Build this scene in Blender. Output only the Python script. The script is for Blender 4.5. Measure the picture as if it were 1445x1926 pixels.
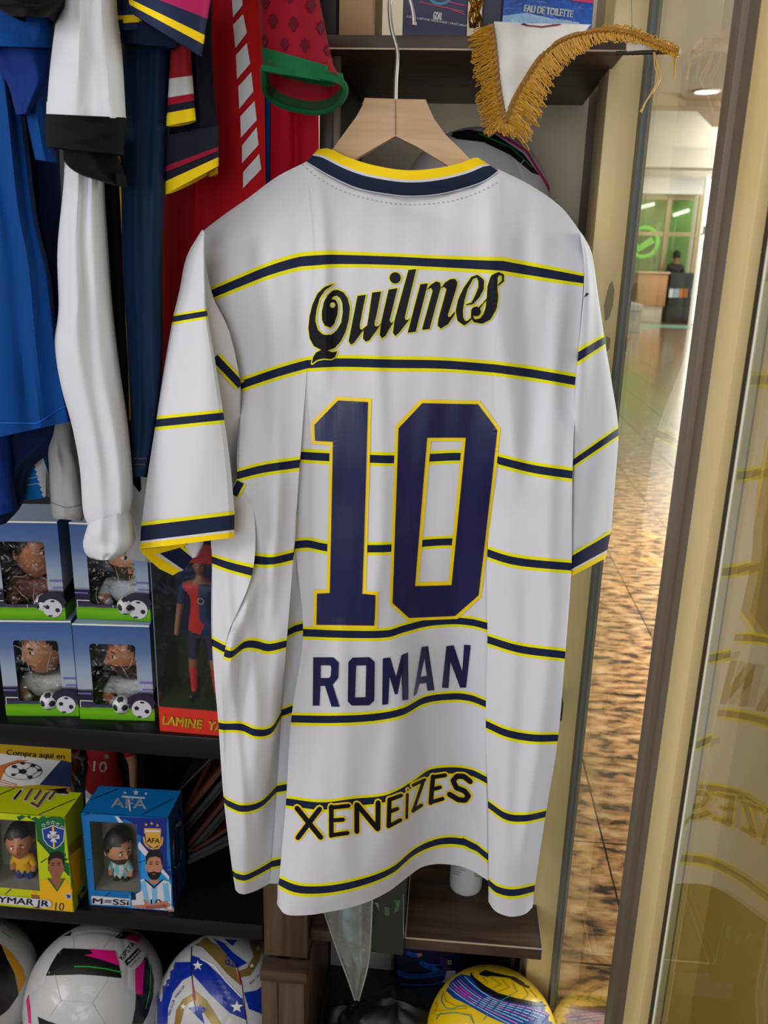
import bpy, bmesh, math, random
import numpy as np
from mathutils import Vector, Matrix
from mathutils.bvhtree import BVHTree
from mathutils.geometry import delaunay_2d_cdt
for o in list(bpy.data.objects): bpy.data.objects.remove(o)
S = bpy.context.scene
COL = S.collection
random.seed(7)
PI = math.pi

# ---------------- camera ----------------
H = 1.5
FPX = 1597.0
psi, pit, rol = math.radians(4.3), math.radians(16.8), math.radians(1.5)
cF = Vector((-math.sin(psi)*math.cos(pit), math.cos(psi)*math.cos(pit), -math.sin(pit)))
cR0 = Vector((math.cos(psi), math.sin(psi), 0)); cU0 = cR0.cross(cF)
cR = cR0*math.cos(rol) + cU0*math.sin(rol); cU = cU0*math.cos(rol) - cR0*math.sin(rol)
CAMP = Vector((0, 0, H))
cam = bpy.data.cameras.new('camera'); camo = bpy.data.objects.new('camera', cam); COL.objects.link(camo)
m3 = Matrix((cR, cU, -cF)).transposed()
camo.matrix_world = Matrix.Translation(CAMP) @ m3.to_4x4()
cam.sensor_fit = 'HORIZONTAL'; cam.sensor_width = 36; cam.lens = FPX/1445*36
cam.clip_start = .02; cam.clip_end = 200
cam.dof.use_dof = True; cam.dof.focus_distance = 1.08; cam.dof.aperture_fstop = 13
S.camera = camo

# ---------------- world, lights, exposure ----------------
w = bpy.data.worlds.new('world'); S.world = w; w.use_nodes = True
w.node_tree.nodes['Background'].inputs[0].default_value = (.80, .86, 1.0, 1)
w.node_tree.nodes['Background'].inputs[1].default_value = .34
def area(name, loc, target, size, power, col=(1, 1, 1), sy=None):
    l = bpy.data.lights.new(name, 'AREA'); l.energy = power; l.color = col
    l.shape = 'RECTANGLE'; l.size = size; l.size_y = sy or size
    o = bpy.data.objects.new(name, l); COL.objects.link(o); o.location = loc
    o.rotation_euler = (Vector(target)-Vector(loc)).to_track_quat('-Z', 'Y').to_euler(); return o
area('ceiling_lamp_light', (-.4, -.6, 2.85), (-.3, .9, .9), 1.2, 9, (1, .98, .95), .6)
area('shop_side_fill', (-2.3, -.5, 1.9), (.2, .8, 1.1), 1.0, 29, (.98, .97, 1), 1.0)  # added fill from the left; brightens the gold frames and door
area('shop_front_fill', (-.42, -2.0, 1.55), (-.05, 1.2, 1.2), 1.25, 25, (.94, .96, 1), 1.1)  # added frontal fill for the jersey and the recessed back wall
area('mall_daylight_fill', (10, 9, 2.0), (1, 9, 2.6), 16, 2000, (1, .985, .97), 3.4)  # added broad light standing in for side daylight, lifts the dark soffit
area('mall_floor_fill', (1.9, 3.6, 3.35), (1.9, 3.6, 0), 1.6, 150, (1, .96, .9), 4.0).data.spread = math.radians(55)  # added narrow downward fill that brightens only the near tiles
area('mall_ceiling_light', (6, 17, 4.5), (5, 17, 0), 10, 420, (1, .98, .95), 12)
area('mall_far_light', (7.8, 22, 4.6), (6.2, 23, 0), 3.0, 700, (1, 1, 1), 4)  # area light over the far end of the mall
S.view_settings.view_transform = 'Standard'; S.view_settings.look = 'None'
S.view_settings.gamma = 1; S.view_settings.use_curve_mapping = False
S.view_settings.exposure = -0.14

# ---------------- pixel -> world helpers ----------------
def ray(px, py): return cF*FPX + cR*(px-722.5) - cU*(py-963)
def at(px, py, Y=None, Z=None, X=None):
    v = ray(px, py)
    t = Y/v.y if Y is not None else ((Z-H)/v.z if Z is not None else X/v.x)
    return CAMP + v*t
def atp(px, py, P, n):
    v = ray(px, py); t = (Vector(P)-CAMP).dot(n)/v.dot(n); return CAMP+v*t

# ---------------- materials ----------------
def lin(c): c /= 255; return c/12.92 if c <= .04045 else ((c+.055)/1.055)**2.4
def C(r, g, b): return (lin(r), lin(g), lin(b), 1)
MC = {}
def mat(name, col, rough=.6, metal=0, noise=0, nscale=40, bump=0, bscale=200, sheen=0, spec=.5, coat=0, stretch=(1, 1, 1), emit=0, alpha=1):
    if name in MC: return MC[name]
    m = bpy.data.materials.new(name); m.use_nodes = True; nt = m.node_tree; b = nt.nodes['Principled BSDF']
    b.inputs['Base Color'].default_value = col; b.inputs['Roughness'].default_value = rough
    b.inputs['Metallic'].default_value = metal; b.inputs['Specular IOR Level'].default_value = spec
    b.inputs['Sheen Weight'].default_value = sheen; b.inputs['Coat Weight'].default_value = coat
    b.inputs['Alpha'].default_value = alpha
    if emit: b.inputs['Emission Color'].default_value = col; b.inputs['Emission Strength'].default_value = emit
    if noise or bump:
        tc = nt.nodes.new('ShaderNodeTexCoord'); mp = nt.nodes.new('ShaderNodeMapping'); mp.inputs['Scale'].default_value = stretch
        nt.links.new(tc.outputs['Object'], mp.inputs[0])
    if noise:
        n = nt.nodes.new('ShaderNodeTexNoise'); n.inputs['Scale'].default_value = nscale; n.inputs['Detail'].default_value = 6
        nt.links.new(mp.outputs[0], n.inputs['Vector'])
        r = nt.nodes.new('ShaderNodeMapRange'); r.inputs[1].default_value = .34; r.inputs[2].default_value = .7
        r.inputs[3].default_value = 1-noise; r.inputs[4].default_value = 1+noise
        nt.links.new(n.outputs[0], r.inputs[0])
        mx = nt.nodes.new('ShaderNodeVectorMath'); mx.operation = 'SCALE'; mx.inputs[0].default_value = col[:3]
        nt.links.new(r.outputs[0], mx.inputs['Scale']); nt.links.new(mx.outputs[0], b.inputs['Base Color'])
    if bump:
        n2 = nt.nodes.new('ShaderNodeTexNoise'); n2.inputs['Scale'].default_value = bscale; n2.inputs['Detail'].default_value = 3
        nt.links.new(mp.outputs[0], n2.inputs['Vector'])
        bp = nt.nodes.new('ShaderNodeBump'); bp.inputs['Strength'].default_value = bump; bp.inputs['Distance'].default_value = .002
        nt.links.new(n2.outputs[0], bp.inputs['Height']); nt.links.new(bp.outputs[0], b.inputs['Normal'])
    MC[name] = m; return m
def cloth(name, col, **k):
    k.setdefault('rough', .75); k.setdefault('sheen', .02); k.setdefault('bump', .12); k.setdefault('bscale', 700); k.setdefault('spec', .15)
    return mat(name, col, **k)
def ramp_mat(name, stops, axis='UV', rough=.6, coat=0, base=None, bump=.08, noise=0, lo=0, hi=1, const=True, nscale=(1, 1, 1)):
    """colour bands along UV v (or an object axis)"""
    if name in MC: return MC[name]
    m = mat(name, (1, 1, 1, 1), rough=rough, bump=bump, bscale=500, coat=coat, spec=.3); nt = m.node_tree; b = nt.nodes['Principled BSDF']
    tc = nt.nodes.new('ShaderNodeTexCoord'); sx = nt.nodes.new('ShaderNodeSeparateXYZ')
    nt.links.new(tc.outputs['UV' if axis == 'UV' else 'Object'], sx.inputs[0])
    src = sx.outputs[1 if axis == 'UV' else 'XYZ'.index(axis)]
    mr = nt.nodes.new('ShaderNodeMapRange'); mr.inputs[1].default_value = lo; mr.inputs[2].default_value = hi; nt.links.new(src, mr.inputs[0])
    src = mr.outputs[0]
    if noise:
        n = nt.nodes.new('ShaderNodeTexNoise'); n.inputs['Scale'].default_value = 18; n.inputs['Detail'].default_value = 4
        mp = nt.nodes.new('ShaderNodeMapping'); mp.inputs['Scale'].default_value = nscale
        nt.links.new(tc.outputs['Object'], mp.inputs[0]); nt.links.new(mp.outputs[0], n.inputs['Vector'])
        ma = nt.nodes.new('ShaderNodeMath'); ma.operation = 'MULTIPLY_ADD'; nt.links.new(n.outputs[0], ma.inputs[0]); ma.inputs[1].default_value = noise
        mb_ = nt.nodes.new('ShaderNodeMath'); mb_.operation = 'SUBTRACT'; nt.links.new(src, mb_.inputs[0]); mb_.inputs[1].default_value = noise/2
        nt.links.new(mb_.outputs[0], ma.inputs[2]); src = ma.outputs[0]
    cr = nt.nodes.new('ShaderNodeValToRGB'); cr.color_ramp.interpolation = 'CONSTANT' if const else 'LINEAR'
    e = cr.color_ramp.elements
    while len(e) < len(stops): e.new(.5)
    for i, (p, c) in enumerate(stops): e[i].position = p; e[i].color = c
    nt.links.new(src, cr.inputs[0]); nt.links.new(cr.outputs[0], b.inputs['Base Color']); return m
def wood_mat(name, c1, c2, axis=0, scale=9, rough=.45, dens=1.0):
    if name in MC: return MC[name]
    m = mat(name, c1, rough=rough, spec=.4); nt = m.node_tree; b = nt.nodes['Principled BSDF']
    tc = nt.nodes.new('ShaderNodeTexCoord'); mp = nt.nodes.new('ShaderNodeMapping')
    sc = [scale*5*dens]*3; sc[axis] = scale*.35; mp.inputs['Scale'].default_value = sc
    nt.links.new(tc.outputs['Object'], mp.inputs[0])
    n = nt.nodes.new('ShaderNodeTexNoise'); n.inputs['Scale'].default_value = 1.6; n.inputs['Detail'].default_value = 8; n.inputs['Distortion'].default_value = .6
    nt.links.new(mp.outputs[0], n.inputs['Vector'])
    cr = nt.nodes.new('ShaderNodeValToRGB'); cr.color_ramp.elements[0].position = .35; cr.color_ramp.elements[1].position = .68
    cr.color_ramp.elements[0].color = c1; cr.color_ramp.elements[1].color = c2
    nt.links.new(n.outputs[0], cr.inputs[0]); nt.links.new(cr.outputs[0], b.inputs['Base Color'])
    bp = nt.nodes.new('ShaderNodeBump'); bp.inputs['Strength'].default_value = .12; bp.inputs['Distance'].default_value = .001
    nt.links.new(n.outputs[0], bp.inputs['Height']); nt.links.new(bp.outputs[0], b.inputs['Normal'])
    return m
def glass_mat(name, tint, rough=.0, ior=1.5, wrinkle=0, wscale=30, haze=0):
    """thin clear sheet: fresnel mix of a mirror and straight transparency"""
    if name in MC: return MC[name]
    m = bpy.data.materials.new(name); m.use_nodes = True; nt = m.node_tree; nt.nodes.clear()
    out = nt.nodes.new('ShaderNodeOutputMaterial'); tr = nt.nodes.new('ShaderNodeBsdfTransparent'); tr.inputs[0].default_value = tint
    gl = nt.nodes.new('ShaderNodeBsdfGlossy'); gl.inputs['Roughness'].default_value = rough
    fr = nt.nodes.new('ShaderNodeFresnel'); fr.inputs[0].default_value = ior
    ge = nt.nodes.new('ShaderNodeNewGeometry'); im = nt.nodes.new('ShaderNodeMath'); im.operation = 'MULTIPLY_ADD'
    nt.links.new(ge.outputs['Backfacing'], im.inputs[0]); im.inputs[1].default_value = 1/ior-ior; im.inputs[2].default_value = ior
    nt.links.new(im.outputs[0], fr.inputs[0])
    mx = nt.nodes.new('ShaderNodeMixShader'); nt.links.new(fr.outputs[0], mx.inputs[0]); nt.links.new(tr.outputs[0], mx.inputs[1]); nt.links.new(gl.outputs[0], mx.inputs[2])
    last = mx
    if haze:
        df = nt.nodes.new('ShaderNodeBsdfDiffuse'); df.inputs[0].default_value = (.7, .7, .66, 1)
        m2 = nt.nodes.new('ShaderNodeMixShader'); m2.inputs[0].default_value = haze
        nt.links.new(mx.outputs[0], m2.inputs[1]); nt.links.new(df.outputs[0], m2.inputs[2]); last = m2
    nt.links.new(last.outputs[0], out.inputs[0])
    if wrinkle:
        tc = nt.nodes.new('ShaderNodeTexCoord'); n = nt.nodes.new('ShaderNodeTexNoise'); n.inputs['Scale'].default_value = wscale; n.inputs['Detail'].default_value = 2; n.inputs['Distortion'].default_value = 1.5
        nt.links.new(tc.outputs['Object'], n.inputs['Vector'])
        bp = nt.nodes.new('ShaderNodeBump'); bp.inputs['Strength'].default_value = wrinkle; bp.inputs['Distance'].default_value = .02
        nt.links.new(n.outputs[0], bp.inputs['Height']); nt.links.new(bp.outputs[0], gl.inputs['Normal']); nt.links.new(bp.outputs[0], fr.inputs['Normal'])
    MC[name] = m; return m

# ---------------- objects ----------------
def thing(name, label, cat, loc=(0, 0, 0), rot=(0, 0, 0), group=None):
    o = bpy.data.objects.new(name, None); COL.objects.link(o); o.location = loc; o.rotation_euler = rot
    o.empty_display_size = .02; o['label'] = label; o['category'] = cat
    if group: o['group'] = group
    return o
def tag(o, label, cat, group=None):
    o['label'] = label; o['category'] = cat
    if group: o['group'] = group
    return o
def wloc(o):
    v = Vector((0, 0, 0))
    while o: v += o.location; o = o.parent
    return v
class MB:
    def __init__(s): s.v = []; s.f = []; s.uv = []; s.mi = []; s.cur = 0
    def face(s, idx, uvs=None):
        s.f.append(tuple(idx)); s.uv.append(uvs); s.mi.append(s.cur)
    def add(s, verts, faces, uvs=None):
        b = len(s.v); s.v += [Vector(p) for p in verts]
        for k, f in enumerate(faces): s.face([b+i for i in f], uvs[k] if uvs else None)
        return b
    def box(s, a, b, bev=0):
        x0, y0, z0 = [min(a[i], b[i]) for i in range(3)]; x1, y1, z1 = [max(a[i], b[i]) for i in range(3)]
        if bev:
            bm = bmesh.new(); bmesh.ops.create_cube(bm, size=1)
            for v in bm.verts: v.co = Vector((x0+(v.co.x+.5)*(x1-x0), y0+(v.co.y+.5)*(y1-y0), z0+(v.co.z+.5)*(z1-z0)))
            bmesh.ops.bevel(bm, geom=bm.edges[:], offset=bev, segments=2, affect='EDGES', profile=.5)
            s.bm(bm); return
        P = [(x0, y0, z0), (x1, y0, z0), (x1, y1, z0), (x0, y1, z0), (x0, y0, z1), (x1, y0, z1), (x1, y1, z1), (x0, y1, z1)]
        s.add(P, [(0, 3, 2, 1), (4, 5, 6, 7), (0, 1, 5, 4), (1, 2, 6, 5), (2, 3, 7, 6), (3, 0, 4, 7)])
    def bm(s, bm, M=None):
        b = len(s.v)
        bm.verts.index_update()
        for v in bm.verts: s.v.append(M @ v.co if M else v.co.copy())
        for f in bm.faces: s.face([b+v.index for v in f.verts])
        bm.free()
    def prism(s, pts, vec):
        n = len(pts); P = [Vector(p) for p in pts]; Q = [p+Vector(vec) for p in P]
        s.add(P+Q, [tuple(range(n))[::-1], tuple(range(n, 2*n))]+[(i, (i+1) % n, n+(i+1) % n, n+i) for i in range(n)])
    def tube(s, pts, r, seg=8, closed=False):
        pts = [Vector(p) for p in pts]; n = len(pts)
        rr = r if isinstance(r, (list, tuple)) else [r]*n
        rings = []; up = None
        for i, p in enumerate(pts):
            if closed: t = pts[(i+1) % n]-pts[i-1]
            else: t = pts[min(i+1, n-1)]-pts[max(i-1, 0)]
            if t.length < 1e-9: t = Vector((0, 0, 1))
            t.normalize()
            if up is None:
                up = t.orthogonal().normalized()
            else:
                up = (up - t*up.dot(t))
                up = up.normalized() if up.length > 1e-6 else t.orthogonal().normalized()
            bn = t.cross(up)
            rings.append([p+(up*math.cos(a)+bn*math.sin(a))*rr[i] for a in [2*PI*k/seg for k in range(seg)]])
        b = len(s.v)
        for g in rings: s.v += g
        for i in range(n if closed else n-1):
            j = (i+1) % n
            for k in range(seg):
                s.face((b+i*seg+k, b+i*seg+(k+1) % seg, b+j*seg+(k+1) % seg, b+j*seg+k))
        if not closed:
            s.face([b+k for k in range(seg)][::-1]); s.face([b+(n-1)*seg+k for k in range(seg)])
    def lathe(s, prof, c=(0, 0, 0), seg=28):
        c = Vector(c); b = len(s.v)
        for r, z in prof:
            for k in range(seg): a = 2*PI*k/seg; s.v.append(c+Vector((r*math.cos(a), r*math.sin(a), z)))
        for i in range(len(prof)-1):
            for k in range(seg): s.face((b+i*seg+k, b+i*seg+(k+1) % seg, b+(i+1)*seg+(k+1) % seg, b+(i+1)*seg+k))
        s.face([b+k for k in range(seg)][::-1]); s.face([b+(len(prof)-1)*seg+k for k in range(seg)])
    def grid(s, G, uv=None, closed_u=False):
        nr = len(G); nc = len(G[0]); b = len(s.v)
        for r in G: s.v += [Vector(p) for p in r]
        for i in range(nr-1):
            for j in range(nc if closed_u else nc-1):
                k = (j+1) % nc
                q = (b+i*nc+j, b+i*nc+k, b+(i+1)*nc+k, b+(i+1)*nc+j)
                u = None
                if uv is not None:
                    u = [uv[i][j], uv[i][k], uv[i+1][k], uv[i+1][j]]
                s.face(q, u)
    def build(s, name, mats, parent=None, smooth=True, world=True, sub=0, angle=None):
        me = bpy.data.meshes.new(name)
        org = wloc(parent) if (parent and world) else Vector((0, 0, 0))
        me.from_pydata([tuple(v-org) for v in s.v], [], s.f)
        if any(u is not None for u in s.uv):
            l = me.uv_layers.new(name='UVMap').data; k = 0
            for f, u in zip(s.f, s.uv):
                for j in range(len(f)):
                    if u is not None: l[k].uv = u[j]
                    k += 1
        for m in (mats if isinstance(mats, (list, tuple)) else [mats]): me.materials.append(m)
        me.polygons.foreach_set('material_index', s.mi)
        me.validate()
        if smooth:
            me.polygons.foreach_set('use_smooth', [True]*len(me.polygons))
            me.set_sharp_from_angle(angle=math.radians(angle or 38))
        o = bpy.data.objects.new(name, me); COL.objects.link(o)
        if parent: o.parent = parent
        if sub: mo = o.modifiers.new('sub', 'SUBSURF'); mo.levels = sub; mo.render_levels = sub
        return o
    def bvh(s): return BVHTree.FromPolygons(s.v, s.f)
def struct(o): o['kind'] = 'structure'; return o
def inside(x, y, loops):
    c = False
    for L in loops:
        n = len(L); j = n-1
        for i in range(n):
            xi, yi = L[i]; xj, yj = L[j]
            if (yi > y) != (yj > y) and x < (xj-xi)*(y-yi)/(yj-yi)+xi: c = not c
            j = i
    return c
def tri2d(loops, step=None):
    """triangulate loops (even-odd) with optional interior grid; returns pts, tris"""
    V = []; E = []
    for L in loops:
        n = len(L); ids = []
        for i in range(n):
            a = L[i]; b = L[(i+1) % n]; k = 1
            if step: k = max(1, int(math.ceil(math.dist(a, b)/step)))
            for t in range(k): ids.append(len(V)); V.append((a[0]+(b[0]-a[0])*t/k, a[1]+(b[1]-a[1])*t/k))
        E += [(ids[i], ids[(i+1) % len(ids)]) for i in range(len(ids))]
    if step:
        xs = [p[0] for p in V]; ys = [p[1] for p in V]
        x = min(xs)+step*.5; r = 0
        while x < max(xs):
            y = min(ys)+step*(.5 if r % 2 else .9)
            while y < max(ys):
                if inside(x, y, loops): V.append((x, y))
                y += step
            x += step; r += 1
    res = delaunay_2d_cdt([Vector(p) for p in V], E, [], 0, 1e-6)
    P = [(p.x, p.y) for p in res[0]]; T = []
    for f in res[2]:
        cx = sum(P[i][0] for i in f)/len(f); cy = sum(P[i][1] for i in f)/len(f)
        if inside(cx, cy, loops): T.append(tuple(f))
    return P, T
def stroke(pts, hw, closed=False, caps=True, n=8):
    """list of polygons covering a thick polyline (px)"""
    N = len(pts); w = hw if isinstance(hw, (list, tuple)) else [hw]*N; out = []
    for i in range(N if closed else N-1):
        j = (i+1) % N; a = pts[i]; b = pts[j]; d = math.dist(a, b)
        if d < 1e-6: continue
        nx, ny = -(b[1]-a[1])/d, (b[0]-a[0])/d
        out.append([(a[0]+nx*w[i], a[1]+ny*w[i]), (b[0]+nx*w[j], b[1]+ny*w[j]), (b[0]-nx*w[j], b[1]-ny*w[j]), (a[0]-nx*w[i], a[1]-ny*w[i])])
    for i in range(N):
        if caps or closed or 0 < i < N-1:
            out.append([(pts[i][0]+w[i]*math.cos(2*PI*k/n), pts[i][1]+w[i]*math.sin(2*PI*k/n)) for k in range(n)])
    return out
def circ(x, y, r, n=20, ry=None): return [(x+r*math.cos(2*PI*k/n), y+(ry or r)*math.sin(2*PI*k/n)) for k in range(n)]
class Print:
    """flat print laid on a real surface (the surface is found along the sight line of each outline point)"""
    def __init__(s, bvh): s.b = bvh; s.mb = MB()
    def hit(s, x, y):
        d = ray(x, y).normalized(); h = s.b.ray_cast(CAMP, d)
        if not h[0]: return None
        n = h[1].normalized(); n = -n if n.dot(d) > 0 else n
        return (h[0], d, h[3], n)
    def poly(s, loops, off=.0006, step=6, m=0):
        if not isinstance(loops[0][0], (tuple, list)): loops = [loops]
        P, T = tri2d(loops, step); hs = [s.hit(*p) for p in P]
        ok = [h for h in hs if h]
        if not ok: return
        md = sum(h[2] for h in ok)/len(ok)
        V = []
        for p, h in zip(P, hs):
            d = ray(*p).normalized(); V.append(h[0]+h[3]*off-d*off*.3 if h else CAMP + d*(md-off))
        s.mb.cur = m
        T = [t for t in T if all(hs[i] for i in t) and max(hs[i][2] for i in t)-min(hs[i][2] for i in t) < .02]
        s.mb.add(V, T)
    def polys(s, lst, off=.0006, step=6, m=0):
        for l in lst: s.poly([l], off, step, m)
    def line(s, pts, hw, off=.0006, step=8, m=0, closed=False, caps=True): s.polys(stroke(pts, hw, closed, caps), off, step, m)
    def build(s, name, mats, parent): 
        return s.mb.build(name, mats, parent, smooth=False) if s.mb.f else None
_tc = {}
def text2d(txt, bold=0.0, shear=0):
    k = (txt, bold, shear)
    if k in _tc: return _tc[k]
    cu = bpy.data.curves.new('t', 'FONT'); cu.body = txt; cu.offset = bold; cu.resolution_u = 4; cu.shear = shear
    o = bpy.data.objects.new('t', cu); COL.objects.link(o)
    dg = bpy.context.evaluated_depsgraph_get(); me = bpy.data.meshes.new_from_object(o.evaluated_get(dg))
    V = [(v.co.x, v.co.y) for v in me.vertices]; F = [tuple(p.vertices) for p in me.polygons]
    bpy.data.objects.remove(o); bpy.data.curves.remove(cu); bpy.data.meshes.remove(me)
    x0 = min(v[0] for v in V); x1 = max(v[0] for v in V); y0 = 0; y1 = max(v[1] for v in V)
    V = [((v[0]-x0)/(x1-x0), (v[1]-y0)/(y1-y0)) for v in V]; _tc[k] = (V, F); return V, F
def ptext(pr, txt, p0, p1, h, bold=.02, off=.0008, m=0, up=None, shear=0):
    """text from baseline px p0 to p1, cap height h px"""
    if bold > .012:
        k = min(bold, .12)*h*.6
        for ax, ay in ((-1, -.6), (1, -.6), (-1, .6), (1, .6), (0, 0)): ptext(pr, txt, (p0[0]+k*ax, p0[1]+k*ay), (p1[0]+k*ax, p1[1]+k*ay), h, .0, off, m, up, shear)
        return
    bold = 0
    V, F = text2d(txt, bold, shear); dx, dy = p1[0]-p0[0], p1[1]-p0[1]; L = math.hypot(dx, dy)
    ux, uy = up if up else (dy/L, -dx/L)
    Q = []
    for u, v in V:
        x = p0[0]+u*dx+v*h*ux; y = p0[1]+u*dy+v*h*uy; hh = pr.hit(x, y); d = ray(x, y).normalized()
        Q.append((hh[0]+hh[3]*off-d*off*.3) if hh else None)
    pr.mb.cur = m; b = len(pr.mb.v); pr.mb.v += [q or Vector((0, 0, 0)) for q in Q]
    for f in F:
        if all(Q[i] is not None for i in f): pr.mb.face([b+i for i in f])
def lerp_poly(pts, t):
    """pts: [(t,value...)] piecewise smooth lookup"""
    n = len(pts)
    if t <= pts[0][0]: return list(pts[0][1:])
    if t >= pts[-1][0]: return list(pts[-1][1:])
    for i in range(n-1):
        if pts[i][0] <= t <= pts[i+1][0]:
            a, b = pts[i], pts[i+1]; u = (t-a[0])/(b[0]-a[0]); p = pts[max(i-1, 0)]; q = pts[min(i+2, n-1)]; out = []
            for k in range(1, len(a)):
                h = b[0]-a[0]
                m0 = (b[k]-p[k])/(b[0]-p[0]) if b[0] != p[0] else 0; m1 = (q[k]-a[k])/(q[0]-a[0]) if q[0] != a[0] else 0
                u2, u3 = u*u, u*u*u
                out.append((2*u3-3*u2+1)*a[k]+(u3-2*u2+u)*m0*h+(-2*u3+3*u2)*b[k]+(u3-u2)*m1*h)
            return out
def copy_tree(o, parent=None):
    c = o.copy(); COL.objects.link(c); c.parent = parent
    for ch in list(o.children): copy_tree(ch, c)
    return c
# ================= room and shop fittings =================
WOOD = wood_mat('brown_laminate', C(54, 41, 34), C(84, 66, 55), axis=0, scale=7)
WOODV = wood_mat('brown_laminate_upright', C(70, 52, 38), C(100, 77, 58), axis=2, scale=7)
EDGE = mat('pale_edge_line', C(196, 176, 150), rough=.5)
BLACK = mat('black_laminate', C(13, 13, 16), rough=.32, spec=.4, noise=.15, nscale=60)
GOLDM = mat('gold_anodised', C(226, 202, 146), rough=.45, metal=.1, noise=.04, nscale=3, stretch=(20, 20, .3))
GOLDD = mat('gold_dull', C(170, 142, 84), rough=.45, metal=.4, noise=.04, nscale=3, stretch=(20, 20, .3))
DARKM = mat('bronze_channel', C(112, 100, 84), rough=.5, metal=.3)
GASK = mat('grey_gasket', C(96, 100, 96), rough=.5)
YF, YB = 1.15, 1.53
FLOORZ = 0.0; CEIL = 3.3
def sbox(name, a, b, m, bev=0, parent=None):
    mb = MB(); mb.box(a, b, bev); o = mb.build(name, m, parent)
    if not parent: struct(o)
    return o
WALLM = mat('wall_paint', C(246, 234, 206), rough=.8, noise=.03, nscale=8, bump=.1, bscale=90)
sbox('floor', (-2.6, -2.2, -.08), (.20, 1.75, 0), mat('shop_floor', C(120, 112, 100), rough=.35, noise=.1, nscale=6))
sbox('wall_back', (-2.6, YB, 0), (.20, YB+.12, 3.0), WALLM)
sbox('wall_left', (-2.72, -2.2, 0), (-2.6, 1.65, 3.0), WALLM)
sbox('ceiling', (-2.72, -2.2, 3.0), (.30, 1.65, 3.08), mat('ceiling_white', C(215, 213, 206), rough=.9))
sbox('wall_side', (.200, 1.34, 0), (.214, YB+.12, 3.0), mat('side_closure', C(150, 138, 120), rough=.6))
# glazed shop front: gold posts, glass, bronze channel
GX = .233
sbox('trim_1', (.186, 1.25, 0), (GX-.001, 1.335, 3.0), GOLDM, .002)
sbox('trim_2', (GX, 1.252, 0), (GX+.012, 1.30, 3.0), GASK)
sbox('trim_3', (GX-.004, 1.225, 0), (GX+.008, 1.25, 3.0), GASK)
o = sbox('window_1', (GX, .84, .02), (GX+.005, 1.226, 2.98), glass_mat('clear_glass', (.93, .95, .92, 1), ior=1.30))
# middle mullion
sbox('trim_4', (GX-.008, .815, 0), (GX+.03, .842, 3.0), DARKM, .001)
sbox('trim_5', (GX-.002, .772, 0), (GX+.03, .815, 3.0), DARKM)
sbox('trim_6', (GX-.006, .716, 0), (GX+.03, .772, 3.0), GOLDM, .001)
sbox('trim_7', (.2362, .655, 0), (.30, .7155, 3.0), mat('gap_shadow_strip', C(36, 30, 20), rough=.7))  # solid dark strip stands in for the shadowed gap before the glass
# sliding door leaf: glass panel on a gold frame
DX = .215
d = sbox('door_1', (DX+.0058, -.6, .0), (DX+.03, .632, 2.98), mat('gold_backing', C(186, 164, 104), rough=.55, metal=.1))
pe = MB(); pe.box((DX, -.6, .02), (DX+.0055, .636, 2.96), 0); pe.build('glass_panel', glass_mat('door_glass', (.95, .93, .82, 1), ior=1.72), d, world=False)
pe = MB(); pe.box((DX-.001, .636, .02), (DX+.006, .638, 2.96)); pe.build('polished_edge', mat('glass_edge', C(226, 224, 206), rough=.2), d, world=False)
pe = MB(); pe.box((DX+.0057, .57, .02), (DX+.012, .63, 2.96)); pe.build('frame_stile', mat('gold_stile', C(216, 190, 120), rough=.45, metal=.1), d, world=False)
# flaked patch on the post
fp = MB(); 
fpb = MB(); fpb.box((.186, 1.25, 0), (GX-.001, 1.335, 3.0)); pf = Print(fpb.bvh())
pf.poly([(1152, 528), (1156, 545), (1153, 575), (1146, 598), (1138, 605), (1136, 575), (1142, 550), (1146, 535)], .0006, 6)
pf.poly([(1140, 632), (1148, 636), (1147, 655), (1141, 662)], .0006, 6)
o = pf.build('paint_chip', mat('paint_chip', C(150, 136, 104), rough=.9), None); struct(o); o.name = 'trim_8'

# ---- brown wall shelving unit ----
zt1, zt0 = at(900, 67, Y=YF).z, at(900, 94, Y=YF).z
zb1, zb0 = at(900, 1775, Y=YF).z, at(900, 1796, Y=YF).z
shelf = thing('wall_shelf', 'dark brown wood-grain shelf at the top carrying the perfume boxes', 'shelf', (-.2, YF, zt0))
mb = MB(); mb.box((-.186, YF, zt0), (.189, YB-.001, zt1), .0012); bd = mb.build('board', WOOD, shelf)
mb = MB(); mb.box((-.186, YF-.0006, zt0-.0005), (.189, YF+.001, zt0+.0012)); mb.box((.1885, YF, zt0), (.1898, YB-.001, zt1)); mb.build('edge_band', EDGE, shelf)
sh2 = thing('wall_shelf', 'dark brown wood-grain shelf at the bottom right with the white bottle on it', 'shelf', (0, YF, zb0))
xl = at(763, 1765, Y=YF).x
mb = MB(); mb.box((xl, YF, zb0), (.1935, YB-.001, zb1), .001); mb.build('board', WOOD, sh2)
mb = MB(); mb.box((xl, YF-.0008, zb1-.0012), (.194, YF+.001, zb1+.0005)); mb.box((.193, YF, zb1-.001), (.1943, YB-.001, zb1+.0006)); mb.box((xl-.0012, YF, zb1-.001), (xl+.0006, YB-.002, zb1+.0006)); mb.build('edge_band', EDGE, sh2)
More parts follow.
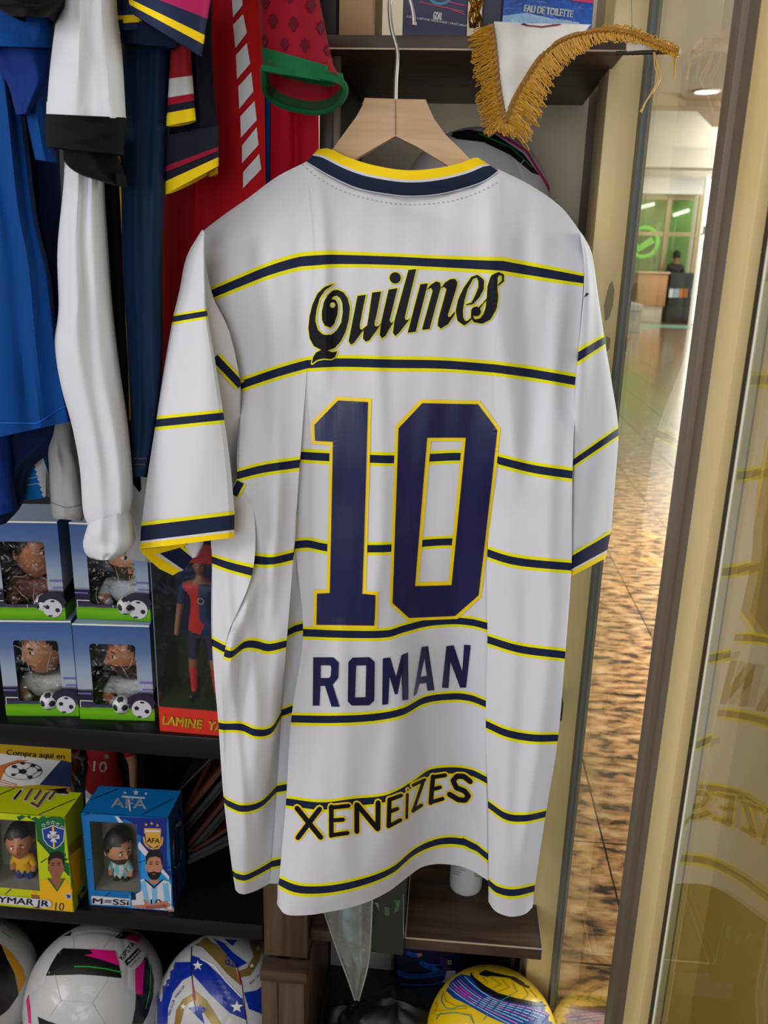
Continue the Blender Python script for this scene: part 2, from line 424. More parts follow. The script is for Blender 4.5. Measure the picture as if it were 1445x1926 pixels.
# small middle shelf behind the jersey, carrying the white ball; only its corner shows
zm = at(1054, 1335, Y=1.20).z
sh3 = thing('wall_shelf', 'brown shelf mostly hidden behind the jersey, its corner showing at right', 'shelf', (0, 1.20, zm))
mb = MB(); mb.box((-.16, 1.20, zm-.02), (at(1059, 1340, Y=1.20).x, YB-.001, zm+.012), .001); mb.build('board', WOOD, sh3)
zball = at(900, 560, Y=1.30).z
sh4 = thing('wall_shelf', 'brown shelf hidden behind the jersey shoulders under the white ball', 'shelf', (0, 1.2, zball))
mb = MB(); mb.box((-.16, 1.20, zball-.02), (.185, YB-.001, zball), .001); mb.build('board', WOOD, sh4)
# uprights
pu = thing('shelf_upright', 'brown wood-grain upright post with a stepped block below the jersey', 'post', (-.235, YF, 0))
xa, xb = at(497, 1800, Y=YF).x, at(578, 1800, Y=YF).x
zj = at(540, 1812, Y=YF).z
mb = MB(); mb.box((xa, YF+.002, zj+.012), (xb, YB-.001, 1.6), .001); mb.build('upper_board', WOODV, pu)
mb = MB(); mb.box((xa-.001, YF-.03, zj-.012), (xb+.004, YF+.0, zj+.010), .001); mb.build('block', WOOD, pu)
mb = MB(); mb.box((xa, YF-.026, .0), (xa+.028, YF-.012, zj-.012), .001); mb.build('lower_board', WOODV, pu)
mb = MB(); mb.box((xa+.029, YF-.026, .0), (xb-.001, YF-.012, zj-.012), .001); mb.build('lower_board', WOODV, pu)
mb = MB(); mb.box((xb-.035, YF-.0118, .0), (xb, YB-.001, zj-.012), .001); mb.build('side_board', WOODV, pu)
p2 = thing('shelf_divider', 'dark vertical divider under the top shelf beside the red sleeves', 'divider', (-.18, YF, 1.5))
mb = MB(); mb.box((-.185, YF+.03, 1.61), (-.168, YB-.001, zt0-.001), .001); mb.build('board', wood_mat('dark_laminate', C(40, 35, 33), C(62, 54, 50), axis=2, scale=7), p2)
mb = MB(); mb.box((-.1679, YF+.035, 1.61), (-.160, YF+.05, zt0-.001)); mb.build('edge_strip', DARKM, p2)
# ---- black shelf unit on the left ----
zk1 = at(200, 1375, Y=YF).z; zk2 = at(200, 1716, Y=YF).z
zk1b = at(200, 1414, Y=YF).z; zk2b = at(250, 1748, Y=YF).z
XL = -1.05
bs = thing('black_shelf_unit', 'black laminate shelving unit holding the boxed figures and balls', 'shelf', (-.6, YF, 0))
for (t, b) in ((zk1, zk1b), (zk2, zk2b), (.12, .09)):
    mb = MB(); mb.box((XL, YF, b), (xa-.002, YB-.02, t), .0012); mb.build('shelf_board', BLACK, bs)
mb = MB(); mb.box((XL, YB-.018, 0), (xa-.002, YB-.002, 1.7)); mb.build('back_board', mat('black_back', C(9, 9, 11), rough=.6), bs)
mb = MB(); mb.box((XL-.02, YF, 0), (XL, YB-.002, 1.7)); mb.build('side_board', BLACK, bs)

# ================= shopping mall beyond the glass =================
# granite floor tiles, each one proud of recessed joints
def granite():
    m = mat('granite_tile', C(180, 140, 96), rough=.24, spec=.6); nt = m.node_tree; b = nt.nodes['Principled BSDF']
    tc = nt.nodes.new('ShaderNodeTexCoord'); g = nt.nodes.new('ShaderNodeNewGeometry')
    n = nt.nodes.new('ShaderNodeTexNoise'); n.inputs['Scale'].default_value = 19; n.inputs['Detail'].default_value = 9; n.inputs['Roughness'].default_value = .62; n.inputs['Distortion'].default_value = .25
    mp = nt.nodes.new('ShaderNodeMapping'); mp.inputs['Scale'].default_value = (.65, 1.5, 1); mp.inputs['Rotation'].default_value = (0, 0, .5)
    nt.links.new(g.outputs['Position'], mp.inputs[0]); nt.links.new(mp.outputs[0], n.inputs['Vector'])
    cr = nt.nodes.new('ShaderNodeValToRGB'); e = cr.color_ramp.elements
    e.new(.5); e.new(.6); e[0].position = .39; e[0].color = C(52, 44, 40); e[1].position = .455; e[1].color = C(150, 110, 72); e[2].position = .53; e[2].color = C(204, 150, 92); e[3].position = .66; e[3].color = C(236, 200, 152)
    nt.links.new(n.outputs[0], cr.inputs[0])
    oi = nt.nodes.new('ShaderNodeObjectInfo'); mr = nt.nodes.new('ShaderNodeMapRange'); mr.inputs[3].default_value = .82; mr.inputs[4].default_value = 1.12
    nt.links.new(oi.outputs['Random'], mr.inputs[0]); mx = nt.nodes.new('ShaderNodeVectorMath'); mx.operation = 'SCALE'
    nt.links.new(cr.outputs[0], mx.inputs[0]); nt.links.new(mr.outputs[0], mx.inputs['Scale']); nt.links.new(mx.outputs[0], b.inputs['Base Color'])
    b.inputs['Coat Weight'].default_value = 1.0; b.inputs['Coat Roughness'].default_value = .14
    return m
GR = granite()
sub = sbox('floor_mall', (.236, -1, -.1), (16, 30, -.004), mat('tile_joint', C(44, 38, 32), rough=.8)); sub.name = 'floor'
TS = .42; tx0, ty0 = .47, 1.56
tm = MB(); tm.box((0, 0, -.003), (TS-.005, TS-.005, 0))
first = None; cnt = 0
for j in range(-4, 34):
    y = ty0+j*TS
    for i in range(-1, 14):
        x = tx0+i*TS
        xa_ = .13*max(y, .3)-.1; xb_ = .36*(y+TS)+.35
        if x+TS < xa_ or x > xb_ or x < .24-TS*.0 and x+TS < .24: continue
        if cnt >= 290: continue
        if x < .24: 
            continue
        if first is None:
            t = tm.build('floor_tile', GR, None, smooth=False); first = t; t.parent = sub
        else:
            t = first.copy(); COL.objects.link(t)
        t.location = (x, y, 0); cnt += 1
# narrow cut tiles along the glass
for j in range(-2, 3):
    mbx = MB(); mbx.box((.24, ty0+j*TS, -.003), (tx0-.005, ty0+(j+1)*TS-.005, 0)); t = mbx.build('floor_tile', GR, sub, smooth=False, world=False)
ft = MB(); ft.box((.24, ty0+34*TS, -.003), (16, 30, 0)); st_ = ft.build('polished_floor', GR, sub, world=False)
lm = MB(); lm.box((.24, -1, -.003), (16, .7, -.001)); lm.box((5.2, .7, -.003), (16, ty0+34*TS, -.001)); lm.build('outer_floor', GR, sub, world=False)
CREAM = mat('mall_cream', C(206, 196, 178), rough=.8)
BEAM = mat('mall_beam', C(168, 150, 122), rough=.8)
FY = 24.0
def fpx(px, py): return at(px, py, Y=FY)
# far facade pieces
zc = fpx(1250, 292).z
sbox('wall_far', (1, FY+.6, 0), (16, FY+.8, 9), CREAM)
sbox('wall_far_fascia', (1, FY-.3, fpx(1250, 366).z), (fpx(1316, 366).x, FY+.6, fpx(1250, 336).z), mat('fascia_white', C(226, 224, 216), rough=.6)).name = 'wall_fascia'
sbox('wall_bulkhead', (1, FY-1.0, fpx(1250, 322).z), (16, FY-.3, fpx(1250, 285).z), CREAM).name = 'trim_9'
# green shop unit: walls, frame, sign
gs = thing('green_shop', 'distant shop front with green wall and round tick sign behind gold window frames', 'shop', (fpx(1250, 580).x, FY, 0))
mb = MB(); mb.box((2, FY+.45, 0), (fpx(1312, 400).x, FY+.55, fpx(1250, 366).z)); mb.build('green_wall', mat('lime_wall', C(150, 190, 104), rough=.6, noise=.1, nscale=1), gs)
wx0_ = at(1316, 470, Y=FY-1.2).x
GF_ = mat('far_gold_frame', C(188, 170, 130), rough=.5)
for px_ in (1176, 1249, 1308):
    a = fpx(px_, 470); mb = MB(); mb.box((a.x-.06, FY-.05, 0), (a.x+.06, FY+.05, fpx(px_, 368).z)); mb.build('frame_post', GF_, gs)
for py_ in (440, 372):
    mb = MB(); mb.box((2, FY-.04, fpx(1250, py_).z-.05), (fpx(1308, py_).x, FY+.04, fpx(1250, py_).z+.05)); mb.build('frame_rail', GF_, gs)
mb = MB(); mb.box((2, FY-.01, .1), (fpx(1308, 400).x, FY+.01, fpx(1250, 368).z)); mb.build('pane', glass_mat('shop_glass', (.85, .9, .86, 1), ior=1.2), gs)
c = fpx(1217, 455); rr_ = abs(fpx(1243, 455).x-c.x)
mb = MB(); mb.tube([Vector((c.x+rr_*math.cos(a), FY+.35, c.z+rr_*1.05*math.sin(a))) for a in [2*PI*k/28 for k in range(28)]], .05, 6, closed=True); sg = mb.build('sign_ring', mat('sign_green', C(130, 226, 70), rough=.4, emit=1.0), gs)
mb = MB(); mb.tube([Vector((fpx(x, y).x, FY+.32, fpx(x, y).z)) for x, y in ((1194, 452), (1206, 468), (1233, 450))], .09, 6); mb.build('tick', mat('sign_green', C(130, 226, 70)), gs)
mb = MB(); mb.lathe([(.001, 0), (rr_*.93, 0), (rr_*.93, .04), (.001, .04)], (0, 0, 0), 28)
dd = MB(); dd.v = [Vector((c.x+v.x, FY+.40-v.z, c.z+v.y*1.05)) for v in mb.v]; dd.f = mb.f; dd.uv = mb.uv; dd.mi = mb.mi; dd.build('sign_disc', mat('sign_dark', C(96, 130, 84), rough=.5), gs)
for (x0, x1, y) in ((1197, 1236, 388), (1272, 1302, 400)):
    a = fpx(x0, y+4); b = fpx(x1, y-6); mb = MB(); mb.tube([Vector((a.x, FY+.3, a.z)), Vector((b.x, FY+.3, b.z))], .05, 6); mb.build('light_tube', mat('lamp_white', C(240, 250, 236), emit=2.5), gs)
co_ = thing('sales_counter', 'pale orange wooden counter on a cream plinth in front of the far green shop', 'counter', (fpx(1213, 560).x, FY-.6, 0))
ca, cb_ = fpx(1186, 540).x, fpx(1240, 540).x
mb = MB(); mb.box((ca+.05, FY-.85, 0), (cb_-.05, FY-.35, .42), .01); mb.build('plinth', mat('plinth_cream', C(200, 194, 178), rough=.6), co_)
mb = MB(); mb.box((ca, FY-.9, .42), (cb_, FY-.3, fpx(1210, 513).z), .02); mb.build('front', mat('counter_wood', C(190, 140, 92), rough=.5, noise=.1, nscale=3), co_)
mb = MB(); mb.box((ca-.04, FY-.94, fpx(1210, 513).z), (cb_+.04, FY-.28, fpx(1210, 510).z), .01); mb.build('worktop', mat('counter_top', C(226, 190, 160), rough=.3), co_)
mb = MB(); mb.box((1.5, FY-2.6, -.0028), (wx0_-.1, FY-1.6, .0015)); struct(mb.build('trim_16', mat('teal_inlay', C(120, 180, 160), rough=.3), smooth=False))
ct_ = thing('display_case', 'dark glass display case standing right of the far counter', 'display', (fpx(1268, 560).x, FY-.6, 0))
mb = MB(); mb.box((fpx(1242, 560).x, FY-.9, 0), (fpx(1294, 560).x, FY-.45, fpx(1268, 512).z), .03); mb.build('body', mat('case_dark', C(52, 56, 58), rough=.4), ct_)
for k, (x, colr) in enumerate(((1247, (220, 220, 220)), (1256, (150, 190, 220)), (1264, (210, 130, 70)), (1273, (200, 120, 60)), (1284, (90, 120, 150)))):
    a = fpx(x, 548); mb = MB(); mb.box((a.x-.05, FY-.94, a.z-.12), (a.x+.06, FY-.905, a.z+.1)); mb.build('package', mat('package_%d' % k, C(*colr), rough=.6), ct_)
# bench
b0 = at(1165, 625, Z=0); b1 = at(1208, 628, Z=0)
be = thing('bench', 'grey upholstered block bench on the mall floor', 'bench', (b0.x, b0.y, 0))
bh = .62
mb = MB(); mb.box((b0.x-.9, b0.y, .0), (b1.x, b0.y+1.3, bh-.16), .02); mb.build('base', mat('bench_grey', C(140, 138, 130), rough=.8), be)
mb = MB(); mb.box((b0.x-.9, b0.y-.02, bh-.16), (b1.x+.02, b0.y+1.32, bh), .04); mb.build('seat', mat('bench_seat', C(160, 158, 150), rough=.8), be)
# tall daylight window at the end of the mall, with its frame
wY = FY-1.2; wx0 = at(1316, 470, Y=wY).x; wz = at(1320, 338, Y=wY).z
sbox('window_2', (wx0, wY, .02), (wx0+2.6, wY+.03, wz), mat('daylight_glow_pane', C(255, 255, 252), rough=.5, emit=1.7))  # pane emits its own light in place of daylight outside
for k_ in range(3): sbox('trim_13', (wx0-.06+k_*1.2, wY-.06, 0), (wx0+.02+k_*1.2, wY-.001, wz+.1), mat('white_frame', C(225, 222, 214), rough=.5)).name = 'trim_%d' % (13+k_)
cs = thing('cosmetics_stand', 'far bright shop window with shelves of small goods beside the white column', 'display', (fpx(1345, 560).x, FY-3.2, 0))
mb = MB(); mb.box((at(1330, 500, Y=FY-2.6).x, FY-2.6, 0), (at(1352, 500, Y=FY-2.6).x, FY-2.3, fpx(1330, 410).z), .02); mb.build('cabinet', mat('cab_pale', C(216, 214, 196), rough=.5), cs)
for k in range(4):
    a = at(1340, 440+k*28, Y=FY-2.75); mb = MB(); mb.box((a.x-.22, FY-2.75, a.z-.03), (a.x+.3, FY-2.6, a.z)); mb.build('shelf', mat('cab_pale', C(216, 214, 196)), cs)
    for i in range(3):
        mb = MB(); mb.box((a.x-.18+i*.15, FY-2.72, a.z), (a.x-.10+i*.15, FY-2.62, a.z+.17)); mb.build('package', mat('goods_%d' % ((k+i) % 3), C(*((120, 150, 140), (220, 200, 150), (150, 160, 190))[(k+i) % 3]), rough=.5), cs)
# ceiling with coffers and round lamp
zc1 = 4.3
lz = 3.4
lp = at(1330, 171, Z=lz)
sbox('ceiling_far', (.236, 1.9, 5.2), (16, FY-.3, 5.3), mat('mall_ceiling', C(214, 206, 192), rough=.9)).name = 'ceiling'
sbox('beam1', (.236, 15.0, 4.75), (16, 15.8, 5.2), BEAM).name = 'trim_10'
sbox('beam2', (.236, 19.5, 4.6), (16, 20.2, 5.2), BEAM).name = 'trim_11'
mb = MB(); a, b = Vector((2.6, 14, 4.7)), Vector((6.4, 23, 4.7)); n_ = Vector((.35, -.15, 0))
mb.prism([a-n_, b-n_, b+n_, a+n_], (0, 0, .5)); struct(mb.build('trim_12', BEAM))
mb = MB(); a, b = Vector((.6, 11.0, 3.9)), Vector((3.2, 6.2, 3.9))
sbox('soffit', (.236, 1.9, 3.45), (16, 11.4, 3.55), mat('mall_soffit', C(200, 192, 172), rough=.9)).name = 'ceiling'
lt = thing('ceiling_lamp', 'glowing round recessed ceiling lamp in the mall soffit', 'lamp', (at(1330, 171, Z=3.45).x, at(1330, 171, Z=3.45).y, 3.42))
L0 = at(1330, 171, Z=3.45)
mb = MB(); mb.lathe([(.001, 3.44), (.13, 3.44), (.13, 3.449), (.001, 3.449)], (L0.x, L0.y, 0), 24); mb.build('diffuser', mat('lamp_glow', C(255, 252, 244), emit=9), lt)
mb = MB(); mb.tube([Vector((L0.x+.145*math.cos(a), L0.y+.145*math.sin(a), 3.443)) for a in [2*PI*k/24 for k in range(24)]], .012, 6, closed=True); mb.build('rim', mat('lamp_rim', C(210, 210, 205), rough=.4), lt)
# distant person at the display
def figure_skin(name, J, E_, R, mats, pick, parent, M=None, root=0, sub=1):
    me = bpy.data.meshes.new(name); me.from_pydata([tuple(j) for j in J], E_, []); o = bpy.data.objects.new(name, me); COL.objects.link(o)
    mo = o.modifiers.new('skin', 'SKIN'); mo.use_smooth_shade = True; o.modifiers.new('s', 'SUBSURF').levels = sub; o.modifiers['s'].render_levels = sub
    for i, v in enumerate(me.skin_vertices[0].data): v.radius = R[i] if isinstance(R[i], tuple) else (R[i], R[i]); v.use_root = (i == root)
    dg = bpy.context.evaluated_depsgraph_get(); m2 = bpy.data.meshes.new_from_object(o.evaluated_get(dg)); m2.name = name
    bpy.data.objects.remove(o); m2.materials.clear()
    for m in mats: m2.materials.append(m)
    for p in m2.polygons: p.material_index = pick(p.center); p.use_smooth = True
    if M: m2.transform(M)
    o = bpy.data.objects.new(name, m2); COL.objects.link(o); o.parent = parent; return o
SK = [(0,0,.95),(0,0,1.15),(0,0,1.40),(0,0,1.50),(0,.0,1.62),(0,0,1.72), (.17,0,1.42),(.24,.02,1.15),(.20,-.12,.95),(.19,-.16,.88), (-.17,0,1.42),(-.24,.02,1.15),(-.2,-.12,.95),(-.19,-.16,.88),
      (.09,0,.88),(.10,0,.48),(.10,.02,.09),(.10,-.10,.04), (-.09,0,.88),(-.10,0,.48),(-.10,.02,.09),(-.10,-.10,.04)]
SE = [(0,1),(1,2),(2,3),(3,4),(4,5),(2,6),(6,7),(7,8),(8,9),(2,10),(10,11),(11,12),(12,13),(0,14),(14,15),(15,16),(16,17),(0,18),(18,19),(19,20),(20,21)]
SR = [(.15,.11),(.14,.10),(.15,.10),.06,(.085,.10),(.08,.09),.065,.045,.035,.035,.065,.045,.035,.035,.085,.06,.045,.04,.085,.06,.045,.04]
pp = at(1262, 575, Y=FY-.2); pe_ = thing('person', 'person in dark clothes standing at the far shop display', 'person', (pp.x, FY-.21, 0))
def pick_(c): return 0 if c.z > 1.5 or (c.z < .98 and abs(c.x) > .16 and c.z > .8) else (1 if c.z > .9 else 2)
figure_skin('body', SK, SE, SR, [mat('skin_far', C(170, 120, 95)), mat('dark_top', C(50, 46, 52)), mat('dark_trousers', C(36, 38, 48))], pick_, pe_)
hm = MB(); hm.lathe([(.02, 1.60), (.095, 1.62), (.105, 1.70), (.08, 1.79), (.02, 1.83)], (0, .015, 0), 12); hm.build('hair', mat('dark_hair', C(26, 22, 20)), pe_, world=False)
# ================= white jersey on the wooden hanger =================
NAVY = C(22, 32, 62); YEL = C(232, 224, 20); GOLD = C(250, 214, 8); WHITE = C(212, 213, 220)
def stripe_mat(name, nh, yh):
    m = cloth(name, WHITE, rough=.62, sheen=.05, bump=.06); nt = m.node_tree; b = nt.nodes['Principled BSDF']
    tc = nt.nodes.new('ShaderNodeTexCoord'); sx = nt.nodes.new('ShaderNodeSeparateXYZ'); nt.links.new(tc.outputs['UV'], sx.inputs[0])
    def M(op, a, bb=None):
        n = nt.nodes.new('ShaderNodeMath'); n.operation = op
        nt.links.new(a, n.inputs[0]) if not isinstance(a, float) else None
        if bb is not None: n.inputs[1].default_value = bb
        return n.outputs[0]
    d = M('ABSOLUTE', M('SUBTRACT', M('FRACT', M('ADD', sx.outputs[1], .5)), .5))
    cr = nt.nodes.new('ShaderNodeValToRGB'); cr.color_ramp.interpolation = 'CONSTANT'; e = cr.color_ramp.elements
    e.new(.5); e[0].position = 0; e[0].color = NAVY; e[1].position = nh; e[1].color = YEL; e[2].position = yh; e[2].color = WHITE
    nt.links.new(d, cr.inputs[0]); nt.links.new(cr.outputs[0], b.inputs['Base Color']); return m
M_body = stripe_mat('jersey_striped_cloth', .040, .077)
M_slv = stripe_mat('sleeve_striped_cloth', .034, .066)
M_white = cloth('white_polyester', WHITE, rough=.62, bump=.06, sheen=.05)
M_cuff = ramp_mat('cuff_knit', [(0, YEL), (.14, NAVY), (.70, WHITE), (.78, GOLD)], rough=.8)
M_coll = ramp_mat('collar_knit', [(0, GOLD), (.36, WHITE), (.46, NAVY), (.96, WHITE)], rough=.8)

jer = thing('football_jersey', 'large white short-sleeved jersey with navy and yellow stripes and number 10, hanging in front', 'jersey', at(740, 1700, Y=1.03))
def c5(x, y): return (340+x/1.806, 260+y/1.806)
def c6(x, y): return (380+x/2.007, 720+y/2.007)
def c7(x, y): return (380+x/2.007, 1180+y/2.007)
# key rows: v, A (side flap), B left, C narrow pleat, D centre, R right
rows = [
 (.28, None, [(375, 440), (420, 405), (470, 370), (520, 333), (575, 305)], None,
  [(577, 304), (617, 329), (672, 354), (728, 365), (772, 369), (827, 365), (883, 351), (916, 338), (937, 322)],
  [(938, 321), (1000, 352), (1060, 395), (1095, 440)]),
 (1, None, [(398, 553), (451, 531), (506, 509), (561, 493), (590, 490)], None,
  [(590, 490), (628, 488), (728, 490), (838, 495), (945, 500)], [(945, 500), (1032, 515), (1098, 526)]),
 (2, None, [(451, 725), (506, 706), (545, 694), (578, 685)], None,
  [(578, 685), (639, 682), (728, 684), (838, 686), (930, 693)], [(930, 693), (1004, 703), (1084, 717)]),
 (3, None, [(447, 894), (495, 882), (564, 872)], [(564, 870), (566, 858)],
  [(566, 857), (619, 860), (699, 863), (741, 864), (809, 861), (867, 859), (937, 864)], [(938, 866), (1003, 882), (1077, 893)]),
 (3.5, [(400, 978), (440, 972), (478, 970)], [(480, 968), (520, 966), (558, 957)], [(559, 955), (560, 943)],
  [(560, 942), (700, 947), (820, 941), (926, 942)], [(927, 950), (1003, 970), (1076, 980)]),
 (4, [(399, 1053), (430, 1064), (475, 1076)], [(480, 1053), (510, 1055), (552, 1046)], [(552, 1044), (555, 1026)],
  [(556, 1025), (579, 1023), (615, 1030), (691, 1032), (734, 1031), (795, 1022), (851, 1019), (917, 1020)], [(917, 1040), (953, 1052), (993, 1059), (1075, 1066)]),
 (5, [(399, 1208), (421, 1220)], [(422, 1228), (435, 1231), (460, 1213), (480, 1212), (505, 1218), (539, 1211)], [(541, 1190), (555, 1183), (570, 1179)],
  [(570, 1190), (654, 1193), (729, 1192), (759, 1183), (803, 1172), (853, 1168), (890, 1171), (917, 1178)], [(917, 1203), (978, 1221), (1063, 1232)]),
 (6, [(411, 1365), (420, 1367)], [(421, 1367), (455, 1368), (480, 1378), (510, 1374), (529, 1345)], [(530, 1341), (549, 1334)],
  [(548, 1352), (629, 1353), (704, 1349), (759, 1338), (799, 1317), (853, 1310), (885, 1313), (914, 1324)], [(914, 1362), (953, 1379), (1003, 1388), (1050, 1388)]),
 (7, [(421, 1504), (427, 1510)], [(428, 1511), (455, 1521), (490, 1513), (519, 1486)], [(521, 1484), (539, 1481)],
  [(538, 1508), (604, 1516), (664, 1509), (729, 1501), (779, 1474), (808, 1454), (853, 1449), (888, 1454), (915, 1467)], [(918, 1513), (953, 1536), (988, 1539), (1027, 1531)]),
 (8, [(438, 1643), (443, 1647)], [(444, 1648), (460, 1651), (480, 1643), (509, 1627)], [(511, 1625), (526, 1622)],
  [(525, 1658), (552, 1670), (579, 1674), (629, 1671), (689, 1657), (739, 1636), (779, 1603), (818, 1585), (853, 1581), (888, 1589), (917, 1611)], [(919, 1660), (935, 1673), (965, 1679), (1006, 1671)]),
 (8.27, [(443, 1674), (448, 1679)], [(449, 1680), (460, 1682), (480, 1676), (505, 1663)], [(507, 1662), (523, 1662)],
  [(521, 1700), (534, 1718), (559, 1722), (604, 1718), (679, 1701), (729, 1678), (769, 1648), (794, 1631), (828, 1625), (878, 1633), (918, 1656)], [(919, 1696), (930, 1712), (950, 1722), (968, 1724), (990, 1718), (1002, 1706)]),
]
zref = {3: 868, 3.5: 955, 4: 1040, 5: 1200, 6: 1362, 7: 1515, 8: 1662, 8.27: 1712}
wt = {3: .30, 3.5: .38, 4: .45, 5: .75, 6: .9, 7: 1, 8: 1, 8.27: 1}
def resamp(pts, n):
    if n == 1: return [pts[0]]
    L = [0]
    for i in range(1, len(pts)): L.append(L[-1]+max(1e-3, abs(pts[i][0]-pts[i-1][0])+.25*abs(pts[i][1]-pts[i-1][1])))
    P = [(L[i], *pts[i]) for i in range(len(pts))]
    return [tuple(lerp_poly(P, L[-1]*k/(n-1))) for k in range(n)]
NS = [10, 26, 7, 56, 30]; EXT = 20
def key_row(r):
    v = r[0]; segs = list(r[1:])
    x0 = segs[1][0]
    if segs[0] is None: segs[0] = [(x0[0]-.01, x0[1]), x0]
    if segs[2] is None: e = segs[1][-1]; segs[2] = [e, (e[0]+.01, e[1])]
    def depth(x, y):
        if v in zref:
            zz = at(740, zref[v], Y=1.0).z; Yz = at(x, y, Z=zz).y
            Y = 1.0+wt[v]*(Yz-1.0)
            return max(.93, min(1.12, Y))
        k = (x-740)/360
        return 1.0+.035*k*k+(.03 if v < .5 else 0)
    out = []; prev = None
    for si, (s, n) in enumerate(zip(segs, NS)):
        q = [(x, y, depth(x, y)) for x, y in resamp(s, n)]
        if prev is not None:
            a = prev; b = q[0]; gap = b[1]-a[1]
            e = EXT*min(1, max(0, abs(gap)-3)/12)
            if v < 3.2: e = 0
            if gap > 0:   # right piece in front: left piece slides under it
                mid = (a[0]+e, a[1], a[2]+.3*abs(a[2]-b[2])); 
            else:
                mid = (b[0]-e, b[1], b[2]+.3*abs(a[2]-b[2]))
            m1 = tuple((a[k]+mid[k])/2 for k in range(3)); m2 = tuple((b[k]+mid[k])/2 for k in range(3))
            out += [m1, mid, m2]
        out += q; prev = q[-1]
    return v, out
K = [key_row(r) for r in rows]
ncol = len(K[0][1])
# cubic interpolation down every column
fine = []
vs = []
for i in range(len(K)-1):
    n = 14 if K[i+1][0]-K[i][0] > .6 else (8 if K[i+1][0]-K[i][0] > .35 else 5)
    for t in range(n): vs.append(K[i][0]+(K[i+1][0]-K[i][0])*t/n)
vs.append(K[-1][0])
def fold(px, py):
    """soft vertical drape: (polyline of x by y, amplitude m, width px)"""
    d = 0
    for line, amp, wd in FOLDS:
        if line[0][0]-60 < py < line[-1][0]+60:
            x = lerp_poly(line, py)[0]
            e = min(1, (py-line[0][0]+60)/90, (line[-1][0]+60-py)/90)
            d += -amp*max(0, e)*math.exp(-((px-x)/wd)**2)
    return d
FOLDS = [
 ([(360, 600), (500, 608), (700, 612)], .008, 16), ([(380, 560), (520, 566), (700, 575)], -.006, 18),
 ([(370, 925), (520, 930), (700, 955), (900, 965)], .008, 20), ([(420, 985), (600, 990), (860, 1000)], -.006, 22),
 ([(480, 505), (650, 515), (860, 520)], .005, 18), ([(560, 1050), (800, 1040), (1100, 1030)], .006, 16),
 ([(600, 700), (760, 715), (1000, 715), (1150, 700)], .005, 16), ([(380, 450), (480, 470), (620, 500)], -.005, 20),
 ([(900, 525), (1050, 515), (1180, 500)], .008, 14), ([(1080, 460), (1200, 470), (1330, 480)], .007, 12), ([(1150, 500), (1300, 505), (1450, 500)], -.006, 14),
 ([(1220, 640), (1400, 650), (1600, 640)], .005, 22), ([(1250, 860), (1400, 860), (1560, 870)], -.006, 26), ([(1230, 760), (1420, 750), (1600, 740)], .005, 24),
 ([(1100, 990), (1300, 985), (1560, 965)], -.005, 16), ([(1100, 1040), (1350, 1020), (1600, 985)], .004, 14),
 ([(1050, 425), (1300, 440), (1560, 462)], .006, 10),
 ([(385, 780), (398, 800), (410, 830)], -.008, 60),
]
body = MB(); G = []; UV = []
for v in vs:
    row = []; uvr = []
    for c in range(ncol):
        pts = [(K[i][0], *K[i][1][c]) for i in range(len(K))]
        x, y, Y = lerp_poly(pts, v)
        Y += fold(x, y) + .0005*math.sin(x*.11+y*.013)
        row.append(at(x, y, Y=Y)); uvr.append((c/ncol, v))
    G.append(row); UV.append(uvr)
# turned hem and top allowance rolling backwards over the shoulders
topback = [p+Vector((0, .022, .004)) for p in G[0]]; topback2 = [p+Vector((0, .05, -.006)) for p in G[0]]
hemin = [p+Vector((0, .004, .001)) for p in G[-1]]; hemin2 = [p+Vector((0, .006, .03)) for p in G[-1]]
G2 = [topback]+G+[hemin, hemin2]
UV2 = [[(u[0], .25) for u in UV[0]]]+UV+[[(u[0], 8.3) for u in UV[0]], [(u[0], 8.4) for u in UV[0]]]
body.grid(G2, UV2)
back = body.build('back_panel', M_body, jer, angle=60)
BB = MB(); BB.v = body.v; BB.f = body.f; bodybvh = body.bvh()
# the far half of the shirt (its front), hanging behind
fr = MB(); GF = []; UF = []
for i in range(0, len(G), 3):
    L, R_ = G[i][0], G[i][-1]; v = vs[i]; r = []; ur = []
    deepen = .05 + .06*min(1, max(0, (v-.3)/1.5))
    for s in range(31):
        t = s/30; p = L.lerp(R_, t)
        if v < 2:
            zc = at(*resamp([(375, 440), (575, 340), (937, 350), (1095, 440)], 31)[s], Y=1.06).z
            drop = 0 if not (.25 < t < .8) else .075*math.sin(PI*(t-.25)/.55)
            if i == 0: p.z = zc-drop
            else: p.z = p.z*(v-.28)/1.72+(1-(v-.28)/1.72)*(zc-drop-.12*(v-.28))
        p.y = p.y*(1-math.sin(PI*t)) + math.sin(PI*t)*1.02 + deepen*math.sin(PI*t)**.6 + .004
        p.y += .006*math.sin(t*19+v)
        r.append(p); ur.append((t, v))
    GF.append(r); UF.append(ur)
fr.grid([r[::-1] for r in GF], [u[::-1] for u in UF])
fr.build('front_panel', M_body, jer)
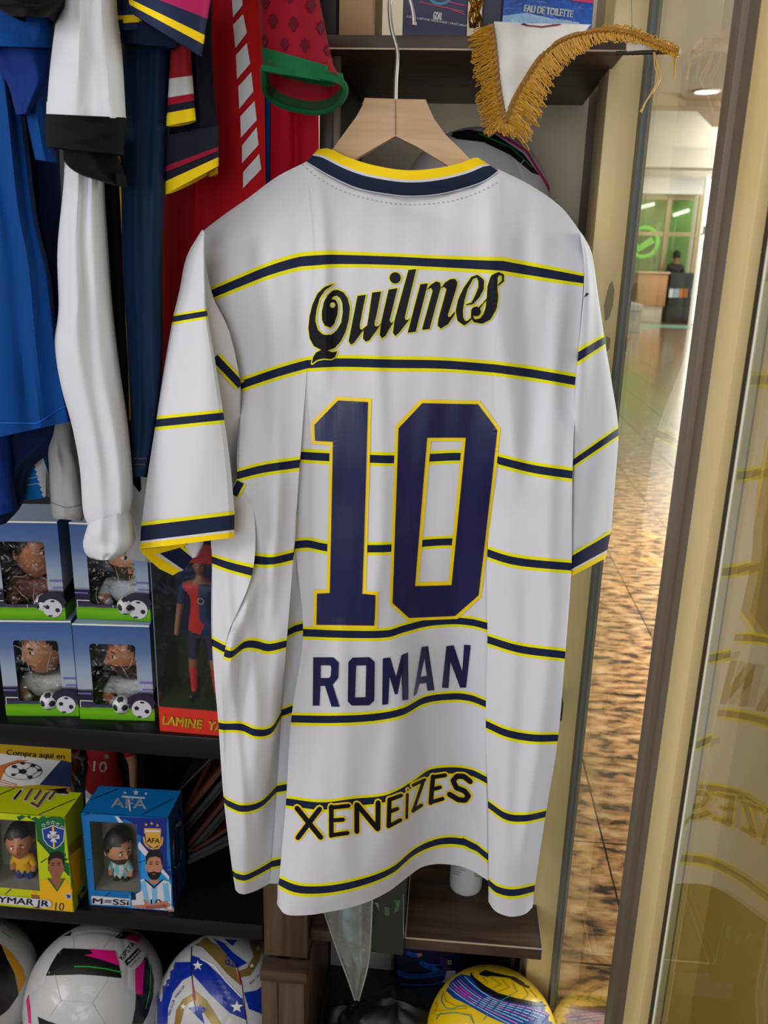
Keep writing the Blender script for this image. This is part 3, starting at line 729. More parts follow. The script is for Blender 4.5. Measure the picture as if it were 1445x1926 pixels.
# ---- collar ----
top = [(598, 281), (617, 279), (650, 294), (700, 310), (761, 320), (816, 317), (866, 307), (896, 296), (910, 303)]
bot = [(576, 305), (617, 330), (672, 355), (728, 366), (772, 370), (827, 366), (883, 352), (916, 339), (938, 322)]
ct = resamp(top, 49); cb = resamp(bot, 49); cg = []; cu_ = []
col_ = MB()
for k in range(9):
    t = k/8; r = []
    for s in range(49):
        u = s/48; e = (2*u-1)**2
        x = ct[s][0]+(cb[s][0]-ct[s][0])*t; y = ct[s][1]+(cb[s][1]-ct[s][1])*t
        yb = 1.0+.035*((x-740)/360)**2+.03
        r.append(at(x, y, Y=yb-.004+.012*(1-t)*(1-e)*-1+.016*e*(1-t)-.006*math.sin(PI*t)))
    cg.append(r); cu_.append([(s/48, t) for s in range(49)])
col_.grid(cg, cu_)
inner = [[p+Vector((0, .003, -.001)) for p in cg[0]], [p+Vector((0, .016, -.018)) for p in cg[0]]]
col_.grid([cg[0]]+inner, [[(s/48, .05) for s in range(49)]]*3)
# front of the neck ring, lower and further back
lf, rt = cg[0][0], cg[0][-1]; ring = []
for k in range(5):
    r = []
    for s in range(33):
        t = s/32; p = lf.lerp(rt, t); p.y += .075*math.sin(PI*t)**.7; p.z -= .085*math.sin(PI*t)**.8 + k*.006
        r.append(p)
    ring.append(r)
col_.grid([r[::-1] for r in ring], [[(s/32, k/4) for s in range(33)] for k in range(5)])
collar = col_.build('collar', M_coll, jer)
# ---- sleeves ----
def sleeve_tube(L, R_, Yl, Yr, thick, vmap, nrow=40, nc=18, bulge=.6, wr=0):
    """L,R: [(v,x,y)]; tube with flattened oval section"""
    g = []; uv = []
    for i in range(nrow+1):
        v = L[0][0]+(L[-1][0]-L[0][0])*i/nrow
        lx, ly = lerp_poly(L, v); rx, ry = lerp_poly(R_, v)
        th = thick(v) if callable(thick) else thick; r = []; ur = []
        for s in range(nc):                       # front, left to right
            t = s/(nc-1); x = lx+(rx-lx)*t; y = ly+(ry-ly)*t
            Y = (Yl(v) if callable(Yl) else Yl)*(1-t)+(Yr(v) if callable(Yr) else Yr)*t
            c = math.sqrt(max(0, 1-(2*t-1)**2)); f = wr*math.sin(t*9+v*2.2)*c
            r.append(at(x, y, Y=Y-th*bulge*c+f)); ur.append((t, v))
        F0 = list(r)
        for s in range(nc-2, 0, -1):
            t = s/(nc-1); c = math.sqrt(max(0, 1-(2*t-1)**2)); p = F0[0].lerp(F0[-1], t); p.y += th*(1.0)*c*(1-bulge*.3); r.append(p); ur.append((t, v))
        g.append(r); uv.append(ur)
    return g, uv
# left sleeve
LL = [(.1, 380, 432), (.3, 352, 480), (.6, 338, 545), (1, 325, 600), (1.5, 309, 692), (2, 293, 796), (2.5, 277, 900), (2.88, 267, 982)]
LR = [(.1, 384, 436), (.3, 385, 492), (.6, 387, 545), (1, 390, 589), (1.5, 405, 680), (2, 421, 783), (2.5, 434, 880), (2.88, 441, 962)]
g, uv = sleeve_tube(LL, LR, lambda v: 1.01-.02*min(v, 2), lambda v: .985-.02*min(v, 2), lambda v: .008+.012*min(v, 2), None, wr=.002)
sl = MB(); sl.grid([r for r in g], uv, closed_u=True); sl.build('sleeve', M_slv, jer)
LL2 = [(0, 266, 982), (1, 263, 1033)]; LR2 = [(0, 441.5, 961), (1, 440.5, 1011)]
cf = MB(); g2, uv2 = sleeve_tube(LL2, LR2, .968, .944, .033, None, nrow=8); cf.grid(g2, uv2, closed_u=True)
cc0 = sum(g2[-1], Vector())/len(g2[-1]); gi = [[p.lerp(cc0, .06) for p in g2[-1]], [p.lerp(cc0, .15)+Vector((0, 0, .02)) for p in g2[-1]]]
cf.grid([g2[-1]]+gi, [[(0, .9)]*len(g2[0])]*3, closed_u=True); cf.build('cuff', M_cuff, jer)
# turned back edge of the left cuff hanging below
fl = MB()
def plate(mb, pts, Y, th=.002, step=8, m=0, bend=0):
    P, T = tri2d([pts], step); mb.cur = m; xs = [p[0] for p in P]; xm = (min(xs)+max(xs))/2; xw = (max(xs)-min(xs))/2
    F_ = [at(x, y, Y=(Y(x, y) if callable(Y) else Y)+bend*((x-xm)/xw)**2) for x, y in P]
    B_ = [p+Vector((0, th, 0)) for p in F_]; b = len(mb.v); mb.v += F_+B_; n = len(P)
    from collections import Counter
    ed = {}
    for t in T:
        mb.face([b+i for i in t]); mb.face([b+n+i for i in t][::-1])
        for i in range(len(t)):
            a, c = t[i], t[(i+1) % len(t)]
            if (c, a) in ed: del ed[(c, a)]
            else: ed[(a, c)] = 1
    for a, c in ed: mb.face((b+a, b+n+a, b+n+c, b+c))
fy = lambda x, y: .975+.0006*(y-1020)
plate(fl, [(263, 1034), (300, 1030), (345, 1020), (352, 1026), (300, 1041), (290, 1042), (340, 1074), (325, 1082), (300, 1070), (277, 1050)], lambda x, y: fy(x, y)-.002, m=0)
plate(fl, [(290, 1042), (297, 1039), (345, 1072), (340, 1075)], lambda x, y: fy(x, y)-.0015, m=1)
plate(fl, [(297, 1039), (335, 1028), (363, 1049), (345, 1072)], fy, m=2)
plate(fl, [(335, 1027), (340, 1025), (367, 1047), (362, 1049)], lambda x, y: fy(x, y)-.0015, m=3)
fl.build('cuff_fold', [cloth('gold_knit', GOLD, rough=.8), M_white, cloth('navy_knit', NAVY, rough=.8), cloth('lime_print', YEL)], jer, smooth=False)
sw = MB()
g3, uv3 = sleeve_tube([(0, 330, 1000), (.5, 345, 1028), (1, 362, 1050)], [(0, 383, 1000), (.5, 383, 1022), (1, 372, 1046)], .985, .985, .012, None, nrow=10, nc=10)
sw.grid(g3, None, closed_u=True); sw.build('sleeve_lining', M_white, jer)
# under-arm gusset between left sleeve and body
gu = MB(); gg = []
GLs = [(0, 380, 440), (1, 378, 560), (1.6, 392, 660), (2.4, 408, 780), (3.2, 428, 900), (3.7, 437, 960)]
GRs = [(0, 378, 442), (1, 400, 556), (1.4, 430, 620), (2, 452, 722), (2.6, 450, 810), (3.1, 447, 894), (3.4, 462, 930), (3.7, 478, 968)]
for i in range(45):
    v = 3.7*i/44; a = lerp_poly(GLs, v); b = lerp_poly(GRs, v)
    gg.append([at(a[0]+(b[0]-a[0])*s/11, a[1]+(b[1]-a[1])*s/11, Y=.985+(.016+.010*v*0)*s/11-.004*math.sin(PI*s/11)+.004*v*.5) for s in range(12)])
gu.grid(gg); gu.build('underarm', M_white, jer)
allm = MB(); allm.add(body.v, body.f); allm.add(gu.v, gu.f)
pj = Print(allm.bvh())
for pts in ([(404, 672), (452, 725)], [(440, 930), (452, 906)]):
    pj.line(pts, 12, .0012, m=1, caps=False); pj.line(pts, 7, .0018, m=0, caps=False)
pj.line([(1098, 443), (1100, 540)], .8, .0008, m=2)
pj.line([(398, 553), (425, 600), (447, 680), (452, 725), (451, 800), (447, 890)], .8, .0008, m=2, caps=False)
# stitch line round the neck
st = [(569, 310), (600, 336), (640, 358), (690, 374), (740, 383), (790, 385), (850, 378), (905, 360), (945, 338)]
stl = resamp(st, 90)
for i in range(0, 88, 2): pj.line([stl[i], ((stl[i][0]+stl[i+1][0])/2+1.2, (stl[i][1]+stl[i+1][1])/2)], .7, .0006, m=2, caps=False)
pj.build('seam_detail', [cloth('navy_print_edge', NAVY), cloth('lime_print', YEL), mat('seam_thread', C(150, 158, 170), rough=.8)], jer)['kind'] = 'stuff'
# right sleeve
RL = [(.1, 1092, 437), (.55, 1099, 530), (1, 1087, 672), (1.5, 1077, 780), (2, 1076, 872), (2.5, 1076, 960), (2.88, 1075, 1040)]
RR = [(.1, 1096, 441), (.3, 1113, 474), (.55, 1124, 545), (1, 1138, 640), (1.5, 1152, 725), (2, 1163.5, 812), (2.4, 1158, 900), (2.88, 1150, 997)]
g, uv = sleeve_tube(RL, RR, lambda v: 1.03-.006*v, lambda v: 1.06, lambda v: .006+.014*min(v, 2), None, bulge=.5, wr=.002)
sr = MB(); sr.grid(g, uv, closed_u=True); sr.build('sleeve', M_slv, jer)
cr_ = MB(); g2, uv2 = sleeve_tube([(0, 1075, 1040), (1, 1074.5, 1084)], [(0, 1150, 996), (1, 1140, 1050)], 1.012, 1.06, .034, None, nrow=8, bulge=.5); cr_.grid(g2, uv2, closed_u=True)
cr_.build('cuff', M_cuff, jer)
ps = Print(sr.bvh()); ps.poly([(1092, 545), (1107, 553), (1099, 560), (1092, 556)], .001); ps.build('seam_detail', cloth('navy_print_edge', NAVY), jer)

# ---- prints ----
PJ = Print(bodybvh)
def q1(p): return (570+p[0]/3.6125, 490+p[1]/3.6125)
INK = mat('black_navy_print', C(10, 11, 22), rough=.55, spec=.2); FOIL = mat('navy_foil', C(14, 16, 72), rough=.3, spec=.6, coat=.1)
OUT = mat('lime_print_outline', YEL, rough=.5); OUTG = mat('gold_print_outline', GOLD, rough=.4)
Q = [(210,155),(150,178),(105,225),(70,300),(50,380),(42,460),(52,530),(80,580),(128,606),(95,625),(75,655),(65,700),(100,673),(145,664),(190,668),(215,655),(233,615),(200,622),(165,612),(215,592),(258,548),(292,480),(312,400),(320,320),(305,255),(275,215),(235,198),(200,203),(165,235),(143,285),(132,345),(133,400),(150,442),(185,455),(212,425),(234,365),(238,305),(225,270),(200,262),(188,262),(205,243),(230,238),(255,255),(270,290),(273,350),(262,420),(232,470),(188,504),(140,503),(106,472),(88,410),(95,340),(115,260),(150,200)]
u1 = [(372,240),(428,232),(386,440),(390,466),(405,468),(440,440),(472,218),(532,210),(486,430),(490,447),(510,445),(530,428),(455,540),(430,550),(412,530),(415,468),(345,560),(325,570),(312,545)]
i1 = [(583,197),(642,188),(588,405),(598,424),(618,412),(560,508),(535,528),(520,505),(528,430)]
l1 = [(718,65),(770,58),(692,385),(700,405),(718,400),(738,382),(655,488),(628,512),(612,490),(622,410)]
m1 = [(797,162),(848,155),(765,482),(712,490)]
m2 = [(838,200),(868,165),(905,142),(932,150),(936,185),(860,465),(808,470),(882,205),(870,185)]
m3 = [(930,195),(965,150),(1000,128),(1030,124),(1047,145),(1045,175),(982,372),(990,385),(1003,378),(1030,345),(1030,365),(985,430),(935,462),(915,440),(920,400),(975,195),(955,178)]
letters = [Q, u1, i1, circ(627, 118, 38), l1, m1, m2, m3]
for L in letters:
    P = [q1(p) for p in L]
    PJ.line(P, 2.6, .0007, step=9, m=1, closed=True); PJ.poly(P, .0014, 7, m=0)
estk = ([(1108,300),(1150,290),(1185,240),(1212,185),(1212,140),(1185,106),(1150,118),(1105,190),(1075,270),(1062,340),(1068,395),(1095,425),(1120,415),(1152,385)], [3,7,16,20,20,8,8,14,22,24,22,14,7,4])
sstk = ([(1325,168),(1355,140),(1355,100),(1325,88),(1298,115),(1288,180),(1288,250),(1280,320),(1255,375),(1215,408),(1165,410),(1148,385),(1152,350)], [4,7,7,9,22,32,36,36,32,20,9,7,10])
for pts, hw in (estk, sstk, ([(1200, 318), (1225, 290), (1250, 262)], [6, 3, 5])):
    pp = [q1(p) for p in pts]; h2 = [x/3.6125 for x in hw]
    PJ.line(pp, [x+2.6 for x in h2], .0007, m=1); PJ.line(pp, h2, .0014, m=0)
PJ.poly([q1(p) for p in circ(1175, 345, 42)], .0007, m=1); PJ.poly([q1(p) for p in circ(1175, 345, 33)], .0016, m=0)
PJ.poly([q1(p) for p in circ(198, 302, 19)], .0018, m=1); PJ.poly([q1(p) for p in circ(198, 302, 10)], .0021, m=2)
PJ.build('sponsor_lettering', [INK, OUT, M_white], jer)
PN = Print(bodybvh)
one = [(425,158),(515,66),(628,72),(606,795),(655,800),(650,915),(432,912),(435,795),(483,792),(495,222),(427,218)]
one_y = [(412,150),(510,52),(641,58),(620,785),(666,788),(662,928),(418,925),(423,780),(470,780),(483,235),(413,230)]
PN.poly([c6(*p) for p in one_y], .0007, 8, m=1); PN.poly([c6(*p) for p in one], .0014, 8, m=0)
z_y = [(730,162),(825,62),(1048,66),(1129,173),(1055,808),(965,890),(775,898),(708,835)]; z_yi = [(864,220),(982,220),(930,748),(818,752)]
z_n = [(742,170),(832,76),(1042,80),(1116,178),(1045,800),(955,878),(780,886),(718,830)]; z_ni = [(850,206),(996,206),(942,762),(803,766)]
PN.poly([[c6(*p) for p in z_y], [c6(*p) for p in z_yi]], .0007, 8, m=1); PN.poly([[c6(*p) for p in z_n], [c6(*p) for p in z_ni]], .0014, 8, m=0)
PN.build('number_print', [FOIL, OUTG], jer)
PR = Print(bodybvh)
Rr = [(420,112),(497,112),(517,132),(515,190),(494,215),(520,298),(490,298),(465,220),(447,220),(444,294),(418,294)]; Rh = [(449,142),(485,142),(489,150),(487,182),(480,190),(448,190)]
Oo = [(568,113),(632,111),(652,130),(650,275),(630,293),(565,294),(550,278),(552,130)]; Oh = [(582,143),(620,142),(617,262),(577,264)]
Mm = [(682,116),(710,112),(732,185),(752,104),(777,94),(778,272),(755,274),(752,175),(738,250),(728,252),(708,185),(703,288),(680,292)]
Aa = [(828,73),(853,70),(877,236),(850,238),(846,208),(820,212),(808,252),(797,258)]; Ah = [(839,115),(848,182),(824,186)]
Nn = [(922,70),(950,66),(983,165),(990,64),(1015,66),(998,226),(975,226),(938,130),(930,228),(905,226)]
for L in ([Rr, Rh], [Oo, Oh], [Mm], [Aa, Ah], [Nn]): PR.poly([[c7(*p) for p in l] for l in L], .001, 7)
PR.build('name_lettering', FOIL, jer)
PX = Print(bodybvh)
def q2(p): return (530+p[0]/3.6125, 1430+p[1]/3.6125)
XS = [([(105,322),(265,520)],17),([(258,328),(112,522)],17), ([(337,312),(337,508)],16),([(337,318),(452,306)],14),([(337,405),(415,400)],14),([(337,506),(445,490)],14),
      ([(508,298),(508,480)],17),([(512,300),(650,462)],17),([(654,285),(652,462)],17), ([(730,262),(724,440)],14),([(730,265),(808,236)],13),([(728,347),(782,327)],13),([(722,446),(802,404)],13),
      ([(850,228),(845,388)],9), ([(888,168),(968,130)],10),([(960,136),(888,345)],10),([(888,340),(945,303)],12),
      ([(1025,108),(1010,285)],16),([(1022,112),(1110,98)],13),([(1015,197),(1075,180)],13),([(1010,282),(1092,258)],13),
      ([(1285,142),(1240,106),(1190,104),(1163,135),(1185,182),(1245,205),(1272,240),(1250,268),(1200,264),(1138,228)],18)]
for pts, hw in XS: PX.line([q2(p) for p in pts], (hw+11)/3.6125, .0007, m=1, step=6)
for pts, hw in XS: PX.line([q2(p) for p in pts], hw/3.6125, .0014, m=0, step=6)
PX.poly([q2(p) for p in circ(853, 197, 16)], .0008, m=1); PX.poly([q2(p) for p in circ(853, 197, 6)], .0016, m=0)
PX.build('hem_lettering', [INK, OUTG], jer)

# ================= wooden hanger =================
hang = thing('coat_hanger', 'pale wooden hanger with silver hook carrying the white number 10 jersey', 'hanger', at(744, 256, Y=1.04))
arm = [(686, 184), (744, 186), (801, 187), (806, 200), (816, 222), (838, 253), (867, 281), (885, 300), (940, 345), (1000, 372), (1040, 400), (1030, 412), (985, 395), (920, 362), (842, 311), (785, 276), (744, 256), (708, 276), (674, 296), (600, 345), (530, 385), (450, 425), (440, 412), (500, 372), (570, 325), (628, 278), (647, 251), (670, 220), (681, 200)]
hb = MB(); plate(hb, arm, lambda x, y: 1.05+.00006*abs(x-744), th=.013, step=14)
ho = hb.build('wooden_arm', wood_mat('beech_wood', C(205, 172, 135), C(190, 155, 118), axis=0, scale=12, rough=.5), hang, smooth=False)
hj = MB(); hj.tube([at(744, 188, Y=1.0493), at(744, 254, Y=1.0493)], .0006, 4); hj.build('joint_line', mat('joint_dark', C(130, 95, 65)), hang)
hk = MB(); pts = [(744, 192), (745, 150), (748, 102), (743, 78), (737, 56), (733, 20), (735, -5), (745, -22), (756, -27), (767, -15), (772, 2), (777, 22), (779, 44)]
P3 = [tuple(lerp_poly([(i, *p) for i, p in enumerate(pts)], i*.33)) for i in range(37)]
hk.tube([at(x, y, Y=1.056) for x, y in P3], .0023, 10)
hk.lathe([(.0001, 0), (.003, .001), (.003, .004), (.0001, .005)], at(779, 46, Y=1.056)-Vector((0, 0, .002)), 10)
hk.build('hook', mat('brushed_steel', C(190, 190, 186), rough=.3, metal=1), hang)
# carrying ring and rail above the frame
rail = thing('clothes_rail', 'chrome rail above the hanging shirts', 'rail', at(300, -170, Y=.98))
rb = MB(); zr = at(744, -120, Y=1.056).z; rb.tube([Vector((-.75, 1.056, zr)), Vector((.19, 1.056, zr))], .012, 12); rb.build('bar', mat('chrome', C(200, 200, 200), rough=.15, metal=1), rail)
rl = MB(); hz = at(756, -24, Y=1.056)
rl.tube([hz+Vector((0, 0, .001)), Vector((hz.x, 1.056, zr))], .002, 6); rl.build('hanging_ring', mat('chrome', C(200, 200, 200)), rail)
# ================= clothes hanging at the left =================
def hang_piece(name, parent, L, R_, Y, th, m, vr=None, folds=(), nrow=None, nc=26, uvm=None, dy=0, open_bottom=True, seed=0):
    """hollow hanging cloth piece: L, R_ = [(x, y)...] side outlines top to bottom (photo px), Y depth, th thickness
       folds = [(t, amp, width)] vertical ridges"""
    n = len(L); nrow = nrow or max(10, int((L[-1][1]-L[0][1])/14)); g = []; uv = []
    rnd = random.Random(seed)
    ph = [rnd.uniform(0, 6) for _ in range(4)]
    Lp = [(i/(n-1), *L[i]) for i in range(n)]; k = len(R_); Rp = [(i/(k-1), *R_[i]) for i in range(k)]
    for i in range(nrow+1):
        v = i/nrow; lx, ly = lerp_poly(Lp, v); rx, ry = lerp_poly(Rp, v); r = []; ur = []
        Yv = Y+dy*v
        for s in range(nc):
            t = s/(nc-1); c = math.sqrt(max(0, 1-(2*t-1)**2)); x = lx+(rx-lx)*t; y = ly+(ry-ly)*t
            d = sum(-a*.7*math.exp(-((t-t0-.05*math.sin(3*v+j*2))/(w_*1.3))**2)*(.75+.35*math.sin(4*v+j*1.7)) for j, (t0, a, w_) in enumerate(folds))*min(1, c*2)
            d += .0012*math.sin(v*9+ph[0]+t*5)*c+.001*math.sin(v*17+ph[1]-t*8)*c
            r.append(at(x, y, Y=Yv-th*.5*c+d)); ur.append((t, v))
        F0 = list(r)
        for s in range(nc-2, 0, -1):
            t = s/(nc-1); c = math.sqrt(max(0, 1-(2*t-1)**2)); p = F0[0].lerp(F0[-1], t); p.y += th*.6*c; r.append(p); ur.append((t, v))
        g.append(r); uv.append(ur)
    mb = MB(); mb.grid(g, uv, closed_u=True)
    ins = [p+Vector((0, 0, .012)) for p in g[-1]]
    c0 = sum((p for p in g[-1]), Vector())/len(g[-1]); ins = [p.lerp(c0, .03)+Vector((0, 0, .012)) for p in g[-1]]
    mb.grid([g[-1], ins], [uv[-1], uv[-1]], closed_u=True)
    return mb.build(name, m, parent), mb
RB = cloth('royal_blue_knit', C(0, 60, 128), rough=.8, noise=.08, nscale=8); RB2 = cloth('deep_blue_knit', C(8, 42, 112), rough=.8); DB = cloth('dark_blue_knit', C(10, 26, 66), rough=.8)
BK = cloth('black_cloth', C(8, 8, 11), rough=.8); WH = cloth('white_sports_cloth', C(206, 208, 216), rough=.6, bump=.05); GW = cloth('grey_white_cloth', C(150, 150, 150), rough=.7)
NV = cloth('navy_track_cloth', C(8, 34, 66), rough=.6); NV2 = cloth('dark_navy_cloth', C(16, 20, 38), rough=.7)
RED = cloth('red_cloth', C(176, 10, 20), rough=.7); 
def lbl(mb_):
    pr = Print(mb_.bvh()); return pr
top = -150
# royal blue shirt at far left
t = thing('blue_shirt', 'royal blue shirt hanging at the far left with a folded short sleeve', 'shirt', at(40, 838, Y=.96))
o, bb = hang_piece('body', t, [(-90, top), (-80, 200), (-70, 500), (-75, 838)], [(20, top), (30, 100), (50, 280), (68, 420), (92, 520), (108, 650), (122, 730), (136, 792)], .965, .05, RB, folds=[(.72, .014, .05), (.86, -.012, .05), (.6, -.01, .06), (.93, .008, .03)], seed=1)
pr = lbl(bb); pr.line([(0, 795), (70, 796), (128, 760)], .6, .0008, caps=False); pr.build('stitching', cloth('light_blue_thread', C(30, 110, 210)), t)
hang_piece('sleeve', t, [(-60, top), (-60, 20), (-60, 85)], [(95, top), (102, 25), (98, 90)], .925, .05, RB, folds=[(.8, .006, .06)], seed=2)
hang_piece('sleeve_lining', t, [(-40, 86), (10, 150), (30, 215)], [(96, 92), (92, 150), (56, 214)], .935, .04, RB2, folds=[(.7, .01, .1), (.3, -.008, .1)], seed=3)
hang_piece('cuff', t, [(48, 205), (52, 235), (66, 300)], [(88, 150), (88, 230), (104, 305)], .95, .03, RB, folds=[(.5, .008, .1)], seed=4)
# darker blue sweater behind it
t = thing('blue_shirt', 'darker navy blue shirt behind the royal blue one, its rounded hem hanging lower', 'shirt', at(20, 985, Y=1.03))
hang_piece('body', t, [(-100, top), (-100, 300), (-100, 700), (-100, 900), (-60, 1000)], [(108, top), (112, 300), (130, 600), (140, 760), (134, 822), (60, 880), (40, 950), (10, 985)], 1.03, .05, DB, folds=[(.8, .014, .05), (.6, .01, .05), (.9, -.01, .04)], seed=5)
hang_piece('hem_panel', t, [(-60, 780), (-60, 880), (-50, 985)], [(18, 780), (22, 900), (30, 960)], 1.0, .04, RB2, seed=6)
# sky blue shorts with white stripe, below
t = thing('sky_blue_shorts', 'sky blue shorts with a jagged white side stripe showing below the blue shirts', 'shorts', at(55, 940, Y=1.055))
o, bb = hang_piece('leg', t, [(10, 640), (14, 750), (27, 943)], [(88, 640), (88, 760), (91, 936)], 1.06, .03, cloth('sky_blue_cloth', C(14, 108, 186)), seed=7)
pr = lbl(bb); z = [(52, 834), (72, 828), (92, 900), (92, 938), (82, 940)]
zz = [(52+(82-52)*k/22+(2.5 if k % 2 else -1), 834+(940-834)*k/22) for k in range(22, 0, -1)]
pr.poly([z[0], z[1], z[2], z[3], z[4]]+zz, .001); pr.line([(26, 904), (76, 896)], .5, .0008, caps=False); pr.line([(27, 915), (78, 908)], .5, .0008, caps=False); pr.build('side_stripe', WH, t)
# grey-white shorts
t = thing('white_shorts', 'greyish white short leg hanging left of the long white sleeve', 'shorts', at(125, 985, Y=1.02))
o, bb = hang_piece('leg', t, [(90, 640), (89, 815), (92, 880), (96, 960), (100, 975)], [(140, 640), (135, 815), (146, 880), (158, 960), (154, 980)], 1.025, .035, GW, folds=[(.3, .004, .1)], seed=8)
pr = lbl(bb); pr.line([(96, 945), (125, 955), (155, 948)], .8, .0008, caps=False); pr.build('seam', mat('grey_thread', C(110, 110, 112)), t)
t = thing('grey_shirt', 'pale grey garment end hanging behind the left sleeve of the white jersey', 'shirt', at(265, 1060, Y=1.06))
hang_piece('body', t, [(236, 700), (236, 900), (232, 1000), (240, 1052)], [(300, 700), (300, 900), (300, 1000), (296, 1060)], 1.075, .035, cloth('pale_grey_cloth', C(140, 140, 142)), folds=[(.6, .006, .1)], seed=9)
# white long sleeves with black cuffs
t = thing('black_white_jacket', 'white and black long-sleeved top with a wide black cuff, second from the left', 'jacket', at(160, 290, Y=.9))
o, bb = hang_piece('sleeve', t, [(140, top), (113, -10), (96, 110), (87, 216)], [(220, top), (215, -10), (227, 100), (235, 223)], .905, .05, WH, folds=[(.35, .006, .05), (.62, -.006, .06), (.8, .005, .05)], seed=10)
cm = MB(); hang_piece('cuff', t, [(86, 214), (85, 245), (88, 276)], [(235.5, 221), (233, 255), (229, 291)], .903, .054, BK, seed=11)
hang_piece('cuff_lining', t, [(118, 280), (122, 305), (150, 328), (212, 348)], [(214, 280), (224, 300), (232, 325), (234, 352)], .925, .03, BK, folds=[(.5, .008, .1)], seed=12)
hang_piece('side_panel', t, [(178, 290), (196, 440), (212, 600), (225, 800), (242, 900)], [(236, 290), (238, 440), (240, 600), (246, 800), (262, 926)], 1.0, .03, BK, folds=[(.5, .006, .1)], seed=13)
hang_piece('rolled_collar', t, [(-40, top), (-40, -10), (-10, 12), (20, 30)], [(120, top), (118, -10), (112, 12), (90, 33)], .88, .06, BK, folds=[(.4, .01, .1)], seed=14)
t = thing('white_sweatshirt', 'long white sleeve with a gathered cuff hanging beside the blue shirts', 'sweatshirt', at(200, 1050, Y=.95))
o, bb = hang_piece('sleeve', t, [(122, 250), (120, 340), (108, 470), (110, 580), (102, 650), (112, 720), (135, 800), (150, 880), (156, 960), (166, 988)], [(188, 250), (190, 340), (198, 450), (206, 560), (220, 680), (236, 790), (244, 870), (247, 930), (243, 962)], .955, .055, WH,
   folds=[(.33, .007, .10), (.56, -.008, .11), (.78, .006, .07)], seed=15)
hang_piece('cuff', t, [(166, 984), (156, 1022), (164, 1045), (182, 1053)], [(240, 960), (250, 1000), (248, 1030), (212, 1054)], .95, .05, WH, folds=[(.3, .006, .08), (.7, .006, .08)], seed=16)
# navy track top with thin gold piping
t = thing('navy_tracksuit', 'long navy tracksuit sleeve with thin gold piping down its left edge', 'tracksuit', at(270, 890, Y=.99))
o, bb = hang_piece('sleeve', t, [(225, top), (228, 120), (227, 300), (229, 470), (238, 640), (245, 790), (246, 895)], [(318, top), (318, 100), (312, 300), (304, 480), (304, 640), (298, 780), (276, 898)], .985, .04, NV, folds=[(.3, .006, .06), (.6, -.005, .08), (.8, .004, .06)], seed=17)
pr = lbl(bb); pr.line([(250, 862), (276, 862)], .7, .0008, caps=False); pr.line([(250, 873), (274, 873)], .7, .0008, caps=False); pr.build('hem_stitching', mat('plum_thread', C(110, 40, 80)), t)
mb = MB(); pts = [(227, -60), (229, 90), (226, 200), (224, 300), (229, 380), (233, 470), (239, 600), (244, 700), (246, 790)]
mb.tube([at(*lerp_poly([(i, *p) for i, p in enumerate(pts)], k*.2), Y=.984) for k in range(41)], .0017, 6); mb.build('piping', cloth('gold_piping', C(226, 170, 20)), t)
# crimson and navy striped sleeve at the top
t = thing('striped_jersey', 'magenta jersey sleeve at the top edge with navy and yellow cuff', 'jersey', at(320, 105, Y=.93))
CU6 = ramp_mat('magenta_sleeve', [(0, C(176, 20, 92)), (.70, C(176, 20, 92)), (.72, C(18, 34, 70)), (.84, GOLD), (.91, C(18, 34, 70))], rough=.7)
mb = MB()
def skew(name, parent, TL, TR, BL, BR, Y, th, m, n=14, nc=24, mid=None, seed=0, sag=0, folds=()):
    g = []; uv = []
    for i in range(n+1):
        v = i/n; r = []; ur = []
        for s in range(nc):
            t_ = s/(nc-1); c = math.sqrt(max(0, 1-(2*t_-1)**2)); a = (TL[0]+(TR[0]-TL[0])*t_, TL[1]+(TR[1]-TL[1])*t_); b = (BL[0]+(BR[0]-BL[0])*t_, BL[1]+(BR[1]-BL[1])*t_-sag*math.sin(PI*t_))
            d = sum(-am*math.exp(-((t_-t0)/w_)**2) for (t0, am, w_) in folds)
            r.append(at(a[0]+(b[0]-a[0])*v, a[1]+(b[1]-a[1])*v, Y=Y-th*.5*c+.0015*math.sin(8*t_+seed)+d)); ur.append((t_, v))
        F0 = list(r)
        for s in range(nc-2, 0, -1):
            t_ = s/(nc-1); c = math.sqrt(max(0, 1-(2*t_-1)**2)); p = F0[0].lerp(F0[-1], t_); p.y += th*.6*c; r.append(p); ur.append((t_, v))
        g.append(r); uv.append(ur)
    mb = MB(); mb.grid(g, uv, closed_u=True); c0 = sum(g[-1], Vector())/len(g[-1]); mb.grid([g[-1], [p.lerp(c0, .04)+Vector((0, 0, .01)) for p in g[-1]]], [uv[-1]]*2, closed_u=True)
    mb.build(name, m, parent); return mb
skew('sleeve', t, (218, -150), (420, -150), (246, 24), (379, 106), .915, .045, CU6, seed=1)
skew('sleeve_back', t, (218, -150), (300, -150), (218, 58), (262, 55), .945, .02, ramp_mat('magenta_back', [(0, C(18, 34, 70)), (.86, GOLD), (.93, C(18, 34, 70))], rough=.7), seed=2)
skew('under_cuff', t, (225, 30), (340, 60), (226, 80), (330, 90), .955, .03, cloth('navy_knit', NAVY), seed=3)
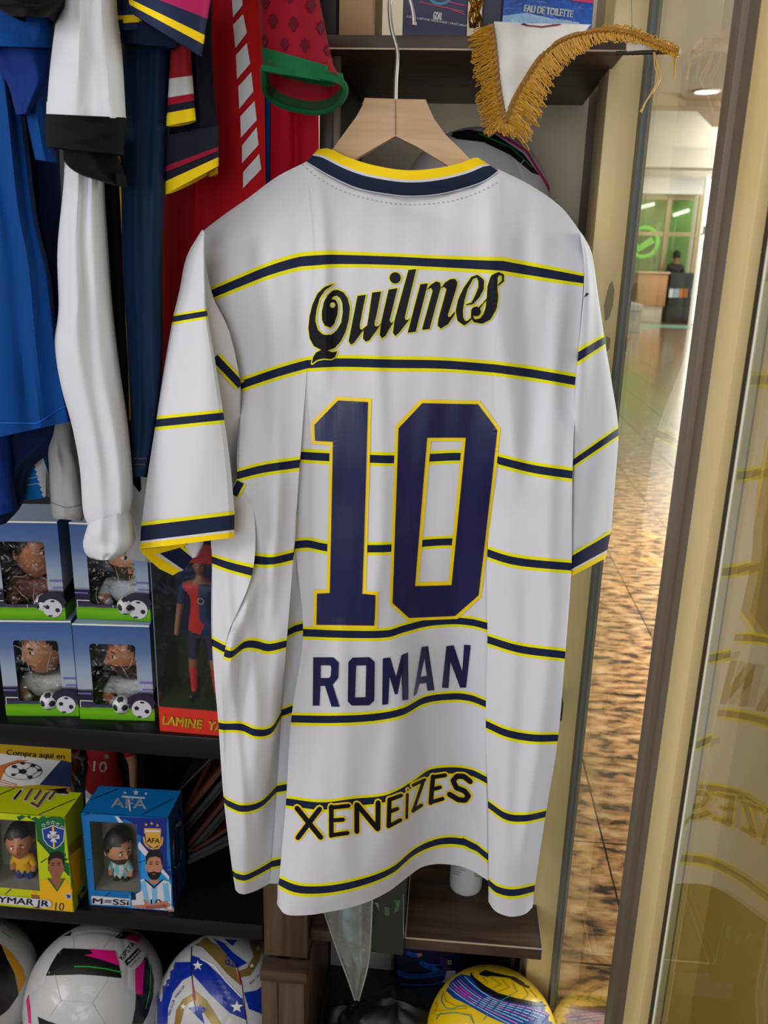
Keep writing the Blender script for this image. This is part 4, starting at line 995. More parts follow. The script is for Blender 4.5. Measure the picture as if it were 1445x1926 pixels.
# navy garment with red, white and yellow striped cuffs
t = thing('navy_jersey', 'dark navy jersey with yellow, crimson and white striped cuffs, beside the red shirt', 'jersey', at(360, 365, Y=1.0))
hang_piece('body', t, [(312, top), (314, 100), (316, 250), (310, 300)], [(400, top), (400, 100), (410, 240), (412, 262)], 1.012, .03, NV2, folds=[(.6, .006, .08)], seed=18)
CU7 = ramp_mat('navy_cuff_bands', [(0, NV2 and C(16, 20, 38)), (.52, C(150, 14, 50)), (.62, C(16, 20, 38)), (.78, GOLD)], rough=.8)
skew('cuff', t, (309, 255), (412, 236), (310, 366), (411, 312), .99, .03, CU7, seed=4)
skew('cuff_lining', t, (388, 322), (408, 308), (392, 332), (410, 326), 1.0, .015, cloth('gold_shadow', C(190, 150, 10)), seed=4, n=4, nc=8)
CU8 = ramp_mat('red_cuff_bands', [(0, C(150, 24, 30)), (.43, C(205, 205, 205)), (.66, C(165, 12, 44)), (.75, C(20, 22, 44)), (.84, GOLD)], rough=.8)
skew('inner_sleeve', t, (322, 80), (356, 78), (313, 237), (368, 226), .975, .024, CU8, seed=5)
# red shirt with slanted white bars
t = thing('red_jersey', 'bright red jersey with a row of slanted white bars running down it', 'jersey', at(420, 640, Y=1.06))
o, bb = hang_piece('body', t, [(330, top), (320, 200), (308, 365), (306, 500), (300, 700), (290, 780)], [(480, top), (496, 0), (498, 200), (500, 360), (500, 500), (500, 700), (490, 780)], 1.125, .036, RED, folds=[(.25, .010, .05), (.45, -.008, .06), (.75, .012, .09), (.9, -.006, .04)], seed=19)
pr = lbl(bb)
bars = [((436, -60), (452, -82), (456, -34), (438, -4)), ((437, -2), (455, -30), (456, 10), (439, 33)), ((439, 47), (457, 27), (464, 62), (443, 91)), ((444, 104), (464, 81), (470, 120), (446, 149)), ((448, 163), (472, 136), (476, 172), (450, 205)), ((452, 219), (478, 190), (482, 226), (453, 259)), ((455, 274), (482, 239), (486, 272), (455, 307)), ((457, 324), (487, 289), (491, 318), (457, 354))]
for b in bars: pr.poly(list(b), .001)
for b in bars: pass
pr.build('white_bars', WH, t)
# patterned red sleeve with green cuff, open end showing
t = thing('patterned_red_jersey', 'dark red patterned sleeve with an open green cuff, above the white jersey collar', 'jersey', at(600, 205, Y=1.0))
PT = cloth('patterned_red', C(140, 14, 32))
mb9 = skew('sleeve', t, (478, -150), (570, -150), (492, 92), (628, 130), .99, .06, PT, seed=6, n=20)
nt = None
pr = Print(mb9.bvh()); DKR = cloth('maroon_motif', C(92, 12, 30))
def motif(x, y, s): 
    pr.poly([(x-s*.5, y-s*.7), (x-s*.2, y-s*.8), (x, y-s*1.1), (x+s*.2, y-s*.8), (x+s*.5, y-s*.7), (x+s*.42, y-s*.3), (x+s*.65, y-s*.2), (x+s*.6, y+s*.2), (x+s*.35, y+s*.3), (x+s*.25, y+s*.7), (x+s*.1, y+s*.9), (x-s*.1, y+s*.9), (x-s*.25, y+s*.7), (x-s*.35, y+s*.3), (x-s*.6, y+s*.2), (x-s*.65, y-s*.2), (x-s*.42, y-s*.3)], .0008, 9)
for (x, y, s) in ((500, 4, 14), (545, -6, 14), (585, 12, 15), (514, 40, 15), (552, 46, 15), (604, 54, 14), (498, 78, 12), (536, 84, 13), (573, 86, 14), (616, 96, 11), (520, -30, 14), (566, -28, 14)): motif(x, y, s)
pr.build('motif_print', DKR, t)
skew('green_cuff', t, (491, 88), (627, 126), (495, 128), (648, 158), .985, .066, cloth('green_knit', C(18, 96, 58), bump=.3, bscale=350), seed=6, n=8, sag=-3)
# open mouth of the cuff
CE = []; 
rim = [(495, 128), (540, 136), (590, 142), (632, 150), (649, 162), (648, 180), (632, 200), (602, 211), (565, 208), (525, 196), (500, 176), (496, 150)]
Pr = [at(x, y, Y=.955+.085*min(1, max(0, (y-130-(x-495)*.16)/55))) for x, y in [lerp_poly([(i, *p) for i, p in enumerate(rim+[rim[0]])], k*.25) for k in range(48)]]
mb = MB(); mb.tube(Pr, .0032, 6, closed=True); mb.build('cuff_rim', cloth('green_knit', C(18, 96, 58)), t)
cc = sum(Pr, Vector())/len(Pr); mb = MB(); R2 = [p.lerp(cc+Vector((0, .0, .03)), .12)+Vector((0, .004, .006)) for p in Pr]; R3 = [p.lerp(cc+Vector((0, .02, .07)), .5) for p in Pr]
mb.grid([Pr, R2], closed_u=True); mb.build('cuff_back', cloth('green_shade_knit', C(40, 74, 44)), t)
mb = MB(); mb.grid([R2, R3], closed_u=True); mb.face([len(mb.v)-48+k for k in range(48)]); mb.build('sleeve_lining', cloth('crimson_lining', C(150, 10, 26), rough=.5), t)
# red mesh shirt behind and blue strip
t = thing('mesh_jersey', 'red mesh shirt hanging straight below the green-cuffed sleeve', 'jersey', at(550, 420, Y=1.1))
hang_piece('body', t, [(500, top), (502, 100), (506, 300), (506, 500)], [(596, top), (598, 100), (600, 300), (600, 500)], 1.145, .02, cloth('red_mesh', C(176, 12, 34), bump=.6, bscale=260), folds=[(.5, -.012, .06), (.3, .008, .1), (.75, .008, .1)], seed=20)
t = thing('blue_sleeve_shirt', 'narrow strip of a royal blue shirt between the red jersey and red mesh shirt', 'shirt', at(503, 420, Y=1.08))
hang_piece('body', t, [(488, top), (490, 100), (492, 300), (490, 500)], [(508, top), (509, 100), (508, 300), (506, 500)], 1.14, .01, RB, seed=21)
# ================= goods on the shelves =================
SKIN = mat('vinyl_skin', C(196, 138, 104), rough=.42, coat=.2); SKIN2 = mat('vinyl_skin_tan', C(186, 118, 84), rough=.42, coat=.2); HAIR = mat('vinyl_hair', C(20, 18, 18), rough=.45)
LIP = mat('vinyl_lip', C(186, 88, 80), rough=.4); EYEW = mat('eye_white', C(225, 225, 225), rough=.3); IRIS = mat('eye_dark', C(40, 26, 20), rough=.3); BEARD = mat('painted_beard', C(70, 44, 34), rough=.6)
FILM = glass_mat('crinkled_film', (.86, .87, .86, 1), rough=.06, ior=1.5, wrinkle=.9, wscale=38); ACET = glass_mat('clear_acetate', (.9, .92, .92, 1), rough=.04, ior=1.45, wrinkle=.3, wscale=14)
WHT = mat('white_card', C(225, 225, 222), rough=.5); BLK = mat('black_print', C(22, 22, 26), rough=.5)
def fit_box(bl, br, tl, z):
    a = at(*bl, Z=z); b = at(*br, Z=z); d = (b-a); w = d.length; ang = math.atan2(d.y, d.x)
    n = Vector((d.y, -d.x, 0)); h = atp(*tl, a, n).z-z
    return (a+b)/2, w, h, ang
def head(R=.045, beard=0, hair=1, M=Matrix(), ear=True, n=36):
    """head looking along -Y, origin at centre; returns MB with 0 skin 1 hair 2 lip 3 white 4 iris 5 beard"""
    mb = MB(); rows = n; cols = int(n*1.5); G = []
    def g(a, b, c, u, v, s, e=1): return a*math.exp(-((u-b)/s)**2-((v-c)/(s*e))**2)
    for i in range(rows+1):
        th = PI*i/rows; r = []
        for j in range(cols):
            ph = 2*PI*j/cols                      # ph=0 front
            x = math.sin(th)*math.sin(ph); y = -math.sin(th)*math.cos(ph); z = math.cos(th)
            fx = x; fz = z; front = max(0, -y)
            k = 1.0
            X, Y, Z = x*.80, y*.96, z*1.18
            if z < 0: X *= 1+.22*z; Y *= (1+.12*z) if y < 0 else (1+.35*z)   # jaw narrows
            f = front**1.5
            Y -= f*(g(.24, 0, -.16, fx, fz, .11, 1.0)+g(.13, 0, .02, fx, fz, .08, 1.8)+g(.05, 0, .22, fx, fz, .35, .3)+g(.07, 0, -.42, fx, fz, .17, .35)+g(.10, 0, -.72, fx, fz, .18, .8))
            Y += f*(g(.09, .27, .08, fx, fz, .13, .7)+g(.09, -.27, .08, fx, fz, .13, .7)+g(.04, 0, -.56, fx, fz, .2, .3))
            r.append(Vector((X, Y, Z))*R)
        G.append(r)
    b0 = len(mb.v)
    for r in G: mb.v += r
    for i in range(rows):
        for j in range(cols):
            k = (j+1) % cols; th = PI*(i+.5)/rows; ph = 2*PI*(j+.5)/cols
            x = math.sin(th)*math.sin(ph); y = -math.sin(th)*math.cos(ph); z = math.cos(th)
            m = 0
            if abs(x) < .19 and y < 0 and abs(z+.44) < .05: m = 2
            elif beard and y < .25 and z < -.30-.25*max(0, 1-abs(x)*2.2)*(0 if abs(z+.33) < .04 else .4) and not (abs(x) < .22 and -.52 < z < -.38) and (z < -.55 or abs(x) > .2 or abs(z+.33) < .05): m = 5
            mb.cur = m; mb.face((b0+i*cols+j, b0+i*cols+k, b0+(i+1)*cols+k, b0+(i+1)*cols+j))
    for s in (-1, 1):                             # eyes, brows, ears
        c = Vector((s*.27*.8, -.80, .06*1.18))*R; bm = bmesh.new(); bmesh.ops.create_uvsphere(bm, u_segments=10, v_segments=8, radius=.17*R); mb.cur = 3; mb.bm(bm, Matrix.Translation(c) @ Matrix.Diagonal((1.1, .6, .62, 1)))
        bm = bmesh.new(); bmesh.ops.create_uvsphere(bm, u_segments=8, v_segments=6, radius=.085*R); mb.cur = 4; mb.bm(bm, Matrix.Translation(c+Vector((0, -.07, 0))*R) @ Matrix.Diagonal((1, .4, 1, 1)))
        mb.cur = 1; mb.tube([Vector((s*(.1+.06*t), -.93+.9*(.1+.06*t)**2, .27+.03*math.sin(t)))*R for t in range(6)], [.02*R, .035*R, .04*R, .035*R, .03*R, .012*R], 6)
        if ear:
            bm = bmesh.new(); bmesh.ops.create_uvsphere(bm, u_segments=10, v_segments=8, radius=.2*R); mb.cur = 0; mb.bm(bm, Matrix.Translation(Vector((s*.82, .05, 0))*R) @ Matrix.Diagonal((.4, .7, 1.15, 1)))
    mb.cur = 1                                    # hair cap
    b = len(mb.v); idx = {}
    for i in range(rows+1):
        for j in range(cols):
            p = G[i][j]; idx[i, j] = b+i*cols+j; s_ = 1.10+.02*math.sin(j*1.3+i); mb.v.append(Vector((p.x*s_, p.y*s_+.01*R, p.z*1.10)))
    for i in range(rows):
        for j in range(cols):
            th = PI*(i+.5)/rows; ph = 2*PI*(j+.5)/cols; y = -math.sin(th)*math.cos(ph); z = math.cos(th)
            if z > (float(np.interp(y, [-1, -.5, -.25, .2, 1], [.60, .50, .12, -.2, -.5])) if not (abs(x) > .75 and abs(z) < .15) else 2): mb.face((idx[i, j], idx[i, (j+1) % cols], idx[i+1, (j+1) % cols], idx[i+1, j]))
    for v in mb.v: v.xyz = M @ v
    return mb
HM = lambda skin=SKIN: [skin, HAIR, LIP, EYEW, IRIS, BEARD]
def soccer(r, c, n=3):
    """classic 32-panel ball, panels split by grooves: 0 white 1 black"""
    bm = bmesh.new(); bmesh.ops.create_icosphere(bm, subdivisions=n+1, radius=1); P = []
    b2 = bmesh.new(); bmesh.ops.create_icosphere(b2, subdivisions=1, radius=1); P = [v.co.normalized() for v in b2.verts]; H_ = [f.calc_center_median().normalized() for f in b2.faces]; b2.free()
    Q = Matrix.Rotation(.5, 3, 'X') @ Matrix.Rotation(.35, 3, 'Z'); mb = MB(); A = [(Q @ p, 0) for p in P]; B = [(Q @ h, 1) for h in H_]
    def val(p):
        a = max(p.dot(q) for q, _ in A)-.935; b = sorted([p.dot(q) for q, _ in B])[-2:]; return a, b
    for v in bm.verts:
        p = v.co.normalized(); a, b = val(p); e = min(abs(a), (b[1]-b[0])*.6 if a < 0 else 1); v.co = p*r*(1-.018*max(0, 1-e/.018))
    bm.verts.index_update(); b0 = len(mb.v); mb.v += [v.co+Vector(c) for v in bm.verts]
    for f in bm.faces:
        mb.cur = 1 if val(f.calc_center_median().normalized())[0] > 0 else 0; mb.face([b0+v.index for v in f.verts])
    bm.free(); return mb
SKYM = None
def ring_panel(w, h, hole, th, y0=0, step=.02):
    """front panel with a window, local x centred, z up, thickness th into +y"""
    outer = [(-w/2, 0), (w/2, 0), (w/2, h), (-w/2, h)]
    P, T = tri2d([outer, hole], None); mb = MB(); n = len(P)
    mb.v = [Vector((x, y0, z)) for x, z in P]+[Vector((x, y0+th, z)) for x, z in P]; ed = {}
    for t in T:
        mb.face(t); mb.face([i+n for i in t][::-1])
        for i in range(3):
            a, c = t[i], t[(i+1) % 3]
            if (c, a) in ed: del ed[(c, a)]
            else: ed[(a, c)] = 1
    for a, c in ed: mb.face((a, a+n, c+n, c))
    return mb
def rrect(x0, z0, x1, z1, r, n=5):
    o = []
    for cx, cz, a0 in ((x1-r, z0+r, -PI/2), (x1-r, z1-r, 0), (x0+r, z1-r, PI/2), (x0+r, z0+r, PI)):
        o += [(cx+r*math.cos(a0+PI/2*k/n), cz+r*math.sin(a0+PI/2*k/n)) for k in range(n+1)]
    return o
def skybox_mat(h):
    return ramp_mat('stadium_print_%d' % int(h*1000), [(0, C(84, 150, 16)), (.075, C(110, 178, 22)), (.125, C(96, 160, 24)), (.13, C(62, 60, 84)), (.2, C(40, 36, 60)), (.30, C(36, 32, 56)), (.33, C(158, 168, 184)), (.5, C(146, 160, 184)), (.72, C(88, 114, 158)), (1, C(58, 90, 144))],
                    axis='Z', lo=0, hi=h, noise=.05, const=False, rough=.35, bump=.02, nscale=(1, 1, 3))
def head_box(w, h, d, seed, look, beard, skin, label, shirt, loc, ang, tag_='head'):
    t = thing('boxed_head_figure', label, 'toy box', loc, (0, 0, ang), 'boxed football head figures')
    m = skybox_mat(h)
    hole = rrect(-.30*w, .16*h, .30*w, .80*h, .05*w); 
    ring_panel(w, h, hole, .0012).build('front_panel', m, t, smooth=False, world=False)
    for nm, a, b in (('side_panel', (-w/2, .0012, 0), (-w/2+.0012, d, h)), ('side_panel', (w/2-.0012, .0012, 0), (w/2, d, h)), ('back_panel', (-w/2+.0012, d-.0012, 0), (w/2-.0012, d, h)), ('bottom_panel', (-w/2+.0012, .0012, 0), (w/2-.0012, d-.0012, .0012)), ('top_flap', (-w/2+.0012, .0012, h-.0012), (w/2-.0012, d-.0012, h))):
        mb = MB(); mb.box(a, b); mb.build(nm, m if nm != 'top_flap' else mat('box_top_blue', C(150, 170, 200), rough=.4), t, smooth=False, world=False)
    mb = MB(); mb.box((-w/2, -.0006, h-.002), (w/2, .0, h+.0006)); mb.build('worn_edge', WHT, t, smooth=False, world=False)
    # film window, slightly bowed and crinkled
    rnd = random.Random(seed); G_ = []
    for i in range(13):
        r = []
        for j in range(11):
            u, v = j/10, i/12; e = math.sin(PI*u)*math.sin(PI*v)
            r.append(Vector((-.31*w+.62*w*u, .003+e*rnd.uniform(-.0015, .003), .15*h+.66*h*v)))
        G_.append(r)
    mb = MB(); mb.grid(G_); mb.build('window_film', FILM, t, world=False)
    for k in range(4):  # pale tubes drawn as highlights along the creases of the film
        mb = MB() if k == 0 else mb; x0 = rnd.uniform(-.26, .26)*w; z0 = rnd.uniform(.3, .75)*h; a = rnd.uniform(0, 6.28); P5 = []
        for q_ in range(7): P5.append(Vector((max(-.29*w, min(.29*w, x0)), .0015, max(.17*h, min(.79*h, z0))))); a += rnd.uniform(-.4, .4); x0 += .0055*math.cos(a); z0 += .0075*math.sin(a)
        mb.tube(P5, [.0001, .0002, .0004, .0005, .0004, .0002, .0001], 5)
    cr0 = mb.build('crease_highlight', glass_mat('crease_highlight_film', (.9, .9, .9, 1), rough=.15, haze=.35), t, world=False); cr0['kind'] = 'stuff'
    # stadium print details
    mb = MB()
    for (x0, x1, z0, z1) in ((-.5, -.32, .27, .285), (.33, .5, .40, .42), (.36, .5, .33, .345)): mb.box((x0*w, -.0009, z0*h), (x1*w, -.0002, z1*h))
    mb.build('printed_boards', mat('print_violet', C(112, 98, 170), rough=.4), t, smooth=False, world=False)['kind'] = 'stuff'
    mb = MB()
    for (x0, x1, z0, z1) in ((-.48, -.472, .13, .20), (-.48, -.31, .195, .202), (0.0, .006, .125, .16)): mb.box((x0*w, -.0009, z0*h), (x1*w, -.0002, z1*h))
    for k in range(3): mb.box(((.37+.04*k)*w, -.0009, .375*h), ((.385+.04*k)*w, -.0002, .382*h))
    mb.build('printed_goal', WHT, t, smooth=False, world=False)['kind'] = 'stuff'
    mb = MB(); mb.prism([Vector((.30*w*1+.16*w*math.cos(a)+.03*w, -.0008, .13*h+.22*w*math.sin(a))) for a in [2*PI*k/20 for k in range(20)]], (0, .0007, 0)); 
    # printed ball: disc with dark patches
    mb = MB(); bx, bz, br = .335*w, .125*h, .132*w
    mb.prism([Vector((bx+br*1.45*math.cos(a), -.0005, bz+br*.5+br*1.3*math.sin(a))) for a in [PI*k/16 for k in range(17)]], (0, .0004, 0)); mb.build('printed_shadow', mat('print_dark_violet', C(34, 28, 52), rough=.4), t, smooth=False, world=False)
    mb = MB(); mb.prism([Vector((bx+br*math.cos(a), -.0011, bz+br*math.sin(a))) for a in [2*PI*k/28 for k in range(28)]], (0, .0008, 0)); fb = mb.build('printed_ball', mat('print_white', C(205, 203, 214), rough=.4), t, smooth=False, world=False)
    mb = MB()
    for (cx, cz, s, k0, sq) in ((-.5, .12, .26, .3, 1), (.52, -.22, .27, .9, 1), (.1, .78, .27, .2, .45), (-.25, -.85, .27, .6, .42)):
        mb.prism([Vector((bx+br*(cx+s*math.cos(k0+2*PI*k/5)), -.0015, bz+br*(cz+s*sq*math.sin(k0+2*PI*k/5)))) for k in range(5)], (0, .0005, 0))
    sp = mb.build('ball_patches', BLK, fb, smooth=False, world=False); sp['kind'] = 'stuff'
    # figure inside: head and shoulders holding a ball
    M = Matrix.Translation((look[1]*w, d*.52, h*look[2])) @ Matrix.Rotation(look[0], 4, 'Z') @ Matrix.Rotation(look[3], 4, 'X')
    hd = head(R=look[4], beard=beard, M=M); hd.build('figure_head', HM(skin), t, world=False)
    cz = h*.13; J = [(0, 0, cz-.012), (0, 0, cz+.018), (0, 0, cz+.032), (.03, 0, cz+.022), (.042, -.008, cz), (.022, -.026, cz-.004), (-.03, 0, cz+.022), (-.042, -.008, cz), (-.022, -.026, cz-.004)]
    T_ = Matrix.Translation((look[1]*w, d*.52, 0))
    figure_skin('figure_body', J, [(0, 1), (1, 2), (1, 3), (3, 4), (4, 5), (1, 6), (6, 7), (7, 8)], [.024, .026, .013, .015, .011, .009, .015, .011, .009], [mat('shirt_%d' % seed, shirt, rough=.5), skin], lambda c: 1 if (c.z > cz+.034 or (abs(c.x) > .030 and c.z < cz+.010)) else 0, t, T_)
    soccer(.0155, (look[1]*w+.008+look[5], d*.52-.036, cz+.002), 3).build('held_ball', [mat('print_white', C(205, 203, 214)), BLK], t, world=False)
    return t
zb = zk1
c3, w3, h3, a3 = fit_box((12, 1346), (149, 1347), (-2, 1167), zb)
c4, w4, h4, a4 = fit_box((151, 1352), (291.5, 1356), (139, 1173), zb)
D = .085
B3 = head_box(w3, h3, D, 3, (math.radians(-30), -.03, .62, 0, .040, .006), 0, SKIN, 'boxed head figure at lower left, clean-shaven face turned left, ball printed on the corner', C(190, 190, 186), c3, a3)
B4 = head_box(w4, h4, D, 4, (math.radians(-46), .12, .61, 0, .040, -.016), 1, SKIN2, 'boxed head figure at lower right, bearded face turned left above a held ball', C(186, 188, 192), c4, a4)
z2 = zb+max(h3, h4)+.0015
c1, w1, h1, a1 = fit_box((-16, 1165), (124, 1166), (-28, 980), zb+h3+.001)
c2, w2, h2, a2 = fit_box((145, 1163), (284, 1169), (133, 983), zb+h4+.001)
B1 = head_box(w1, h1, D+.01, 1, (math.radians(58), .0, .62, 0, .040, .014), 0, SKIN2, 'boxed head figure at upper left, face turned right under the blue shirts', C(120, 60, 56), c1, a1)
B2 = head_box(w2, h2, D, 2, (math.radians(30), .10, .62, 0, .040, .0), 1, SKIN, 'boxed head figure at upper right, bearded chin showing below the white cuff', C(196, 200, 206), c2, a2)
tx = Print((lambda: (lambda mb: mb)(MB()))().__class__ and BVHTree.FromPolygons([at(x, y, Y=c2.y-.001) for x, y in ((0, 900), (400, 900), (400, 1300), (0, 1300))], [(0, 1, 2, 3)]))
ptext(tx, 'ISSI', (253, 1101), (250, 1060), 9, bold=.03); o = tx.build('printed_letters', mat('gold_letter', C(186, 160, 120), rough=.4), B2)

# ---- clear box with standing action figure, red base ----
fb0, fw, fh, fa = fit_box((301, 1374.5), (450, 1387), (279, 1018), zb)
fbt = thing('boxed_action_figure', 'clear box with a standing footballer in red and blue kit on a red base', 'toy box', fb0, (0, 0, fa))
fd = .095; hb_ = fh*.135
mb = MB(); mb.box((-fw/2, 0, 0), (fw/2, fd, hb_)); rb_ = mb.build('red_base', mat('red_card', C(206, 44, 30), rough=.4), fbt, smooth=False, world=False)
mb = MB(); mb.box((-fw/2+.001, .001, hb_), (fw/2-.001, fd-.001, hb_+.0015)); mb.build('pitch_floor', mat('pitch_green', C(34, 54, 26), rough=.6, noise=.3, nscale=60), fbt, smooth=False, world=False)
mb = MB(); mb.box((-fw/2, fd-.0015, hb_), (fw/2, fd, fh)); mb.build('stadium_backdrop', ramp_mat('backdrop', [(0, C(30, 50, 28)), (.25, C(40, 64, 36)), (.35, C(26, 40, 74)), (.7, C(28, 46, 92)), (1, C(24, 30, 60))], axis='Z', lo=hb_, hi=fh, noise=.15, const=False, rough=.5), fbt, smooth=False, world=False)
mb = MB(); mb.box((-fw/2, -.0, fh-.03), (fw/2, .001, fh)); mb.build('header_card', mat('crimson_card', C(140, 24, 22), rough=.4), fbt, smooth=False, world=False)
for nm, a, b in (('window_sheet', (-fw/2, 0, hb_), (fw/2, .0004, fh-.03)), ('window_sheet', (-fw/2, 0, hb_), (-fw/2+.0004, fd-.002, fh)), ('window_sheet', (-fw/2, .001, fh-.0004), (fw/2, fd-.002, fh))):
    mb = MB(); mb.box(a, b); mb.build(nm, ACET, fbt, smooth=False, world=False)
for x in (-fw/2,): mb = MB(); mb.box((x-.0004, -.0004, hb_), (x+.0008, .0008, fh)); mb.build('fold_edge', mat('fold_edge', C(120, 130, 140), rough=.3), fbt, smooth=False, world=False)
# footballer
def footballer(parent, name, Hh, M, mats, pick, spread=0, pose=None):
    k = Hh/1.80; J = [tuple(c*k for c in j) for j in SK]; R_ = [tuple(a*k*1.0 for a in r) if isinstance(r, tuple) else r*k*1.0 for r in SR]
    # straight hanging arms, lean build
    for i, p in {6: (.19, 0, 1.44), 7: (.26, .02, 1.17), 8: (.28, -.05, .93), 9: (.28, -.08, .83), 10: (-.19, 0, 1.44), 11: (-.26, .02, 1.17), 12: (-.28, -.05, .93), 13: (-.28, -.08, .83)}.items(): J[i] = tuple(c*k for c in p)
    for i, p in {14: (.10, 0, .88), 15: (.13, -.02, .49), 16: (.15, .02, .08), 17: (.17, -.10, .04), 18: (-.10, 0, .88), 19: (-.12, -.02, .49), 20: (-.13, .02, .08), 21: (-.15, -.10, .04)}.items(): J[i] = tuple(c*k for c in p)
    J[5] = (0, 0, 1.60*k); J[4] = (0, 0, 1.56*k); R_[4] = .055*k; R_[5] = .05*k
    R_[0] = (.155*k, .115*k)
    return figure_skin(name, J, SE, R_, mats, pick, parent, M)
Fh = .245; k = Fh/1.8; fx = at(383, 1335, Y=fb0.y+fd*.3)
Mloc = Matrix.Translation((fx.x-fb0.x+.002, fd*.32, hb_+.002))
KR = mat('kit_red', C(200, 30, 34), rough=.5); KB = mat('kit_blue', C(24, 46, 96), rough=.5); KN = mat('kit_navy', C(30, 40, 72), rough=.5); SKD = mat('vinyl_skin_brown', C(150, 96, 66), rough=.4); SOCK = mat('sock_red', C(206, 38, 34), rough=.6); BOOT = mat('boot', C(30, 30, 40), rough=.4)
def pick_a(c):
    z = c.z/k; x = c.x/k
    if z > 1.47: return 3
    if abs(x) > .18 and z < 1.20: return 3
    if z > .93: return 0 if -.17 < x < .03 else 1
    if z > .56: return 2
    if z > .43: return 3
    if z > .12: return 4
    return 5
fo = footballer(fbt, 'footballer', Fh, Mloc, [KR, KB, KN, SKD, SOCK, BOOT], pick_a)
hd = head(R=.0125, M=Mloc @ Matrix.Translation((0, -.002, 1.68*k)) @ Matrix.Rotation(.25, 4, 'Z'), n=20); hd.build('figure_head', HM(SKD), fbt, world=False)
mb = MB(); mb.tube([Mloc @ Vector((.035*k+.035*k*math.cos(a), -.125*k, 1.30*k+.035*k*math.sin(a))) for a in [2*PI*i/12 for i in range(12)]], .0007, 5, closed=True); mb.build('crest', mat('crest_gold', C(200, 190, 150), rough=.4), fo, world=False)
pb = Print(BVHTree.FromPolygons([Vector(fb0)+Matrix.Rotation(fa, 3, 'Z') @ Vector(p) for p in ((-fw/2, 0, 0), (fw/2, 0, 0), (fw/2, 0, hb_), (-fw/2, 0, hb_))], [(0, 1, 2, 3)]))
ptext(pb, 'LAMINE  YAMAL', (306.5, 1362), (461, 1380), 17, bold=.115, off=.0006, m=1); ptext(pb, 'LAMINE  YAMAL', (306.5, 1361.5), (461, 1379.5), 16, bold=.07, off=.0012, m=0)
def reparent(o, p):
    """place a world-space mesh under a rotated parent"""
    if not o: return
    Mi = (Matrix.Translation(p.location) @ p.rotation_euler.to_matrix().to_4x4()).inverted(); o.data.transform(Mi @ Matrix.Translation(wloc(o.parent) if o.parent else (0, 0, 0))); o.parent = p; return o
reparent(pb.mb.build('printed_letters', [mat('letter_gold', C(226, 180, 30), rough=.4), BLK], None, smooth=False), fbt)
if o: pass

# ---- bobble-head boxes on the lower shelf ----
def print_box(name, label, F, TB, RBk, win, mats, group=None):
    """carton from photo corners: F = front BL, BR, TR, TL px; TB = top back L, R px; returns thing + bvh quads (world)"""
    z = zk2
    bl, br = at(*F[0], Z=z), at(*F[1], Z=z); d = br-bl; n = Vector((d.y, -d.x, 0)).normalized()
    trp = atp(*F[2], bl, n); hgt = trp.z-z; up = Vector((0, 0, hgt))
    dep = at(*TB[1], Z=z+hgt); dp = (dep-(br+up)); dp = n*dp.dot(n)
    t = thing(name, label, 'toy box', (bl+br)/2, (0, 0, 0), group)
    P = dict(bl=bl, br=br, tl=bl+up, tr=br+up, blb=bl+dp, brb=br+dp, tlb=bl+up+dp, trb=br+up+dp)
    # front with window
    u = d.normalized(); w = d.length
    def uv(p): q = atp(*p, bl, n); return ((q-bl).dot(u)-w/2, q.z-z)
    hole = [uv(p) for p in win]
    fr_ = ring_panel(w, hgt, hole, .001)
    Mw = Matrix((u, -n, Vector((0, 0, 1)))).transposed().to_4x4()
    fr_.v = [(bl+br)/2+u*v.x+(-n if n.y < 0 else n)*0+(dp.normalized())*v.y+Vector((0, 0, v.z)) for v in fr_.v]
    fr_.build('front_panel', mats[0], t, smooth=False)
    th = dp.normalized()*.001
    for nm, q, m in (('side_panel', (P['br'], P['brb'], P['trb'], P['tr']), mats[1]), ('side_panel', (P['blb'], P['bl'], P['tl'], P['tlb']), mats[1]), ('top_flap', (P['tl'], P['tr'], P['trb'], P['tlb']), mats[2]), ('back_panel', (P['brb'], P['blb'], P['tlb'], P['trb']), mats[1]), ('bottom_panel', (P['bl'], P['br'], P['brb'], P['blb']), mats[1])):
        c_ = (P['bl']+P['trb'])/2; nn = (q[1]-q[0]).cross(q[2]-q[1]).normalized(); nn = nn if nn.dot(c_-q[0]) > 0 else -nn
        mb = MB(); mb.prism(q, nn*.001); mb.build(nm, m, t, smooth=False)
    mb = MB(); hw_ = [bl+u*(w/2+a)+Vector((0, 0, b))+dp.normalized()*.0015 for a, b in hole]; mb.add(hw_, [tuple(range(len(hw_)))]); mb.build('window_sheet', ACET, t, smooth=False)
    # grey inner tray
    ins = [bl+u*(w/2+a)+Vector((0, 0, b))+dp.normalized()*.055 for a, b in [(h_[0]*1.0+(.004 if h_[0] > 0 else -.004), h_[1]) for h_ in hole]]
    mb = MB(); mb.add(ins+hw_, [(0, 1, 2, 3)]+[(i, (i+1) % 4, 4+(i+1) % 4, 4+i) for i in range(4)]); mb.build('inner_tray', mat('grey_tray', C(128, 124, 116), rough=.6), t, smooth=False)
    B = lambda ks: BVHTree.FromPolygons([P[k_] for k_ in ks], [(0, 1, 2, 3)])
    F_ = BVHTree.FromPolygons(fr_.v, fr_.f)
    return t, P, F_, B(['tl', 'tr', 'trb', 'tlb']), B(['br', 'brb', 'trb', 'tr']), u, dp.normalized()
def cx(x, y): return (x/2.89, 1370+y/2.89)
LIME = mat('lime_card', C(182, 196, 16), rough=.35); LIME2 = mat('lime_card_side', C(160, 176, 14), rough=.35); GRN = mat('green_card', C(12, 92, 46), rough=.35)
AZ = mat('azure_card', C(10, 106, 176), rough=.35); AZ2 = mat('azure_card_side', C(8, 72, 130), rough=.35); RBL = mat('royal_card', C(12, 40, 124), rough=.35)
